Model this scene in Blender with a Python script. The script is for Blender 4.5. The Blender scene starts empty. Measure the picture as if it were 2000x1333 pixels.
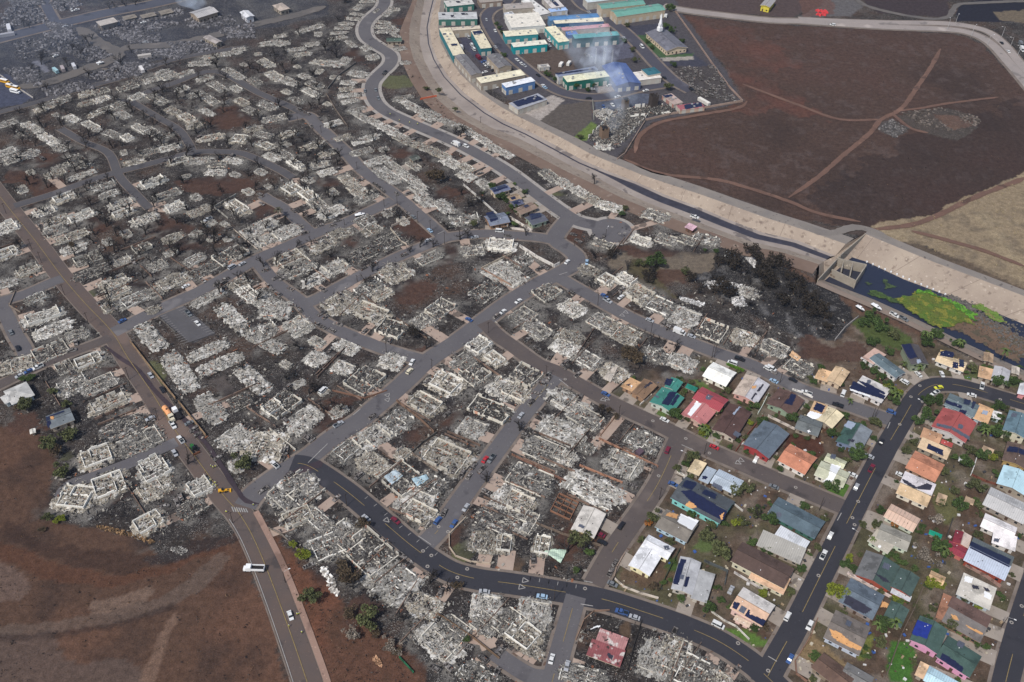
import bpy, bmesh, math, random
import numpy as np
from mathutils import Matrix, Vector, noise as mn
R = random.Random(7)
rad = math.radians
S = bpy.context.scene
col = S.collection

# ------------------------------------------------------------------ camera
FPX, TILT, ROLL, HC = 1900.0, 42.0, 2.0, 350.0
CM = Matrix.Translation((0, 0, HC)) @ Matrix.Rotation(rad(90 - TILT), 4, 'X') @ Matrix.Rotation(rad(ROLL), 4, 'Z')
cd = bpy.data.cameras.new('camera'); cam = bpy.data.objects.new('camera', cd); col.objects.link(cam)
cam.matrix_world = CM
cd.sensor_width = 36; cd.lens = 36 * FPX / 2000; cd.clip_start = 1; cd.clip_end = 9000
S.camera = cam
# ------------------------------------------------------------------ sky, sun, exposure
w = bpy.data.worlds.new('World'); S.world = w; w.use_nodes = True
nt = w.node_tree; bg = nt.nodes['Background']
sk = nt.nodes.new('ShaderNodeTexSky'); sk.sky_type = 'NISHITA'; sk.sun_disc = False
SUN_EL, SUN_AZ = 52.0, 215.0      # azimuth clockwise from +Y
sk.sun_elevation = rad(SUN_EL); sk.sun_rotation = rad(SUN_AZ); sk.dust_density = 2.0
nt.links.new(sk.outputs[0], bg.inputs[0]); bg.inputs[1].default_value = 0.085
sd = bpy.data.lights.new('sun', 'SUN'); sd.energy = 2.5; sd.angle = rad(3); sd.color = (1, .96, .9)
so = bpy.data.objects.new('sun', sd); col.objects.link(so)
dv = Vector((math.sin(rad(SUN_AZ)) * math.cos(rad(SUN_EL)), math.cos(rad(SUN_AZ)) * math.cos(rad(SUN_EL)), math.sin(rad(SUN_EL))))
so.rotation_euler = dv.to_track_quat('Z', 'Y').to_euler()
S.view_settings.view_transform = 'Standard'; S.view_settings.look = 'None'
S.view_settings.exposure = 0.45; S.view_settings.gamma = 1

# ------------------------------------------------------------------ photo pixel -> point of the place
TILES = dict(A=(1000, 667, 4), B=(1500, 667, 4), C=(1000, 1000, 4), D=(1500, 1000, 4), E=(0, 667, 4), F=(1000, 333, 3.992),
             G=(500, 333, 3.992), H=(1000, 0, 4), I=(500, 0, 4), J=(0, 0, 4), K=(500, 667, 4), L=(500, 1000, 4),
             M=(0, 1000, 4), N=(0, 333, 3.992), O=(1500, 333, 3.992), P=(1500, 0, 4), X=(0, 0, 1))
def px(t, x, y):
    a, b, s = TILES[t]; return (a + x / s, b + y / s)
R3 = CM.to_3x3()
def at(p, z=0.0):
    d = R3 @ Vector(((p[0] - 1000) / FPX, -(p[1] - 666.5) / FPX, -1))
    k = (z - HC) / d.z
    return Vector((d.x * k, d.y * k, z))
def T(t, *pts, z=0.0):
    return [at(px(t, x, y), z) for x, y in pts]
CMI = CM.inverted()
def topx(v):
    q = CMI @ Vector(v); return (1000 + FPX * q.x / -q.z, 666.5 - FPX * q.y / -q.z)

# ------------------------------------------------------------------ object helpers
def tag(o, label=None, cat=None, group=None, kind=None):
    if label: o['label'] = label
    if cat: o['category'] = cat
    if group: o['group'] = group
    if kind: o['kind'] = kind
    return o
def link(o, parent=None):
    col.objects.link(o)
    if parent is not None: o.parent = parent
    return o
def empty(name, loc=(0, 0, 0), rz=0):
    o = bpy.data.objects.new(name, None); o.location = loc; o.rotation_euler = (0, 0, rz); return link(o)
def copy_tree(o, parent=None):
    c = o.copy(); col.objects.link(c); c.parent = parent
    for ch in list(o.children): copy_tree(ch, c)
    return c
class MB:
    def __init__(s): s.v = []; s.f = []; s.m = []
    def add(s, vs, fs, mi=0):
        n = len(s.v); s.v += [tuple(v) for v in vs]; s.f += [tuple(i + n for i in f) for f in fs]; s.m += [mi] * len(fs)
    def box(s, c, d, rz=0, mi=0, top=1.0, rx=0, ry=0):
        x, y, z = d[0] / 2, d[1] / 2, d[2] / 2
        vs = [Vector((sx * x * (top if sz > 0 else 1), sy * y * (top if sz > 0 else 1), sz * z)) for sz in (-1, 1) for sx, sy in ((-1, -1), (1, -1), (1, 1), (-1, 1))]
        if rz or rx or ry:
            M = Matrix.Rotation(rz, 3, 'Z') @ Matrix.Rotation(ry, 3, 'Y') @ Matrix.Rotation(rx, 3, 'X')
            vs = [M @ v for v in vs]
        c = Vector(c); s.add([v + c for v in vs], [(3, 2, 1, 0), (4, 5, 6, 7), (0, 1, 5, 4), (1, 2, 6, 5), (2, 3, 7, 6), (3, 0, 4, 7)], mi)
    def prism(s, poly, z0, z1, mi=0):
        n = len(poly); vs = [(p[0], p[1], z0) for p in poly] + [(p[0], p[1], z1) for p in poly]
        s.add(vs, [tuple(reversed(range(n))), tuple(range(n, 2 * n))] + [(i, (i + 1) % n, n + (i + 1) % n, n + i) for i in range(n)], mi)
    def tube(s, a, b, r0, r1, n=5, mi=0):
        a, b = Vector(a), Vector(b); d = (b - a)
        if d.length < 1e-4: return
        q = d.to_track_quat('Z', 'Y'); vs = []
        for c, r in ((a, r0), (b, r1)):
            for i in range(n):
                t = 2 * math.pi * i / n; vs.append(c + q @ Vector((math.cos(t) * r, math.sin(t) * r, 0)))
        s.add(vs, [(i, (i + 1) % n, n + (i + 1) % n, n + i) for i in range(n)] + [tuple(range(n, 2 * n)), tuple(reversed(range(n)))], mi)
    def mesh(s, name, mats):
        me = bpy.data.meshes.new(name); me.from_pydata(s.v, [], s.f)
        for m in (mats if isinstance(mats, (list, tuple)) else [mats]): me.materials.append(m)
        if any(s.m): me.polygons.foreach_set('material_index', s.m)
        me.update(); return me
    def build(s, name, mats, parent=None):
        o = bpy.data.objects.new(name, s.mesh(name, mats)); return link(o, parent)
def wall_line(mb, a, b, h, t=.25, z0=0, mi=0, ext=0):
    a, b = Vector((a[0], a[1])), Vector((b[0], b[1])); d = b - a; L = d.length
    if L < .05: return
    mb.box(((a.x + b.x) / 2, (a.y + b.y) / 2, z0 + h / 2), (L + ext, t, h), math.atan2(d.y, d.x), mi)

# ------------------------------------------------------------------ materials
def lin(c):
    f = lambda u: u / 12.92 if u <= .04045 else ((u + .055) / 1.055) ** 2.4
    return tuple(f(u / 255) for u in c)
_mc = {}
def mat(name, c, rough=.9, var=.25, scale=.5, c2=None, speck=None, metal=0, wave=None, perobj=0, bump=0, soft=.03):
    """base colour c (linear) varied by noise; c2 second colour; speck (colour, amount, scale); wave = metres per seam"""
    key = (name, tuple(c))
    if key in _mc: return _mc[key]
    m = bpy.data.materials.new(name); m.use_nodes = True; n = m.node_tree.nodes; l = m.node_tree.links
    b = n['Principled BSDF']; b.inputs['Roughness'].default_value = rough; b.inputs['Metallic'].default_value = metal
    b.inputs['Specular IOR Level'].default_value = .25
    tc = n.new('ShaderNodeTexCoord'); src = tc.outputs['Object']
    nz = n.new('ShaderNodeTexNoise'); nz.inputs['Scale'].default_value = scale; nz.inputs['Detail'].default_value = 6; nz.inputs['Roughness'].default_value = .65
    if perobj:
        oi = n.new('ShaderNodeObjectInfo'); ml = n.new('ShaderNodeMath'); ml.operation = 'MULTIPLY'; ml.inputs[1].default_value = 57
        l.new(oi.outputs['Random'], ml.inputs[0]); va = n.new('ShaderNodeVectorMath'); va.operation = 'ADD'
        l.new(src, va.inputs[0]); l.new(ml.outputs[0], va.inputs[1]); src = va.outputs[0]
    l.new(src, nz.inputs['Vector'])
    cr = n.new('ShaderNodeValToRGB'); e = cr.color_ramp.elements
    e[0].position = .3; e[1].position = .7
    a = tuple(max(0, x * (1 - var)) for x in c); d = c2 if c2 else tuple(min(1, x * (1 + var)) for x in c)
    e[0].color = (*(a if not c2 else c), 1); e[1].color = (*d, 1)
    l.new(nz.outputs[0], cr.inputs[0]); out = cr.outputs[0]
    def mix(fac, c_out, colr, blend='MIX'):
        mx = n.new('ShaderNodeMix'); mx.data_type = 'RGBA'; mx.blend_type = blend
        if hasattr(fac, 'links') or not isinstance(fac, float): l.new(fac, mx.inputs[0])
        else: mx.inputs[0].default_value = fac
        l.new(c_out, mx.inputs[6])
        if isinstance(colr, tuple): mx.inputs[7].default_value = (*colr, 1)
        else: l.new(colr, mx.inputs[7])
        return mx.outputs[2]
    if speck:
        for i, (sc_col, amt, ssc) in enumerate(speck if isinstance(speck, list) else [speck]):
            v = n.new('ShaderNodeTexNoise'); v.inputs['Scale'].default_value = ssc; v.inputs['Detail'].default_value = 3
            va2 = n.new('ShaderNodeVectorMath'); va2.operation = 'ADD'; va2.inputs[1].default_value = (13.7 * i, 5.1, 3.3 * i)
            l.new(src, va2.inputs[0]); l.new(va2.outputs[0], v.inputs['Vector'])
            r2 = n.new('ShaderNodeMapRange'); r2.inputs['From Min'].default_value = .5 + (.5 - amt) * .5; r2.inputs['From Max'].default_value = .5 + soft + (.5 - amt) * .5
            l.new(v.outputs[0], r2.inputs['Value']); out = mix(r2.outputs[0], out, sc_col)
    if wave:
        wv = n.new('ShaderNodeTexWave'); wv.wave_type = 'BANDS'; wv.bands_direction = 'X'; wv.inputs['Scale'].default_value = .314 / wave
        l.new(tc.outputs['Object'], wv.inputs['Vector'])
        r3 = n.new('ShaderNodeMapRange'); r3.inputs['From Min'].default_value = 0; r3.inputs['From Max'].default_value = .15
        r3.inputs['To Min'].default_value = .28; r3.inputs['To Max'].default_value = 0
        l.new(wv.outputs[0], r3.inputs['Value']); out = mix(r3.outputs[0], out, (.02, .02, .02))
    if perobj:
        hs = n.new('ShaderNodeHueSaturation'); mr = n.new('ShaderNodeMapRange'); mr.inputs['To Min'].default_value = 1 - perobj; mr.inputs['To Max'].default_value = 1 + perobj
        l.new(oi.outputs['Random'], mr.inputs['Value']); l.new(mr.outputs[0], hs.inputs['Value']); l.new(out, hs.inputs['Color']); out = hs.outputs[0]
    l.new(out, b.inputs['Base Color'])
    if bump:
        bp = n.new('ShaderNodeBump'); bp.inputs['Strength'].default_value = bump; bp.inputs['Distance'].default_value = .3
        l.new(nz.outputs[0], bp.inputs['Height']); l.new(bp.outputs[0], b.inputs['Normal'])
    _mc[key] = m; return m
def roofmat(rgb, kind='shingle'):
    c = lin(rgb); nm = 'roof_%d_%d_%d' % tuple(rgb)
    if kind == 'metal': return mat(nm, c, .5, .12, .2, wave=.9, speck=[(tuple(x * .72 for x in c), .34, .15), (tuple(x * .6 + .02 for x in c), .22, .9)], soft=.09)
    if kind == 'stripe': return mat(nm, c, .6, .08, .25, wave=1.6, speck=(tuple(x * .7 for x in c), .2, .4))
    if kind == 'burnt': return mat(nm + 'b', c, .8, .25, .3, wave=.9, speck=[(lin((196, 186, 180)), .36, .35), (lin((60, 50, 48)), .32, .5)], soft=.08)
    return mat(nm, c, .92, .2, .3, speck=[(tuple(x * .66 for x in c), .34, .18), (tuple(min(1, x * 1.25) for x in c), .3, .12), (tuple(min(1, x * 1.35) for x in c), .26, 1.3), (tuple(x * .6 for x in c), .2, 2.2)], soft=.08)
def wallmat(rgb):
    return mat('wall_%d_%d_%d' % tuple(rgb), lin(rgb), .85, .12, .4, speck=(tuple(x * .6 for x in lin(rgb)), .16, .5))
M_glass = mat('window_glass', (.02, .025, .03), .2, .2, 1)
M_solar = mat('solar_cells', lin((34, 39, 66)), .3, .2, .6, wave=1.05)
M_solarg = mat('grey_collector', lin((88, 92, 104)), .35, .15, .8, wave=1.0)
M_conc = mat('concrete', lin((160, 146, 134)), .9, .14, .18, speck=[(lin((120, 106, 96)), .25, .1), (lin((182, 168, 156)), .2, .35)])
M_wood = mat('plywood', lin((200, 150, 100)), .8, .15, .5, speck=(lin((160, 110, 70)), .2, .8))
M_char = mat('charred_wood', (.018, .016, .016), .95, .4, 1.5)
M_charbark = mat('charred_bark', (.03, .026, .024), .95, .4, 1.2, perobj=.4)
M_pole = mat('pole_wood', (.045, .035, .03), .9, .3, 1)
M_white = mat('white_paint', (.8, .8, .8), .5, .06, .4)
M_yel = mat('yellow_line_paint', lin((136, 118, 78)), .8, .3, 1.1)
M_whl = mat('white_line_paint', lin((150, 147, 144)), .8, .25, 1.1)
M_rubber = mat('rubber', (.02, .02, .02), .9, .2, 1)
WHITE, CREAM, GREYA, CHAR = lin((196, 193, 187)), lin((176, 168, 153)), lin((116, 112, 107)), lin((42, 40, 40))
def ashmat(name, base, wh, dk, sc=.55):
    b = lin(base)
    return mat(name, b, 1, .45, 1.4, speck=[(tuple(x * .5 for x in b), .42, .16), (GREYA, .36, .5), (WHITE, wh, .30), (CHAR, dk, .42), (WHITE, wh * .95, 1.5), (lin((44, 42, 42)), dk * .95, 1.9), (CREAM, .30, .9), (WHITE, wh * .8, 3.5)], perobj=.26, soft=.10)
ASH = [ashmat('ash_white', (140, 136, 128), .45, .33), ashmat('ash_cream', (134, 126, 112), .38, .36), ashmat('ash_grey', (104, 101, 96), .33, .38), ashmat('ash_dark', (74, 71, 68), .24, .42)]
M_rwall = mat('scorched_plaster', lin((200, 194, 181)), .95, .14, .6, speck=[(lin((120, 108, 96)), .2, .7), (lin((196, 150, 126)), .22, .25)], perobj=.24)
M_rwallw = mat('scorched_white_plaster', lin((226, 222, 212)), .95, .10, .6, speck=[(lin((120, 112, 104)), .2, .7)], perobj=.18)
M_debl = mat('pale_debris', lin((156, 150, 140)), .95, .3, 1.2, perobj=.1)
M_debd = mat('dark_debris', lin((52, 50, 50)), .95, .4, 1.2)
M_debr = mat('rusty_debris', lin((132, 88, 66)), .95, .35, 1.2)
DEB = [M_debl, M_debd, M_debr, mat('grey_debris', lin((120, 118, 114)), .95, .35, 1.2)]

# ------------------------------------------------------------------ roads (pixel polylines -> ground), name, width, surface, start landmark, side names
ROADS = {}
def road(key, pts, wd, kind, label, start, sides=('town side', 'far side'), t='X', walk=1.4, line=None):
    P = [at(px(t, *p)) for p in pts]
    # smooth (catmull-rom)
    Q = []
    ext = [P[0] * 2 - P[1]] + P + [P[-1] * 2 - P[-2]]
    for i in range(1, len(ext) - 2):
        for k in range(5):
            u = k / 5; a, b, c, d = ext[i - 1:i + 3]
            Q.append(.5 * ((2 * b) + (c - a) * u + (2 * a - 5 * b + 4 * c - d) * u * u + (3 * b - a - 3 * c + d) * u ** 3))
    Q.append(P[-1])
    ROADS[key] = dict(P=Q, w=wd, kind=kind, label=label, start=start, sides=sides, walk=walk, line=line)
road('hwy', [(-60, 305), (0, 385), (40, 435), (72, 475), (118, 537), (165, 592), (218, 648), (250, 700), (295, 765), (340, 838), (392, 908), (436, 968), (468, 1005), (500, 1062), (545, 1175), (600, 1333), (635, 1450)], 11, 'hwy', 'highway', 'photo top', ('field side', 'town side'), walk=.5, line='y')
road('cross', [(222, 650), (300, 610), (376, 576), (430, 548), (500, 508), (563, 481), (625, 453), (670, 438), (713, 418), (768, 392)], 8.5, 'grey', 'parking lot street', 'the highway', ('church side', 'apartment side'))
road('mid', [(560, 232), (600, 226), (625, 250), (675, 297), (708, 333), (768, 378), (813, 416), (855, 453), (872, 470)], 8.5, 'grey', 'diagonal street', 'the fence', ('highway side', 'channel side'))
road('curve', [(1083, 470), (1050, 464), (1000, 460), (963, 457), (926, 458), (876, 464), (850, 473), (788, 498), (750, 516), (700, 541), (650, 568), (607, 590), (580, 590)], 8, 'grey', 'roundabout link street', 'the roundabout', ('hill side', 'town side'))
road('loop', [(500, 508), (538, 553), (583, 586), (608, 614), (650, 641), (700, 663), (750, 682), (788, 694), (830, 705)], 8, 'grey', 'inner burned street', 'the crossing', ('highway side', 'hill side'))
road('main', [(478, 990), (500, 962), (550, 925), (600, 895), (650, 856), (700, 824), (725, 803), (770, 765), (800, 738), (837, 704), (900, 662), (945, 627), (998, 588), (1050, 556), (1095, 533), (1120, 518), (1126, 503), (1110, 487), (1090, 474), (1086, 460), (1112, 426)], 10.5, 'grey', 'main connector', 'the highway', ('top side', 'bottom side'))
road('wind', [(742, -60), (747, -20), (750, 10), (722, 37), (712, 55), (717, 75), (740, 92), (762, 107), (762, 125), (740, 147), (726, 167), (731, 195), (752, 217), (800, 240), (875, 272), (925, 297), (987, 333), (1050, 380), (1100, 416), (1130, 433), (1163, 441), (1195, 451)], 10, 'grey', 'winding street', 'the photo top', ('town side', 'channel side'), walk=2.6)
road('upper', [(1088, 541), (1140, 571), (1188, 598), (1225, 618), (1275, 641), (1333, 664), (1400, 690), (1475, 717), (1562, 760), (1625, 781), (1687, 803), (1740, 822)], 8.5, 'grey', 'upper cross street', 'the main connector', ('channel side', 'lower side'))
road('lower', [(945, 630), (974, 658), (1000, 676), (1050, 712), (1087, 727), (1175, 777), (1225, 802), (1275, 825), (1325, 850), (1375, 875), (1425, 897), (1500, 930), (1550, 951), (1625, 982), (1668, 1000)], 9, 'brown', 'lower cross street', 'the main connector', ('channel side', 'lower side'))
road('short', [(1085, 735), (1050, 777), (1025, 807), (1000, 840), (962, 892), (925, 942), (887, 995), (862, 1030), (828, 1066)], 9, 'grey', 'short burned street', 'cross street', ('left side', 'right side'), line='y')
road('stub', [(1326, 856), (1287, 942), (1250, 1000), (1225, 1035), (1195, 1080), (1160, 1142)], 9, 'brown', 'brown side street', 'cross street', ('ruin side', 'house side'), line='y')
road('dark', [(570, 905), (600, 910), (637, 932), (675, 959), (712, 989), (762, 1032), (805, 1068), (850, 1100), (887, 1120), (937, 1133), (1000, 1141), (1087, 1155), (1175, 1171), (1250, 1194), (1325, 1220), (1400, 1252), (1462, 1292), (1500, 1325), (1560, 1385)], 10.5, 'dark', 'dark asphalt curve', 'the main connector', ('upper side', 'lower side'), line='y')
road('south', [(1125, 1165), (1108, 1225), (1094, 1275), (1075, 1345), (1060, 1400)], 8.5, 'grey', 'bottom side street', 'dark curve', ('left side', 'right side'), line='y')
road('southb', [(1080, 1325), (1040, 1322), (1000, 1300), (965, 1275)], 7, 'grey', 'bottom dead end', 'side street')
road('east', [(1490, 1340), (1515, 1292), (1552, 1226), (1590, 1150), (1631, 1068), (1659, 1012), (1694, 944), (1732, 873), (1763, 820), (1783, 786), (1800, 766), (1825, 753), (1860, 752), (1900, 760), (1950, 775), (2010, 793), (2090, 820)], 10, 'dark', 'dark asphalt avenue', 'the junction', ('left side', 'right side'), line='y')
road('east2', [(1956, 1380), (1964, 1332), (1988, 1240), (2016, 1150), (2050, 1050)], 10, 'dark', 'far dark avenue', 'the photo bottom', line='y')
road('wa', [(-30, 600), (0, 590), (50, 575), (100, 553), (122, 545)], 7.5, 'grey', 'upper left lane', 'the photo edge')
road('wb', [(-4, 590), (12, 616), (30, 654), (48, 685), (56, 720)], 7.5, 'grey', 'left edge lane', 'upper lane')
road('wc', [(-20, 762), (62, 722), (120, 697), (187, 672), (215, 660)], 6, 'brown', 'lower left lane', 'the photo edge')
road('ws', [(118, 972), (135, 950), (175, 935), (250, 907), (300, 884), (345, 864)], 6.5, 'grey', 'burned farm lane', 'the dirt field', walk=0)
road('u', [(28, 403), (100, 381), (163, 358), (225, 338), (295, 320), (375, 299), (425, 297), (470, 300), (505, 313), (545, 332), (572, 348)], 6, 'greyd', 'long left street', 'the highway', walk=.5)
road('z', [(512, 382), (528, 392), (550, 404), (575, 426), (608, 455)], 7, 'grey', 'palm corner street', 'the palm', walk=.8)
road('v', [(118, 252), (162, 277), (212, 300), (233, 345), (263, 378), (292, 408)], 5.5, 'greyd', 'burned left lane', 'the orchard', walk=.5)
road('w2', [(250, 192), (262, 202), (312, 232), (350, 255), (372, 287), (375, 300)], 5.5, 'greyd', 'burned middle lane', 'the scrapyard', walk=.5)
road('x', [(-20, 226), (0, 220), (75, 200), (155, 175), (240, 152), (330, 120), (400, 105), (480, 92)], 5.5, 'greyd', 'scrapyard edge lane', 'the photo edge', walk=.5)
road('y', [(240, 200), (300, 176), (335, 165), (420, 140), (505, 182), (560, 206), (600, 226)], 6, 'greyd', 'upper burned lane', 'the scrapyard', walk=.5)
road('d1', [(30, 172), (100, 160), (170, 135), (230, 108), (190, 82), (150, 52)], 11, 'dust', 'dusty yard track', 'the photo edge', walk=0)
road('d2', [(225, 103), (260, 92), (330, 88), (420, 70), (500, 48), (560, 35), (640, 12)], 10, 'dust', 'dusty scrapyard road', 'the yard', walk=0)
road('top', [(-40, 88), (0, 76), (125, 45), (212, 25), (300, 8), (420, -20)], 14, 'blue', 'top left avenue', 'the photo edge', walk=2)
road('top2', [(84, -10), (92, 15), (110, 48)], 8, 'blue', 'top left side street', 'the photo top', walk=2)
road('ind', [(1000, -8), (985, 8), (960, 20), (950, 35), (957, 55), (975, 85), (995, 107), (1037, 142), (1075, 170), (1112, 185), (1160, 191), (1200, 186), (1240, 175), (1300, 165)], 9, 'dark2', 'warehouse street', 'the photo top', walk=2)
road('ind2', [(1125, -5), (1140, 12), (1162, 24), (1212, 56), (1250, 92), (1287, 132), (1318, 160), (1350, 178)], 10, 'dark2', 'church street', 'the photo top', walk=2)
road('byp', [(1295, 12), (1320, 18), (1375, 26), (1500, 40), (1560, 42), (1640, 48), (1725, 53), (1850, 58), (1900, 67), (1937, 87), (1972, 125), (2002, 160), (2050, 220)], 9, 'pale', 'bypass highway', 'the halls', walk=2.5)
road('byp2', [(1560, 38), (1640, 42), (1740, 45), (1850, 47), (1920, 59), (1958, 84), (1995, 128), (2060, 200)], 8, 'pale', 'second carriageway', 'the halls', walk=1.5)
road('byp3', [(1660, -10), (1700, 15), (1800, 36), (1850, 34), (1868, 12), (1900, 7), (2020, 2)], 5, 'dust', 'bypass service track', 'the photo top', walk=0)
for k, p, wd in (('t1', [(1540, 387), (1600, 345), (1640, 310), (1700, 260), (1720, 235), (1760, 213), (1792, 170), (1822, 125), (1838, 94)], 3.4),
                 ('t2', [(1450, 165), (1500, 184), (1560, 206), (1640, 234), (1722, 234)], 3), ('t3', [(1745, 218), (1800, 212), (1850, 203), (1955, 190)], 2.6),
                 ('t4', [(1742, 222), (1765, 242), (1785, 254), (1820, 262)], 3),
                 ('t5', [(1240, 300), (1250, 265), (1290, 240), (1350, 228), (1440, 212), (1462, 195)], 3.2), ('t6', [(1220, 312), (1290, 340), (1400, 352), (1480, 374), (1545, 396), (1600, 418), (1690, 436)], 3.4),
                 ('t7', [(1700, 450), (1780, 440), (1840, 418), (1900, 388), (2010, 345)], 4), ('t8', [(1780, 452), (1850, 470), (1920, 490), (2010, 525)], 3.5),
                 ('t11', [(205, 676), (240, 704), (268, 722), (310, 772), (348, 808), (388, 850), (420, 892), (442, 925), (466, 962), (482, 980), (512, 986)], 2.2), ('t12', [(556, 934), (590, 919), (615, 910), (634, 905)], 4), ('t13', [(1560, 436), (1600, 454), (1635, 454), (1668, 445), (1705, 452), (1745, 474)], 6)):
    road(k, p, wd, {'t9': 'dirt2', 't10': 'dirt2', 't11': 'wet', 't12': 'wet', 't13': 'gravel'}.get(k, 'dirt'), 'dirt track', 'the burnt field', walk=0)
road('path', [(500, 1000), (517, 1032), (550, 1098), (582, 1175), (612, 1255), (641, 1338), (670, 1450)], 2.6, 'pink', 'verge path', 'the junction', walk=0)
RCOL = dict(wet=((56, 48, 54), (64, 54, 58)), gravel=((112, 106, 102), (124, 117, 110)), greyd=((76, 74, 77), (84, 81, 82)), pink=((136, 110, 98), (150, 124, 110)), hwy=((84, 76, 74), (96, 82, 75)), grey=((88, 85, 88), (97, 94, 95)), brown=((80, 73, 72), (90, 81, 77)), dark=((50, 50, 56), (56, 55, 60)), dark2=((66, 66, 76), (78, 76, 84)),
            blue=((70, 72, 82), (80, 81, 90)), dust=((92, 88, 86), (104, 98, 93)), pale=((138, 130, 126), (152, 142, 136)), dirt=((96, 74, 64), (112, 86, 74)), dirt2=((90, 73, 62), (100, 82, 70)))
RM = {k: mat('asphalt_' + k, lin(a), .92, .1, .06, c2=lin(b), speck=[(tuple(x * .74 for x in lin(a)), .26, .07), (tuple(x * 1.25 for x in lin(b)), .24, .045), (tuple(x * 1.3 for x in lin(b)), .2, .9), (tuple(x * .7 for x in lin(a)), .16, .6)], soft=.06) for k, (a, b) in RCOL.items()}
M_walk = mat('pavement', lin((128, 117, 108)), .95, .15, .15, c2=lin((100, 90, 83)), speck=(lin((96, 78, 68)), .22, .3))
M_walkl = mat('pale_pavement', lin((150, 144, 138)), .95, .12, .15, speck=(lin((112, 106, 100)), .25, .25))
def strip(P, half, z, off=0.0, z2=None):
    vs = []; n = len(P)
    for i, p in enumerate(P):
        d = (P[min(i + 1, n - 1)] - P[max(i - 1, 0)]).normalized(); nn = Vector((-d.y, d.x, 0))
        vs += [(p.x + nn.x * (off + half), p.y + nn.y * (off + half), z), (p.x + nn.x * (off - half), p.y + nn.y * (off - half), z)]
    return vs, [(2 * i, 2 * i + 1, 2 * i + 3, 2 * i + 2) for i in range(n - 1)]
for i, (k, r) in enumerate(ROADS.items()):
    m = MB(); PP = r['P']
    if r['kind'] in ('dirt', 'dirt2', 'dust', 'wet', 'gravel'):
        PP = []; 
        for a_, b_ in zip(r['P'][:-1], r['P'][1:]):
            n_ = max(1, int((b_ - a_).length / 2)); PP += [a_.lerp(b_, j_ / n_) for j_ in range(n_)]
    vs, fs = strip(PP, r['w'] / 2, .16 + i * .0035)
    if PP is not r['P']:
        q_ = []
        for j_, v_ in enumerate(vs):
            e_ = j_ // 2 / max(1, len(PP) - 1); tp = min(1, e_ * 12 + .3, (1 - e_) * 12 + .3) * (1 + .35 * mn.noise((v_[0] * .12, v_[1] * .12, 3)) + .25 * mn.noise((v_[0] * .5, v_[1] * .5, 7))); c_ = PP[j_ // 2]
            q_.append((c_.x + (v_[0] - c_.x) * tp, c_.y + (v_[1] - c_.y) * tp, v_[2]))
        vs = q_
    m.add(vs, fs)
    if k == 'wind':
        c = at((1195, 451)); m.add([(c.x + 12.6 * math.cos(a * math.pi / 16), c.y + 12.6 * math.sin(a * math.pi / 16), .158) for a in range(32)], [tuple(range(32))])
    o = m.build('wet_stain' if r['kind'] == 'wet' else 'dirt_track' if k[0] == 't' and k[1:].isdigit() else 'road', RM[r['kind']]); o['kind'] = 'structure'
    if r['walk']:
        m = MB(); vs, fs = strip(r['P'], r['w'] / 2 + r['walk'], .05 + i * .003); m.add(vs, fs)
        if k == 'wind': m.add([(c.x + 15.4 * math.cos(a * math.pi / 16), c.y + 15.4 * math.sin(a * math.pi / 16), .049) for a in range(32)], [tuple(range(32))])
        o = m.build('pavement', M_walkl if k == 'wind' else M_walk); o['kind'] = 'structure'
    if r['line']:
        m = MB()
        if k == 'hwy':
            for off, mi, s0 in ((.0, 0, 0), (-4.9, 1, 60), (4.6, 1, 1000)):
                P = r['P'][s0:]
                if len(P) > 2: vs, fs = strip(P, .14, .36 if mi else .35, off); m.add(vs, fs, mi)
        else:
            P = r['P']
            for j in range(2, len(P) - 4):
                if k in ('short', 'stub', 'south') and 7 < j < len(P) - 8: continue
                if (j // 4) % 3 == 2: continue
                vs, fs = strip(P[j:j + 2], .12, .35); m.add(vs, fs, 0)
        o = m.build('road_markings', [M_yel, M_whl]); o['kind'] = 'structure'
# sampled road table for distance queries
RS = []
for k, r in ROADS.items():
    s = 0
    for i in range(len(r['P']) - 1):
        a, b = r['P'][i], r['P'][i + 1]; L = (b - a).length; n = max(1, int(L / 3))
        for j in range(n):
            q = a.lerp(b, j / n); RS.append((q.x, q.y, (b - a).x / (L + 1e-9), (b - a).y / (L + 1e-9), r['w'] / 2, s + L * j / n, list(ROADS).index(k)))
        s += L
RS = np.array(RS); RK = list(ROADS)
TRACK = np.array([1.0 if RK[int(i)][0] == 't' and RK[int(i)][1:].isdigit() else 0.0 for i in RS[:, 6]])
def near_road(x, y, streets=True):
    d = np.hypot(RS[:, 0] - x, RS[:, 1] - y) + (TRACK * 1e4 if streets else 0)
    i = int(np.argmin(d)); q = RS[i]
    side = 1 if (q[2] * (y - q[1]) - q[3] * (x - q[0])) > 0 else 0
    return d[i], q, side

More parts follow.
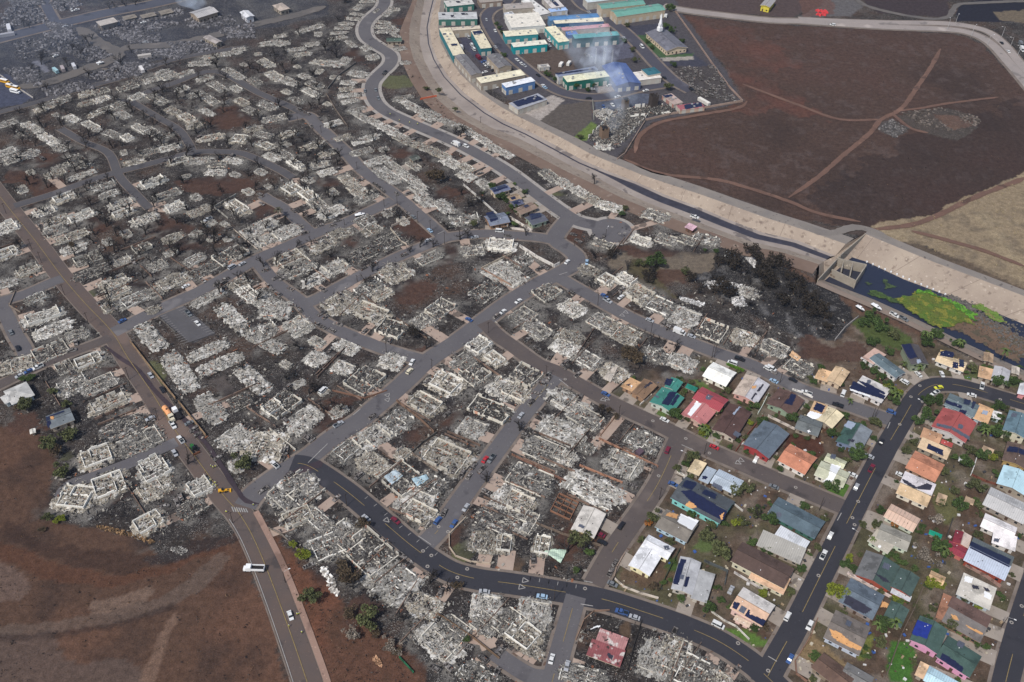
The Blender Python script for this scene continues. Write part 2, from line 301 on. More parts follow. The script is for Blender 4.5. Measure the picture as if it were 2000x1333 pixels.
# ------------------------------------------------------------------ extra painted marks on the roads
def mark_tri(m, p, rz, s=1.0):
    tri = [(-1.6, -1.1), (1.6, -1.1), (0, 2.2)]
    ca, sa = math.cos(rz), math.sin(rz)
    for i in range(3):
        a, b = tri[i], tri[(i + 1) % 3]
        a = (p.x + (a[0] * ca - a[1] * sa) * s, p.y + (a[0] * sa + a[1] * ca) * s); b = (p.x + (b[0] * ca - b[1] * sa) * s, p.y + (b[0] * sa + b[1] * ca) * s)
        wall_line(m, a, b, .02, .35, .36)
m = MB()
for p in ((1025, 1135), (1018, 1148), (1441, 905), (1447, 900), (755, 1017), (757, 773), (757, 782), (1178, 782), (1215, 617), (1222, 611), (1185, 780)):
    q = at(p); _, r, _ = near_road(q.x, q.y); mark_tri(m, q, math.atan2(r[3], r[2]) - math.pi / 2, .8)
for a, b in (((1092, 742), (1110, 756)), ((1140, 1136), (1157, 1139)), ((817, 1048), (842, 1065)), ((1331, 870), (1354, 880)), ((1733, 838), (1738, 826)), ((1500, 1283), (1517, 1293)), ((1635, 1018), (1643, 1003)), ((1134, 1181), (1158, 1185)), ((602, 905), (640, 868)), ((690, 812), (704, 800)), ((1092, 538), (1108, 533)), ((855, 458), (868, 452))):
    wall_line(m, at(a), at(b), .02, .35, .36)
for j in range(16):
    for base, dirn in (((700, 985), (19, 17)), ((1030, 1133), (13.5, 2.4))):
        if j < 9:
            q = at((base[0] + dirn[0] * j * .85, base[1] + dirn[1] * j * .85)); _, r, _ = near_road(q.x, q.y)
            off = 3.6 if base[0] < 900 else 3.6
            q2 = Vector((r[0] - r[3] * off, r[1] + r[2] * off, 0)); wall_line(m, q2 - Vector((-r[3], r[2], 0)) * .9, q2 + Vector((-r[3], r[2], 0)) * .9, .02, .22, .36)
for j in range(7):   # zebra at the highway junction
    wall_line(m, at((453 + j * 4.5, 991 + j * .6)), at((457 + j * 4.5, 1001 + j * .2)), .02, .5, .372)
o = m.build('road_markings', M_whl); o['kind'] = 'structure'
m = MB()
def ring(mb, p, r0, r1, z, n=12):
    vs = []
    for i in range(n):
        a = 2 * math.pi * i / n; vs += [(p.x + r0 * math.cos(a), p.y + r0 * math.sin(a), z), (p.x + r1 * math.cos(a), p.y + r1 * math.sin(a), z)]
    mb.add(vs, [(2 * i, 2 * i + 1, (2 * i + 3) % (2 * n), (2 * i + 2) % (2 * n)) for i in range(n)])
for p in [px('D', x, y) for x, y in ((675, 105), (393, 502), (658, 50), (1980, 740), (1900, 868), (0, 1245))] + [px('B', x, y) for x, y in ((1185, 350), (1115, 437), (1205, 477), (1028, 653), (703, 1255), (1813, 457), (215, 1145))] + \
         [px('L', x, y) for x, y in ((1305, 310), (1370, 345), (1340, 430), (1650, 450), (1573, 517), (1500, 160), (1427, 120))] + [px('C', x, y) for x, y in ((570, 603), (1765, 1030))] + [px('F', x, y) for x, y in ((530, 360), (780, 445), (880, 490), (840, 497))] + [px('A', x, y) for x, y in ((1145, 1055), (1100, 625), (1357, 763), (1542, 877), (415, 300))]:
    ring(m, at(p), .4, .85, .365)
o = m.build('manhole_rings', mat('pale_concrete_ring', lin((146, 140, 134)), .9, .2, 2)); o['kind'] = 'structure'

# ------------------------------------------------------------------ flood channel (stations across it, photo pixels)
ST = [  # Ltop, floor left, water left, water right, floor right, Rtop
 [(826, -40), (838, -40), (846, -40), (851, -40), (856, -40), (868, -40)],
 [(815, 0), (829, 0), (843, 0), (848, 0), (852, 2), (861, 3)],
 [(806, 28), (824, 28), (836, 28), (841, 28), (844, 28), (857, 28)],
 [(800, 52), (820, 54), (831, 54), (836, 54), (839, 54), (856, 55)],
 [(799, 84), (820, 86), (834, 86), (839, 86), (843, 86), (861, 84)],
 [(807, 115), (828, 117), (844, 116), (849, 116), (854, 115), (875, 111)],
 [(824, 150), (846, 152), (864, 150), (869, 150), (875, 149), (899, 145)],
 [(850, 190), (874, 190), (896, 186), (902, 185), (909, 184), (935, 180)],
 [(890, 226), (915, 225), (942, 222), (948, 220), (955, 218), (978, 209)],
 [(945, 257), (962, 251), (978, 244), (984, 241), (990, 238), (1008, 226)],
 [(1000, 280), (1012, 270), (1022, 264), (1028, 261), (1034, 257), (1050, 246)],
 [(1060, 311), (1070, 300), (1078, 294), (1083, 290), (1088, 286), (1103, 273)],
 [(1110, 337), (1121, 327), (1128, 321), (1133, 317), (1138, 313), (1152, 300)],
 [(1160, 360), (1170, 350), (1177, 343), (1184, 338), (1188, 335), (1202, 321)],
 [(1212, 386), (1222, 377), (1228, 371), (1240, 358), (1243, 356), (1254, 342)],
 [(1270, 410), (1279, 402), (1285, 396), (1296, 384), (1300, 381), (1310, 361)],
 [(1330, 433), (1339, 425), (1345, 419), (1357, 406), (1360, 403), (1368, 380)],
 [(1395, 456), (1403, 449), (1408, 444), (1418, 432), (1422, 429), (1430, 402)],
 [(1460, 480), (1468, 473), (1473, 468), (1484, 458), (1488, 454), (1500, 427)],
 [(1530, 494), (1538, 488), (1544, 483), (1553, 474), (1558, 470), (1567, 448)],
 [(1600, 517), (1609, 511), (1614, 508), (1623, 501), (1632, 500), (1652, 477)]]
BS = [  # basin: Ltop, water left, slope foot, Rtop
 [(1599, 549), (1610, 549), (1664, 503), (1690, 457)],
 [(1640, 567), (1650, 564), (1693, 512), (1738, 477)],
 [(1700, 592), (1708, 586), (1765, 546), (1826, 513)],
 [(1775, 626), (1783, 620), (1848, 577), (1915, 546)],
 [(1870, 673), (1878, 667), (1935, 607), (2004, 580)],
 [(1965, 718), (1973, 711), (2015, 640), (2090, 618)],
 [(2080, 772), (2088, 765), (2120, 690), (2200, 668)]]
def dens(rows, n):
    out = []
    for i in range(len(rows) - 1):
        for k in range(n):
            u = k / n; out.append([((1 - u) * a[0] + u * b[0], (1 - u) * a[1] + u * b[1]) for a, b in zip(rows[i], rows[i + 1])])
    return out + [rows[-1]]
ST = dens(ST, 4); BS = dens(BS, 3)
def zrow(row, zs): return [at(p, z) for p, z in zip(row, zs)]
for i_, r_ in enumerate(ST):
    f_ = .42 if i_ < 50 else min(.8, .42 + (i_ - 50) * .05); a_, b_ = r_[2], r_[3]; cx_, cy_ = a_[0] * .3 + b_[0] * .7, a_[1] * .3 + b_[1] * .7
    r_[2] = (cx_ + (a_[0] - cx_) * f_, cy_ + (a_[1] - cy_) * f_); r_[3] = (cx_ + (b_[0] - cx_) * f_, cy_ + (b_[1] - cy_) * f_)
SW = [zrow(r, (.35, -4.2, -4.5, -4.5, -4.2, .35)) for r in ST]
BW = [zrow(r, (.35, -6.8, -6.8, .35)) for r in BS]
M_chan = mat('channel_concrete', lin((162, 148, 133)), .95, .12, .035, c2=lin((140, 126, 114)), speck=[(lin((124, 110, 98)), .34, .3), (lin((178, 164, 150)), .26, .5), (lin((110, 96, 88)), .2, .15)], soft=.12)
M_chfl = mat('channel_floor_concrete', lin((158, 148, 140)), .95, .15, .05, c2=lin((132, 122, 116)), speck=(lin((112, 104, 100)), .25, .08))
M_mud = mat('wet_channel_floor', lin((58, 57, 66)), .45, .3, .2)
def ribbon(rows, i, j, name, m, lift=0.0, wid_in=0, wid_out=0):
    mb = MB(); vs = []
    for r in rows: vs += [r[i] + Vector((0, 0, lift)), r[j] + Vector((0, 0, lift))]
    mb.add(vs, [(2 * k, 2 * k + 1, 2 * k + 3, 2 * k + 2) for k in range(len(rows) - 1)])
    o = mb.build(name, m); o['kind'] = 'structure'; return o
def floor_rows(rows, a, b, u0, u1, dz):
    return [[r[a].lerp(r[b], u0) + Vector((0, 0, dz)), r[a].lerp(r[b], u1) + Vector((0, 0, dz))] for r in rows]
ribbon(SW, 0, 1, 'channel_bank', M_chan); ribbon(SW, 5, 4, 'channel_bank', M_chan)
ribbon(SW, 1, 2, 'channel_floor', M_chfl); ribbon(SW, 2, 3, 'channel_stream', M_mud); ribbon(SW, 3, 4, 'channel_floor', M_chfl)
ribbon(BW, 0, 1, 'basin_bank', M_chan); ribbon(BW, 3, 2, 'basin_bank', M_chan)
mjt = MB()
for rows_, step_, (i0_, i1_) in ((SW[2:], 6, (5, 4)), (BW[1:], 4, (3, 2))):
    for r_ in rows_[::step_]:
        a_, b_ = r_[i0_], r_[i1_]; d_ = Vector((-(b_ - a_).y, (b_ - a_).x, 0)).normalized() * .12; u_ = Vector((0, 0, .06)); mjt.add([a_ - d_ + u_, a_ + d_ + u_, b_ + d_ + u_, b_ - d_ + u_], [(0, 1, 2, 3)])
mjt.build('channel_joints', mat('joint_dark', lin((116, 102, 92)), .95, .2, .5))['kind'] = 'structure'
# service roads along both banks
def outer(rows, i, j, w0, w1, z):
    out = []
    for r in rows:
        d = (r[i] - r[j]); d.z = 0; d.normalize(); a = r[i] + d * w0; b = r[i] + d * w1; a.z = b.z = z; out.append([a, b])
    return out
M_bankr = mat('bank_gravel', lin((118, 112, 108)), .95, .12, .08, c2=lin((134, 126, 118)), speck=(lin((96, 90, 86)), .2, .3))
M_bankd = mat('bank_dirt', lin((122, 104, 92)), .95, .14, .06, c2=lin((104, 86, 76)), speck=(lin((132, 116, 104)), .25, .2))
ribbon(outer(SW, 5, 4, -.1, 9.0, .30), 0, 1, 'service_road', M_bankr); ribbon(outer(SW, 0, 1, -.1, 11.0, .31), 0, 1, 'dirt_path', M_bankd)
ribbon(outer(BW, 3, 2, -.1, 7.5, .29), 0, 1, 'service_road', M_bankr); ribbon(outer(BW, 0, 1, -.1, 4.0, .28), 0, 1, 'service_road', mat('bank_edge', lin((128, 114, 104)), .95, .12, .1))
# ------------------------------------------------------------------ ground sheet
xs = np.concatenate([[-4500, -2500, -1500, -950, -760], np.arange(-640, 700, 1.5), [820, 1000, 1500, 2500, 4500]])
ys = np.concatenate([[-2000, -600, 0, 100], np.arange(150, 1080, 1.5), [1200, 1500, 2200, 3500, 6000]])
GX, GY = np.meshgrid(xs, ys); NX, NY = len(xs), len(ys)
def vnoise(x, y, s, seed=0):
    x = x / s + seed * 17.3; y = y / s + seed * 9.1
    xi = np.floor(x).astype(int); yi = np.floor(y).astype(int); xf = x - xi; yf = y - yi
    def h(a, b):
        n = (a * 374761393 + b * 668265263 + seed * 1274126177) & 0x7fffffff; n = (n ^ (n >> 13)) * 1274126177 & 0x7fffffff; return ((n ^ (n >> 16)) & 0xffff) / 65535.0
    u = xf * xf * (3 - 2 * xf); v = yf * yf * (3 - 2 * yf)
    return (h(xi, yi) * (1 - u) + h(xi + 1, yi) * u) * (1 - v) + (h(xi, yi + 1) * (1 - u) + h(xi + 1, yi + 1) * u) * v
def fbm(x, y, s, seed=0, o=4):
    t = 0; a = .5
    for k in range(o): t = t + a * vnoise(x, y, s / 2 ** k, seed + k); a *= .5
    return t / (1 - .5 ** o)
n1 = fbm(GX, GY, 14, 1) - .5; n2 = fbm(GX, GY, 14, 5) - .5
def inpoly(poly, X, Y):
    c = np.zeros(X.shape, bool); n = len(poly)
    for i in range(n):
        x1, y1 = poly[i][0], poly[i][1]; x2, y2 = poly[(i + 1) % n][0], poly[(i + 1) % n][1]
        if y1 == y2: continue
        m = ((y1 > Y) != (y2 > Y)) & (X < (x2 - x1) * (Y - y1) / (y2 - y1) + x1); c ^= m
    return c
C0 = np.empty(GX.shape + (4,)); 
def lin2(rgb, f=.08):
    c = lin(rgb); y = .3 * c[0] + .55 * c[1] + .15 * c[2]; return tuple((v * (1 - f) + y * f) * .74 for v in c)
def setc(mask, rgb, burnt, a=1.0):
    c = lin2(rgb); 
    for k in range(3): C0[..., k][mask] = C0[..., k][mask] * (1 - a) + c[k] * a
    C0[..., 3][mask] = burnt
def mixf(f, rgb):
    c = lin2(rgb)
    for k in range(3): C0[..., k] = C0[..., k] * (1 - f) + c[k] * f
C0[..., 3] = 1; setc(np.ones(GX.shape, bool), (64, 57, 53), 1.0)
big = fbm(GX, GY, 60, 11); med = fbm(GX, GY, 18, 21); sm = fbm(GX, GY, 6, 31)
mixf(np.clip((med - .47) * 5, 0, 1) * .75, (90, 70, 58)); mixf(np.clip((sm - .55) * 6, 0, 1) * .6, (92, 88, 84)); mixf(np.clip((.42 - med) * 6, 0, 1) * .6, (42, 40, 42))
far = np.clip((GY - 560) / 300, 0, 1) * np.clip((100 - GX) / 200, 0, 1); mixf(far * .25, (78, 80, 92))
def zone(pts, rgb, burnt, warp=5.0, t='X', a=1.0):
    P = T(t, *pts); m = inpoly(P, GX + n1 * warp * 4, GY + n2 * warp * 4); setc(m, rgb, burnt, a); return m
mz = zone([(-60, 812), (60, 838), (96, 858), (104, 900), (96, 960), (112, 1010), (180, 1028), (250, 1036), (280, 1056), (330, 1100), (390, 1088), (455, 1040), (480, 1070), (520, 1180), (585, 1420), (-60, 1450)], (94, 71, 58), 0, 2)
mixf(mz * np.clip((big - .5) * 5, 0, 1) * .8, (108, 78, 62)); mixf(mz * np.clip((.47 - med) * 5, 0, 1) * .7, (72, 57, 50))
m2 = zone([(484, 1000), (505, 1010), (560, 1058), (600, 1105), (640, 1150), (690, 1190), (740, 1230), (800, 1270), (830, 1300), (830, 1450), (650, 1450), (575, 1180)], (102, 72, 57), 0, 2)
mixf(m2 * np.clip((med - .5) * 5, 0, 1) * .7, (118, 76, 56)); mixf(m2 * np.clip((.46 - sm) * 5, 0, 1) * .5, (74, 58, 48))
zone([(-60, 1085), (0, 1090), (40, 1120), (60, 1140), (40, 1165), (0, 1178), (-60, 1180)], (112, 92, 82), 0, 2, a=.8)
zone([(165, 1175), (290, 1148), (295, 1158), (270, 1185), (180, 1200)], (124, 102, 88), 0, 1.5, a=.8)
zone([(-60, 1240), (95, 1238), (130, 1290), (160, 1310), (240, 1285), (280, 1320), (300, 1450), (-60, 1450)], (98, 82, 74), 0, 3, a=.8)
zone([(0, 1040), (80, 1085), (150, 1110), (250, 1112), (370, 1095), (300, 1085), (200, 1070), (120, 1075), (60, 1040), (0, 1015)], (66, 50, 44), 0, 3, a=.6)
zone([(-60, 1060), (60, 1120), (150, 1150), (300, 1130), (400, 1095), (440, 1075), (440, 1062), (330, 1105), (200, 1120), (100, 1100), (-60, 1030)], (96, 64, 48), 0, 2, a=.7)
zone([(275, 1085), (400, 1055), (455, 1045), (450, 1060), (380, 1098), (300, 1100)], (54, 46, 46), 0.4, 3, a=.7)
# burnt field beyond the channel
zone([(-60, 1228), (100, 1214), (220, 1194), (300, 1172), (360, 1138), (430, 1078), (447, 1090), (400, 1150), (320, 1195), (230, 1218), (100, 1238), (-60, 1250)], (108, 92, 82), 0, .8, a=.65)
zone([(-60, 1244), (120, 1234), (240, 1212), (340, 1180), (345, 1190), (240, 1224), (120, 1246), (-60, 1256)], (62, 50, 46), 0, .6, a=.6)
zone([(270, 1335), (290, 1280), (336, 1200), (350, 1204), (312, 1290), (300, 1350)], (126, 100, 84), 0, .6, a=.8)
mf = zone([(1210, 318), (1240, 285), (1275, 236), (1350, 222), (1452, 200), (1425, 140), (1330, 30), (1500, 46), (1860, 66), (1920, 85), (2000, 175), (2120, 300), (2120, 340), (1990, 350), (1880, 400), (1800, 436), (1740, 450), (1560, 430), (1400, 375), (1280, 350)], (84, 66, 58), 0, 2)
mixf(mf * np.clip((big - .5) * 4, 0, 1) * .6, (92, 68, 60)); mixf(mf * np.clip((.45 - big) * 5, 0, 1) * .6, (64, 53, 49)); mixf(mf * np.clip((sm - .58) * 7, 0, 1) * .35, (104, 90, 86))
mr = inpoly(T('X', (1330, 34), (1460, 60), (1560, 120), (1500, 160), (1640, 232), (1420, 210), (1425, 140)), GX + n1 * 40, GY + n2 * 40); mixf(mr * .6 * np.clip(.4 + (med - .4) * 2, 0, 1), (112, 72, 60))
md = inpoly(T('X', (1560, 400), (1640, 330), (1980, 200), (2120, 330), (1800, 436), (1700, 440)), GX + n1 * 40, GY + n2 * 40); mixf(md * .45, (50, 44, 44))
for q, c in (([(1750, 225), (1850, 212), (1905, 230), (1910, 250), (1870, 275), (1830, 268), (1790, 255)], (84, 78, 72)), ([(1715, 240), (1745, 232), (1775, 258), (1750, 270), (1722, 258)], (86, 82, 80)), ([(1820, 225), (1900, 232), (1905, 248), (1860, 258)], (112, 84, 70))): zone(q, c, .3, 1, a=.7)
zone([(1880, 6), (2060, -20), (2060, 40), (1960, 44), (1870, 42), (1868, 22)], (44, 44, 54), 0, 1)
zone([(1640, -40), (1860, -40), (1850, 34), (1720, 28), (1690, 5)], (70, 60, 62), 0, 2)
zone([(1620, -30), (1690, 12), (1660, 32), (1560, 34), (1600, 12)], (104, 100, 100), 0, 1)
zone([(1940, 25), (2060, 12), (2060, 50), (1960, 42)], (126, 112, 92), 0, 2, a=.8)
zone([(1310, -40), (1600, -40), (1600, 10), (1540, 36), (1320, 14)], (88, 74, 72), 0, 2)
zone([(1560, -10), (1620, -10), (1630, 30), (1570, 34)], (110, 80, 70), 0, 2, a=.7)
mg = zone([(1700, 442), (1760, 428), (1830, 415), (1880, 385), (1990, 345), (2140, 280), (2140, 640), (1990, 560), (1900, 520), (1810, 480), (1740, 468)], (150, 132, 106), 0, 1.5)
mixf(mg * np.clip((sm - .5) * 5, 0, 1) * .6, (112, 100, 86)); mixf(mg * np.clip((med - .55) * 5, 0, 1) * .5, (172, 154, 122))
zone([(1780, 470), (1900, 515), (2010, 555), (2010, 600), (1880, 540), (1760, 480)], (118, 102, 84), 0, 2, a=.6)
zone([(1300, 345), (1400, 372), (1560, 430), (1700, 452), (1680, 462), (1600, 450), (1520, 425), (1400, 398), (1310, 365)], (84, 72, 66), 0, 1.5)
# dirt belt between channel and ruins
zone([(1240, 400), (1330, 440), (1420, 470), (1520, 510), (1600, 552), (1700, 605), (1800, 650), (1870, 690), (1700, 640), (1660, 600), (1560, 545), (1450, 505), (1300, 445), (1220, 410)], (104, 80, 66), 0, 1.5)
zone([(1195, 500), (1290, 488), (1400, 495), (1460, 508), (1400, 545), (1310, 555), (1240, 540), (1190, 520)], (118, 106, 92), 0, 2)
zone([(1240, 505), (1290, 512), (1300, 560), (1350, 590), (1280, 570), (1230, 540)], (92, 84, 62), 0, 2)
# intact neighbourhood: dirt, dry grass, concrete yards
mn_ = zone([(1185, 745), (1240, 730), (1330, 700), (1440, 690), (1560, 740), (1600, 660), (1670, 610), (1880, 690), (2200, 790), (2200, 1500), (1560, 1400), (1380, 1245), (1190, 1162), (1245, 1020), (1335, 870), (1180, 790)], (106, 91, 77), 0, 1)
mixf(mn_ * np.clip((med - .5) * 6, 0, 1) * .8, (92, 72, 58)); mixf(mn_ * np.clip((.46 - med) * 7, 0, 1) * .7, (88, 88, 58)); mixf(mn_ * np.clip((sm - .55) * 7, 0, 1) * .6, (134, 122, 110)); mixf(mn_ * np.clip((.42 - sm) * 7, 0, 1) * .6, (64, 60, 48))
for q in (([(1660, 625), (1700, 618), (1780, 660), (1775, 690), (1700, 670)], (82, 94, 50)), ([(1740, 1250), (1790, 1260), (1780, 1345), (1735, 1330)], (70, 112, 44)), ([(1410, 1230), (1450, 1228), (1500, 1250), (1505, 1262), (1470, 1262)], (92, 122, 50)),
          ([(1625, 940), (1668, 935), (1662, 960), (1640, 972), (1610, 962)], (84, 118, 46)), ([(1355, 740), (1375, 745), (1395, 765), (1375, 765)], (96, 116, 58)), ([(1860, 740), (1895, 735), (1900, 752), (1875, 752)], (84, 110, 52)),
          ([(1680, 1240), (1710, 1240), (1695, 1290), (1678, 1290)], (118, 122, 60)), ([(1370, 1045), (1400, 1060), (1385, 1082), (1352, 1070)], (96, 112, 64)), ([(1300, 1100), (1325, 1085), (1312, 1145), (1292, 1145)], (70, 92, 46)),
          ([(1355, 860), (1400, 855), (1410, 875), (1350, 885)], (110, 112, 70)), ([(1275, 800), (1310, 800), (1300, 822), (1275, 812)], (92, 112, 58)), ([(1360, 840), (1410, 850), (1405, 872), (1370, 862)], (108, 122, 66)), ([(1700, 860), (1740, 830), (1730, 880), (1700, 930), (1690, 900)], (110, 76, 58)), 
          ([(1535, 850), (1600, 850), (1610, 880), (1560, 930), (1530, 900)], (88, 58, 46)), ([(1575, 800), (1640, 830), (1600, 850)], (96, 70, 54)), ([(1890, 730), (1980, 700), (2050, 720), (2040, 760), (1900, 745)], (92, 100, 62)),
          ([(1720, 1350), (1600, 1300), (1560, 1310), (1555, 1250), (1585, 1240), (1620, 1270)], (140, 118, 86)), ([(1820, 930), (1850, 950), (1880, 1000), (1850, 1030), (1820, 990)], (104, 102, 66))): zone(q[0], q[1], 0, .8)
# red-brown yards and dark patches inside the burned blocks
BR = (88, 64, 54)
for t, x, y, rx, ry in (('A', 640, 870, 60, 110), ('A', 760, 690, 60, 70), ('A', 1150, 720, 90, 60), ('A', 620, 930, 80, 70), ('K', 1240, 750, 110, 90), ('K', 1000, 960, 120, 80), ('K', 600, 590, 90, 60), ('K', 520, 690, 90, 50), ('K', 1300, 960, 70, 60),
                        ('K', 1560, 620, 80, 60), ('K', 700, 450, 150, 50), ('K', 1300, 60, 90, 40), ('G', 1250, 930, 190, 110), ('G', 1280, 460, 160, 110), ('G', 560, 70, 140, 60), ('G', 700, 560, 120, 60), ('G', 1400, 620, 250, 90), ('G', 100, 310, 120, 80), ('G', 1500, 170, 130, 50),
                        ('N', 350, 110, 230, 70), ('N', 1700, 110, 260, 80), ('N', 1280, 440, 220, 80), ('N', 1450, 560, 130, 60), ('N', 1030, 890, 90, 50), ('N', 250, 300, 90, 60), ('N', 740, 420, 90, 70), ('J', 1750, 920, 220, 110), ('J', 400, 1260, 250, 60), ('N', 100, 60, 120, 60),
                        ('F', 1050, 620, 200, 40), ('F', 560, 1150, 110, 90), ('F', 1300, 840, 160, 60), ('F', 500, 500, 130, 70), ('I', 1140, 170, 90, 40), ('I', 800, 420, 90, 60), ('I', 1150, 1180, 100, 50), ('E', 900, 230, 60, 60), ('E', 250, 640, 190, 110), ('E', 1150, 590, 110, 60), ('E', 1350, 700, 60, 80), ('E', 1400, 1150, 150, 70), ('E', 950, 1130, 120, 80),
                        ('L', 900, 780, 160, 130), ('L', 1650, 1150, 140, 60), ('C', 500, 230, 170, 120), ('C', 900, 1000, 60, 130), ('C', 350, 780, 60, 60), ('C', 60, 380, 90, 90), ('C', 150, 1160, 130, 60), ('L', 1560, 180, 60, 120), ('C', 1050, 450, 180, 120), ('B', 420, 80, 180, 90), ('B', 600, 100, 200, 80), ('C', 730, 130, 90, 70)):
    p = [px(t, x + rx * math.cos(a * .524), y + ry * math.sin(a * .524)) for a in range(12)]
    m = inpoly([at(q) for q in p], GX + n1 * 22, GY + n2 * 22); setc(m, BR if not (t in 'CLB' and y > 300 and t != 'L') else (104, 84, 66), .12, .85)
for t, x, y, rx, ry in (('L', 1650, 300, 90, 70), ('F', 340, 190, 70, 30), ('N', 680, 950, 60, 60), ('E', 1180, 260, 90, 110), ('I', 1090, 640, 120, 60), ('I', 1330, 650, 90, 40), ('F', 930, 300, 60, 30), ('E', 500, 900, 70, 50), ('H', 590, 1010, 60, 50), ('F', 120, 240, 120, 60), ('H', 930, 300, 60, 40)):
    p = [px(t, x + rx * math.cos(a * .524), y + ry * math.sin(a * .524)) for a in range(12)]
    m = inpoly([at(q) for q in p], GX + n1 * 14, GY + n2 * 14); setc(m, (104, 106, 72), .1, .8)
# warehouse quarter: asphalt and bare lots
zone([(858, -30), (1310, -30), (1330, 25), (1420, 140), (1450, 200), (1350, 222), (1270, 240), (1205, 308), (1110, 262), (1010, 205), (940, 160), (880, 105), (862, 60)], (84, 80, 84), .25, .6)
zone([(1015, 95), (1110, 100), (1130, 150), (1070, 150), (1030, 125)], (98, 84, 76), 0, 1)
zone([(1050, 235), (1085, 205), (1150, 198), (1158, 235), (1112, 272), (1062, 245)], (98, 90, 84), 0, 1)
zone([(1125, 262), (1157, 238), (1167, 245), (1145, 276), (1120, 275)], (106, 124, 62), 0, .5)
zone([(1020, 228), (1050, 240), (1104, 195), (1078, 186), (1040, 200)], (176, 166, 158), 0, .4)
zone([(1225, 52), (1300, 45), (1345, 100), (1390, 130), (1300, 135)], (72, 72, 84), 0, .4)
zone([(1240, 70), (1262, 68), (1300, 108), (1355, 104), (1352, 112), (1298, 118), (1270, 100)], (74, 100, 66), 0, .5)
zone([(1290, 113), (1352, 110), (1356, 117), (1296, 120)], (168, 160, 150), 0, .2)
zone([(1166, 170), (1200, 165), (1205, 185), (1170, 186)], (160, 150, 142), 0, .4)
zone([(1160, 195), (1240, 182), (1275, 185), (1270, 200), (1200, 218), (1165, 215)], (90, 96, 112), .3, .4)
zone([(1155, 58), (1180, 62), (1230, 88), (1240, 110), (1200, 120), (1150, 110), (1160, 90)], (96, 96, 112), .2, .8)
zone([(888, 60), (920, 62), (940, 95), (960, 108), (944, 128), (925, 112), (906, 92)], (78, 78, 94), 0, .4)
zone([(1305, 130), (1390, 130), (1440, 195), (1420, 206), (1380, 205)], (78, 72, 72), .5, .6)
# top-left yards: greyish blue dust
ms = zone([(-60, 60), (120, 44), (300, 14), (520, -20), (640, -20), (640, 30), (500, 60), (430, 85), (300, 120), (150, 180), (0, 215), (-60, 230)], (66, 66, 73), .9, 2)
mixf(ms * np.clip((med - .5) * 5, 0, 1) * .7, (96, 94, 94))
zone([(0, 145), (15, 145), (62, 190), (40, 205), (-40, 215)], (78, 82, 100), 0, .5)
zone([(62, 122), (75, 118), (100, 140), (88, 142)], (124, 124, 134), 0, .3)
zone([(200, 135), (225, 132), (240, 150), (208, 158)], (132, 122, 112), 0, .6)
# smoking wood
mw = zone([(1405, 480), (1470, 490), (1560, 540), (1640, 580), (1670, 620), (1640, 660), (1560, 660), (1440, 600), (1380, 560), (1350, 540), (1400, 530)], (48, 46, 47), .8, 2)
mixf(mw * np.clip((sm - .57) * 6, 0, 1) * .6, (128, 126, 126))
# parking lots
zone([(308, 618), (358, 598), (420, 653), (372, 672)], (86, 84, 86), 0, .1); zone([(410, 742), (440, 734), (466, 776), (440, 786)], (92, 84, 80), .0, .1)
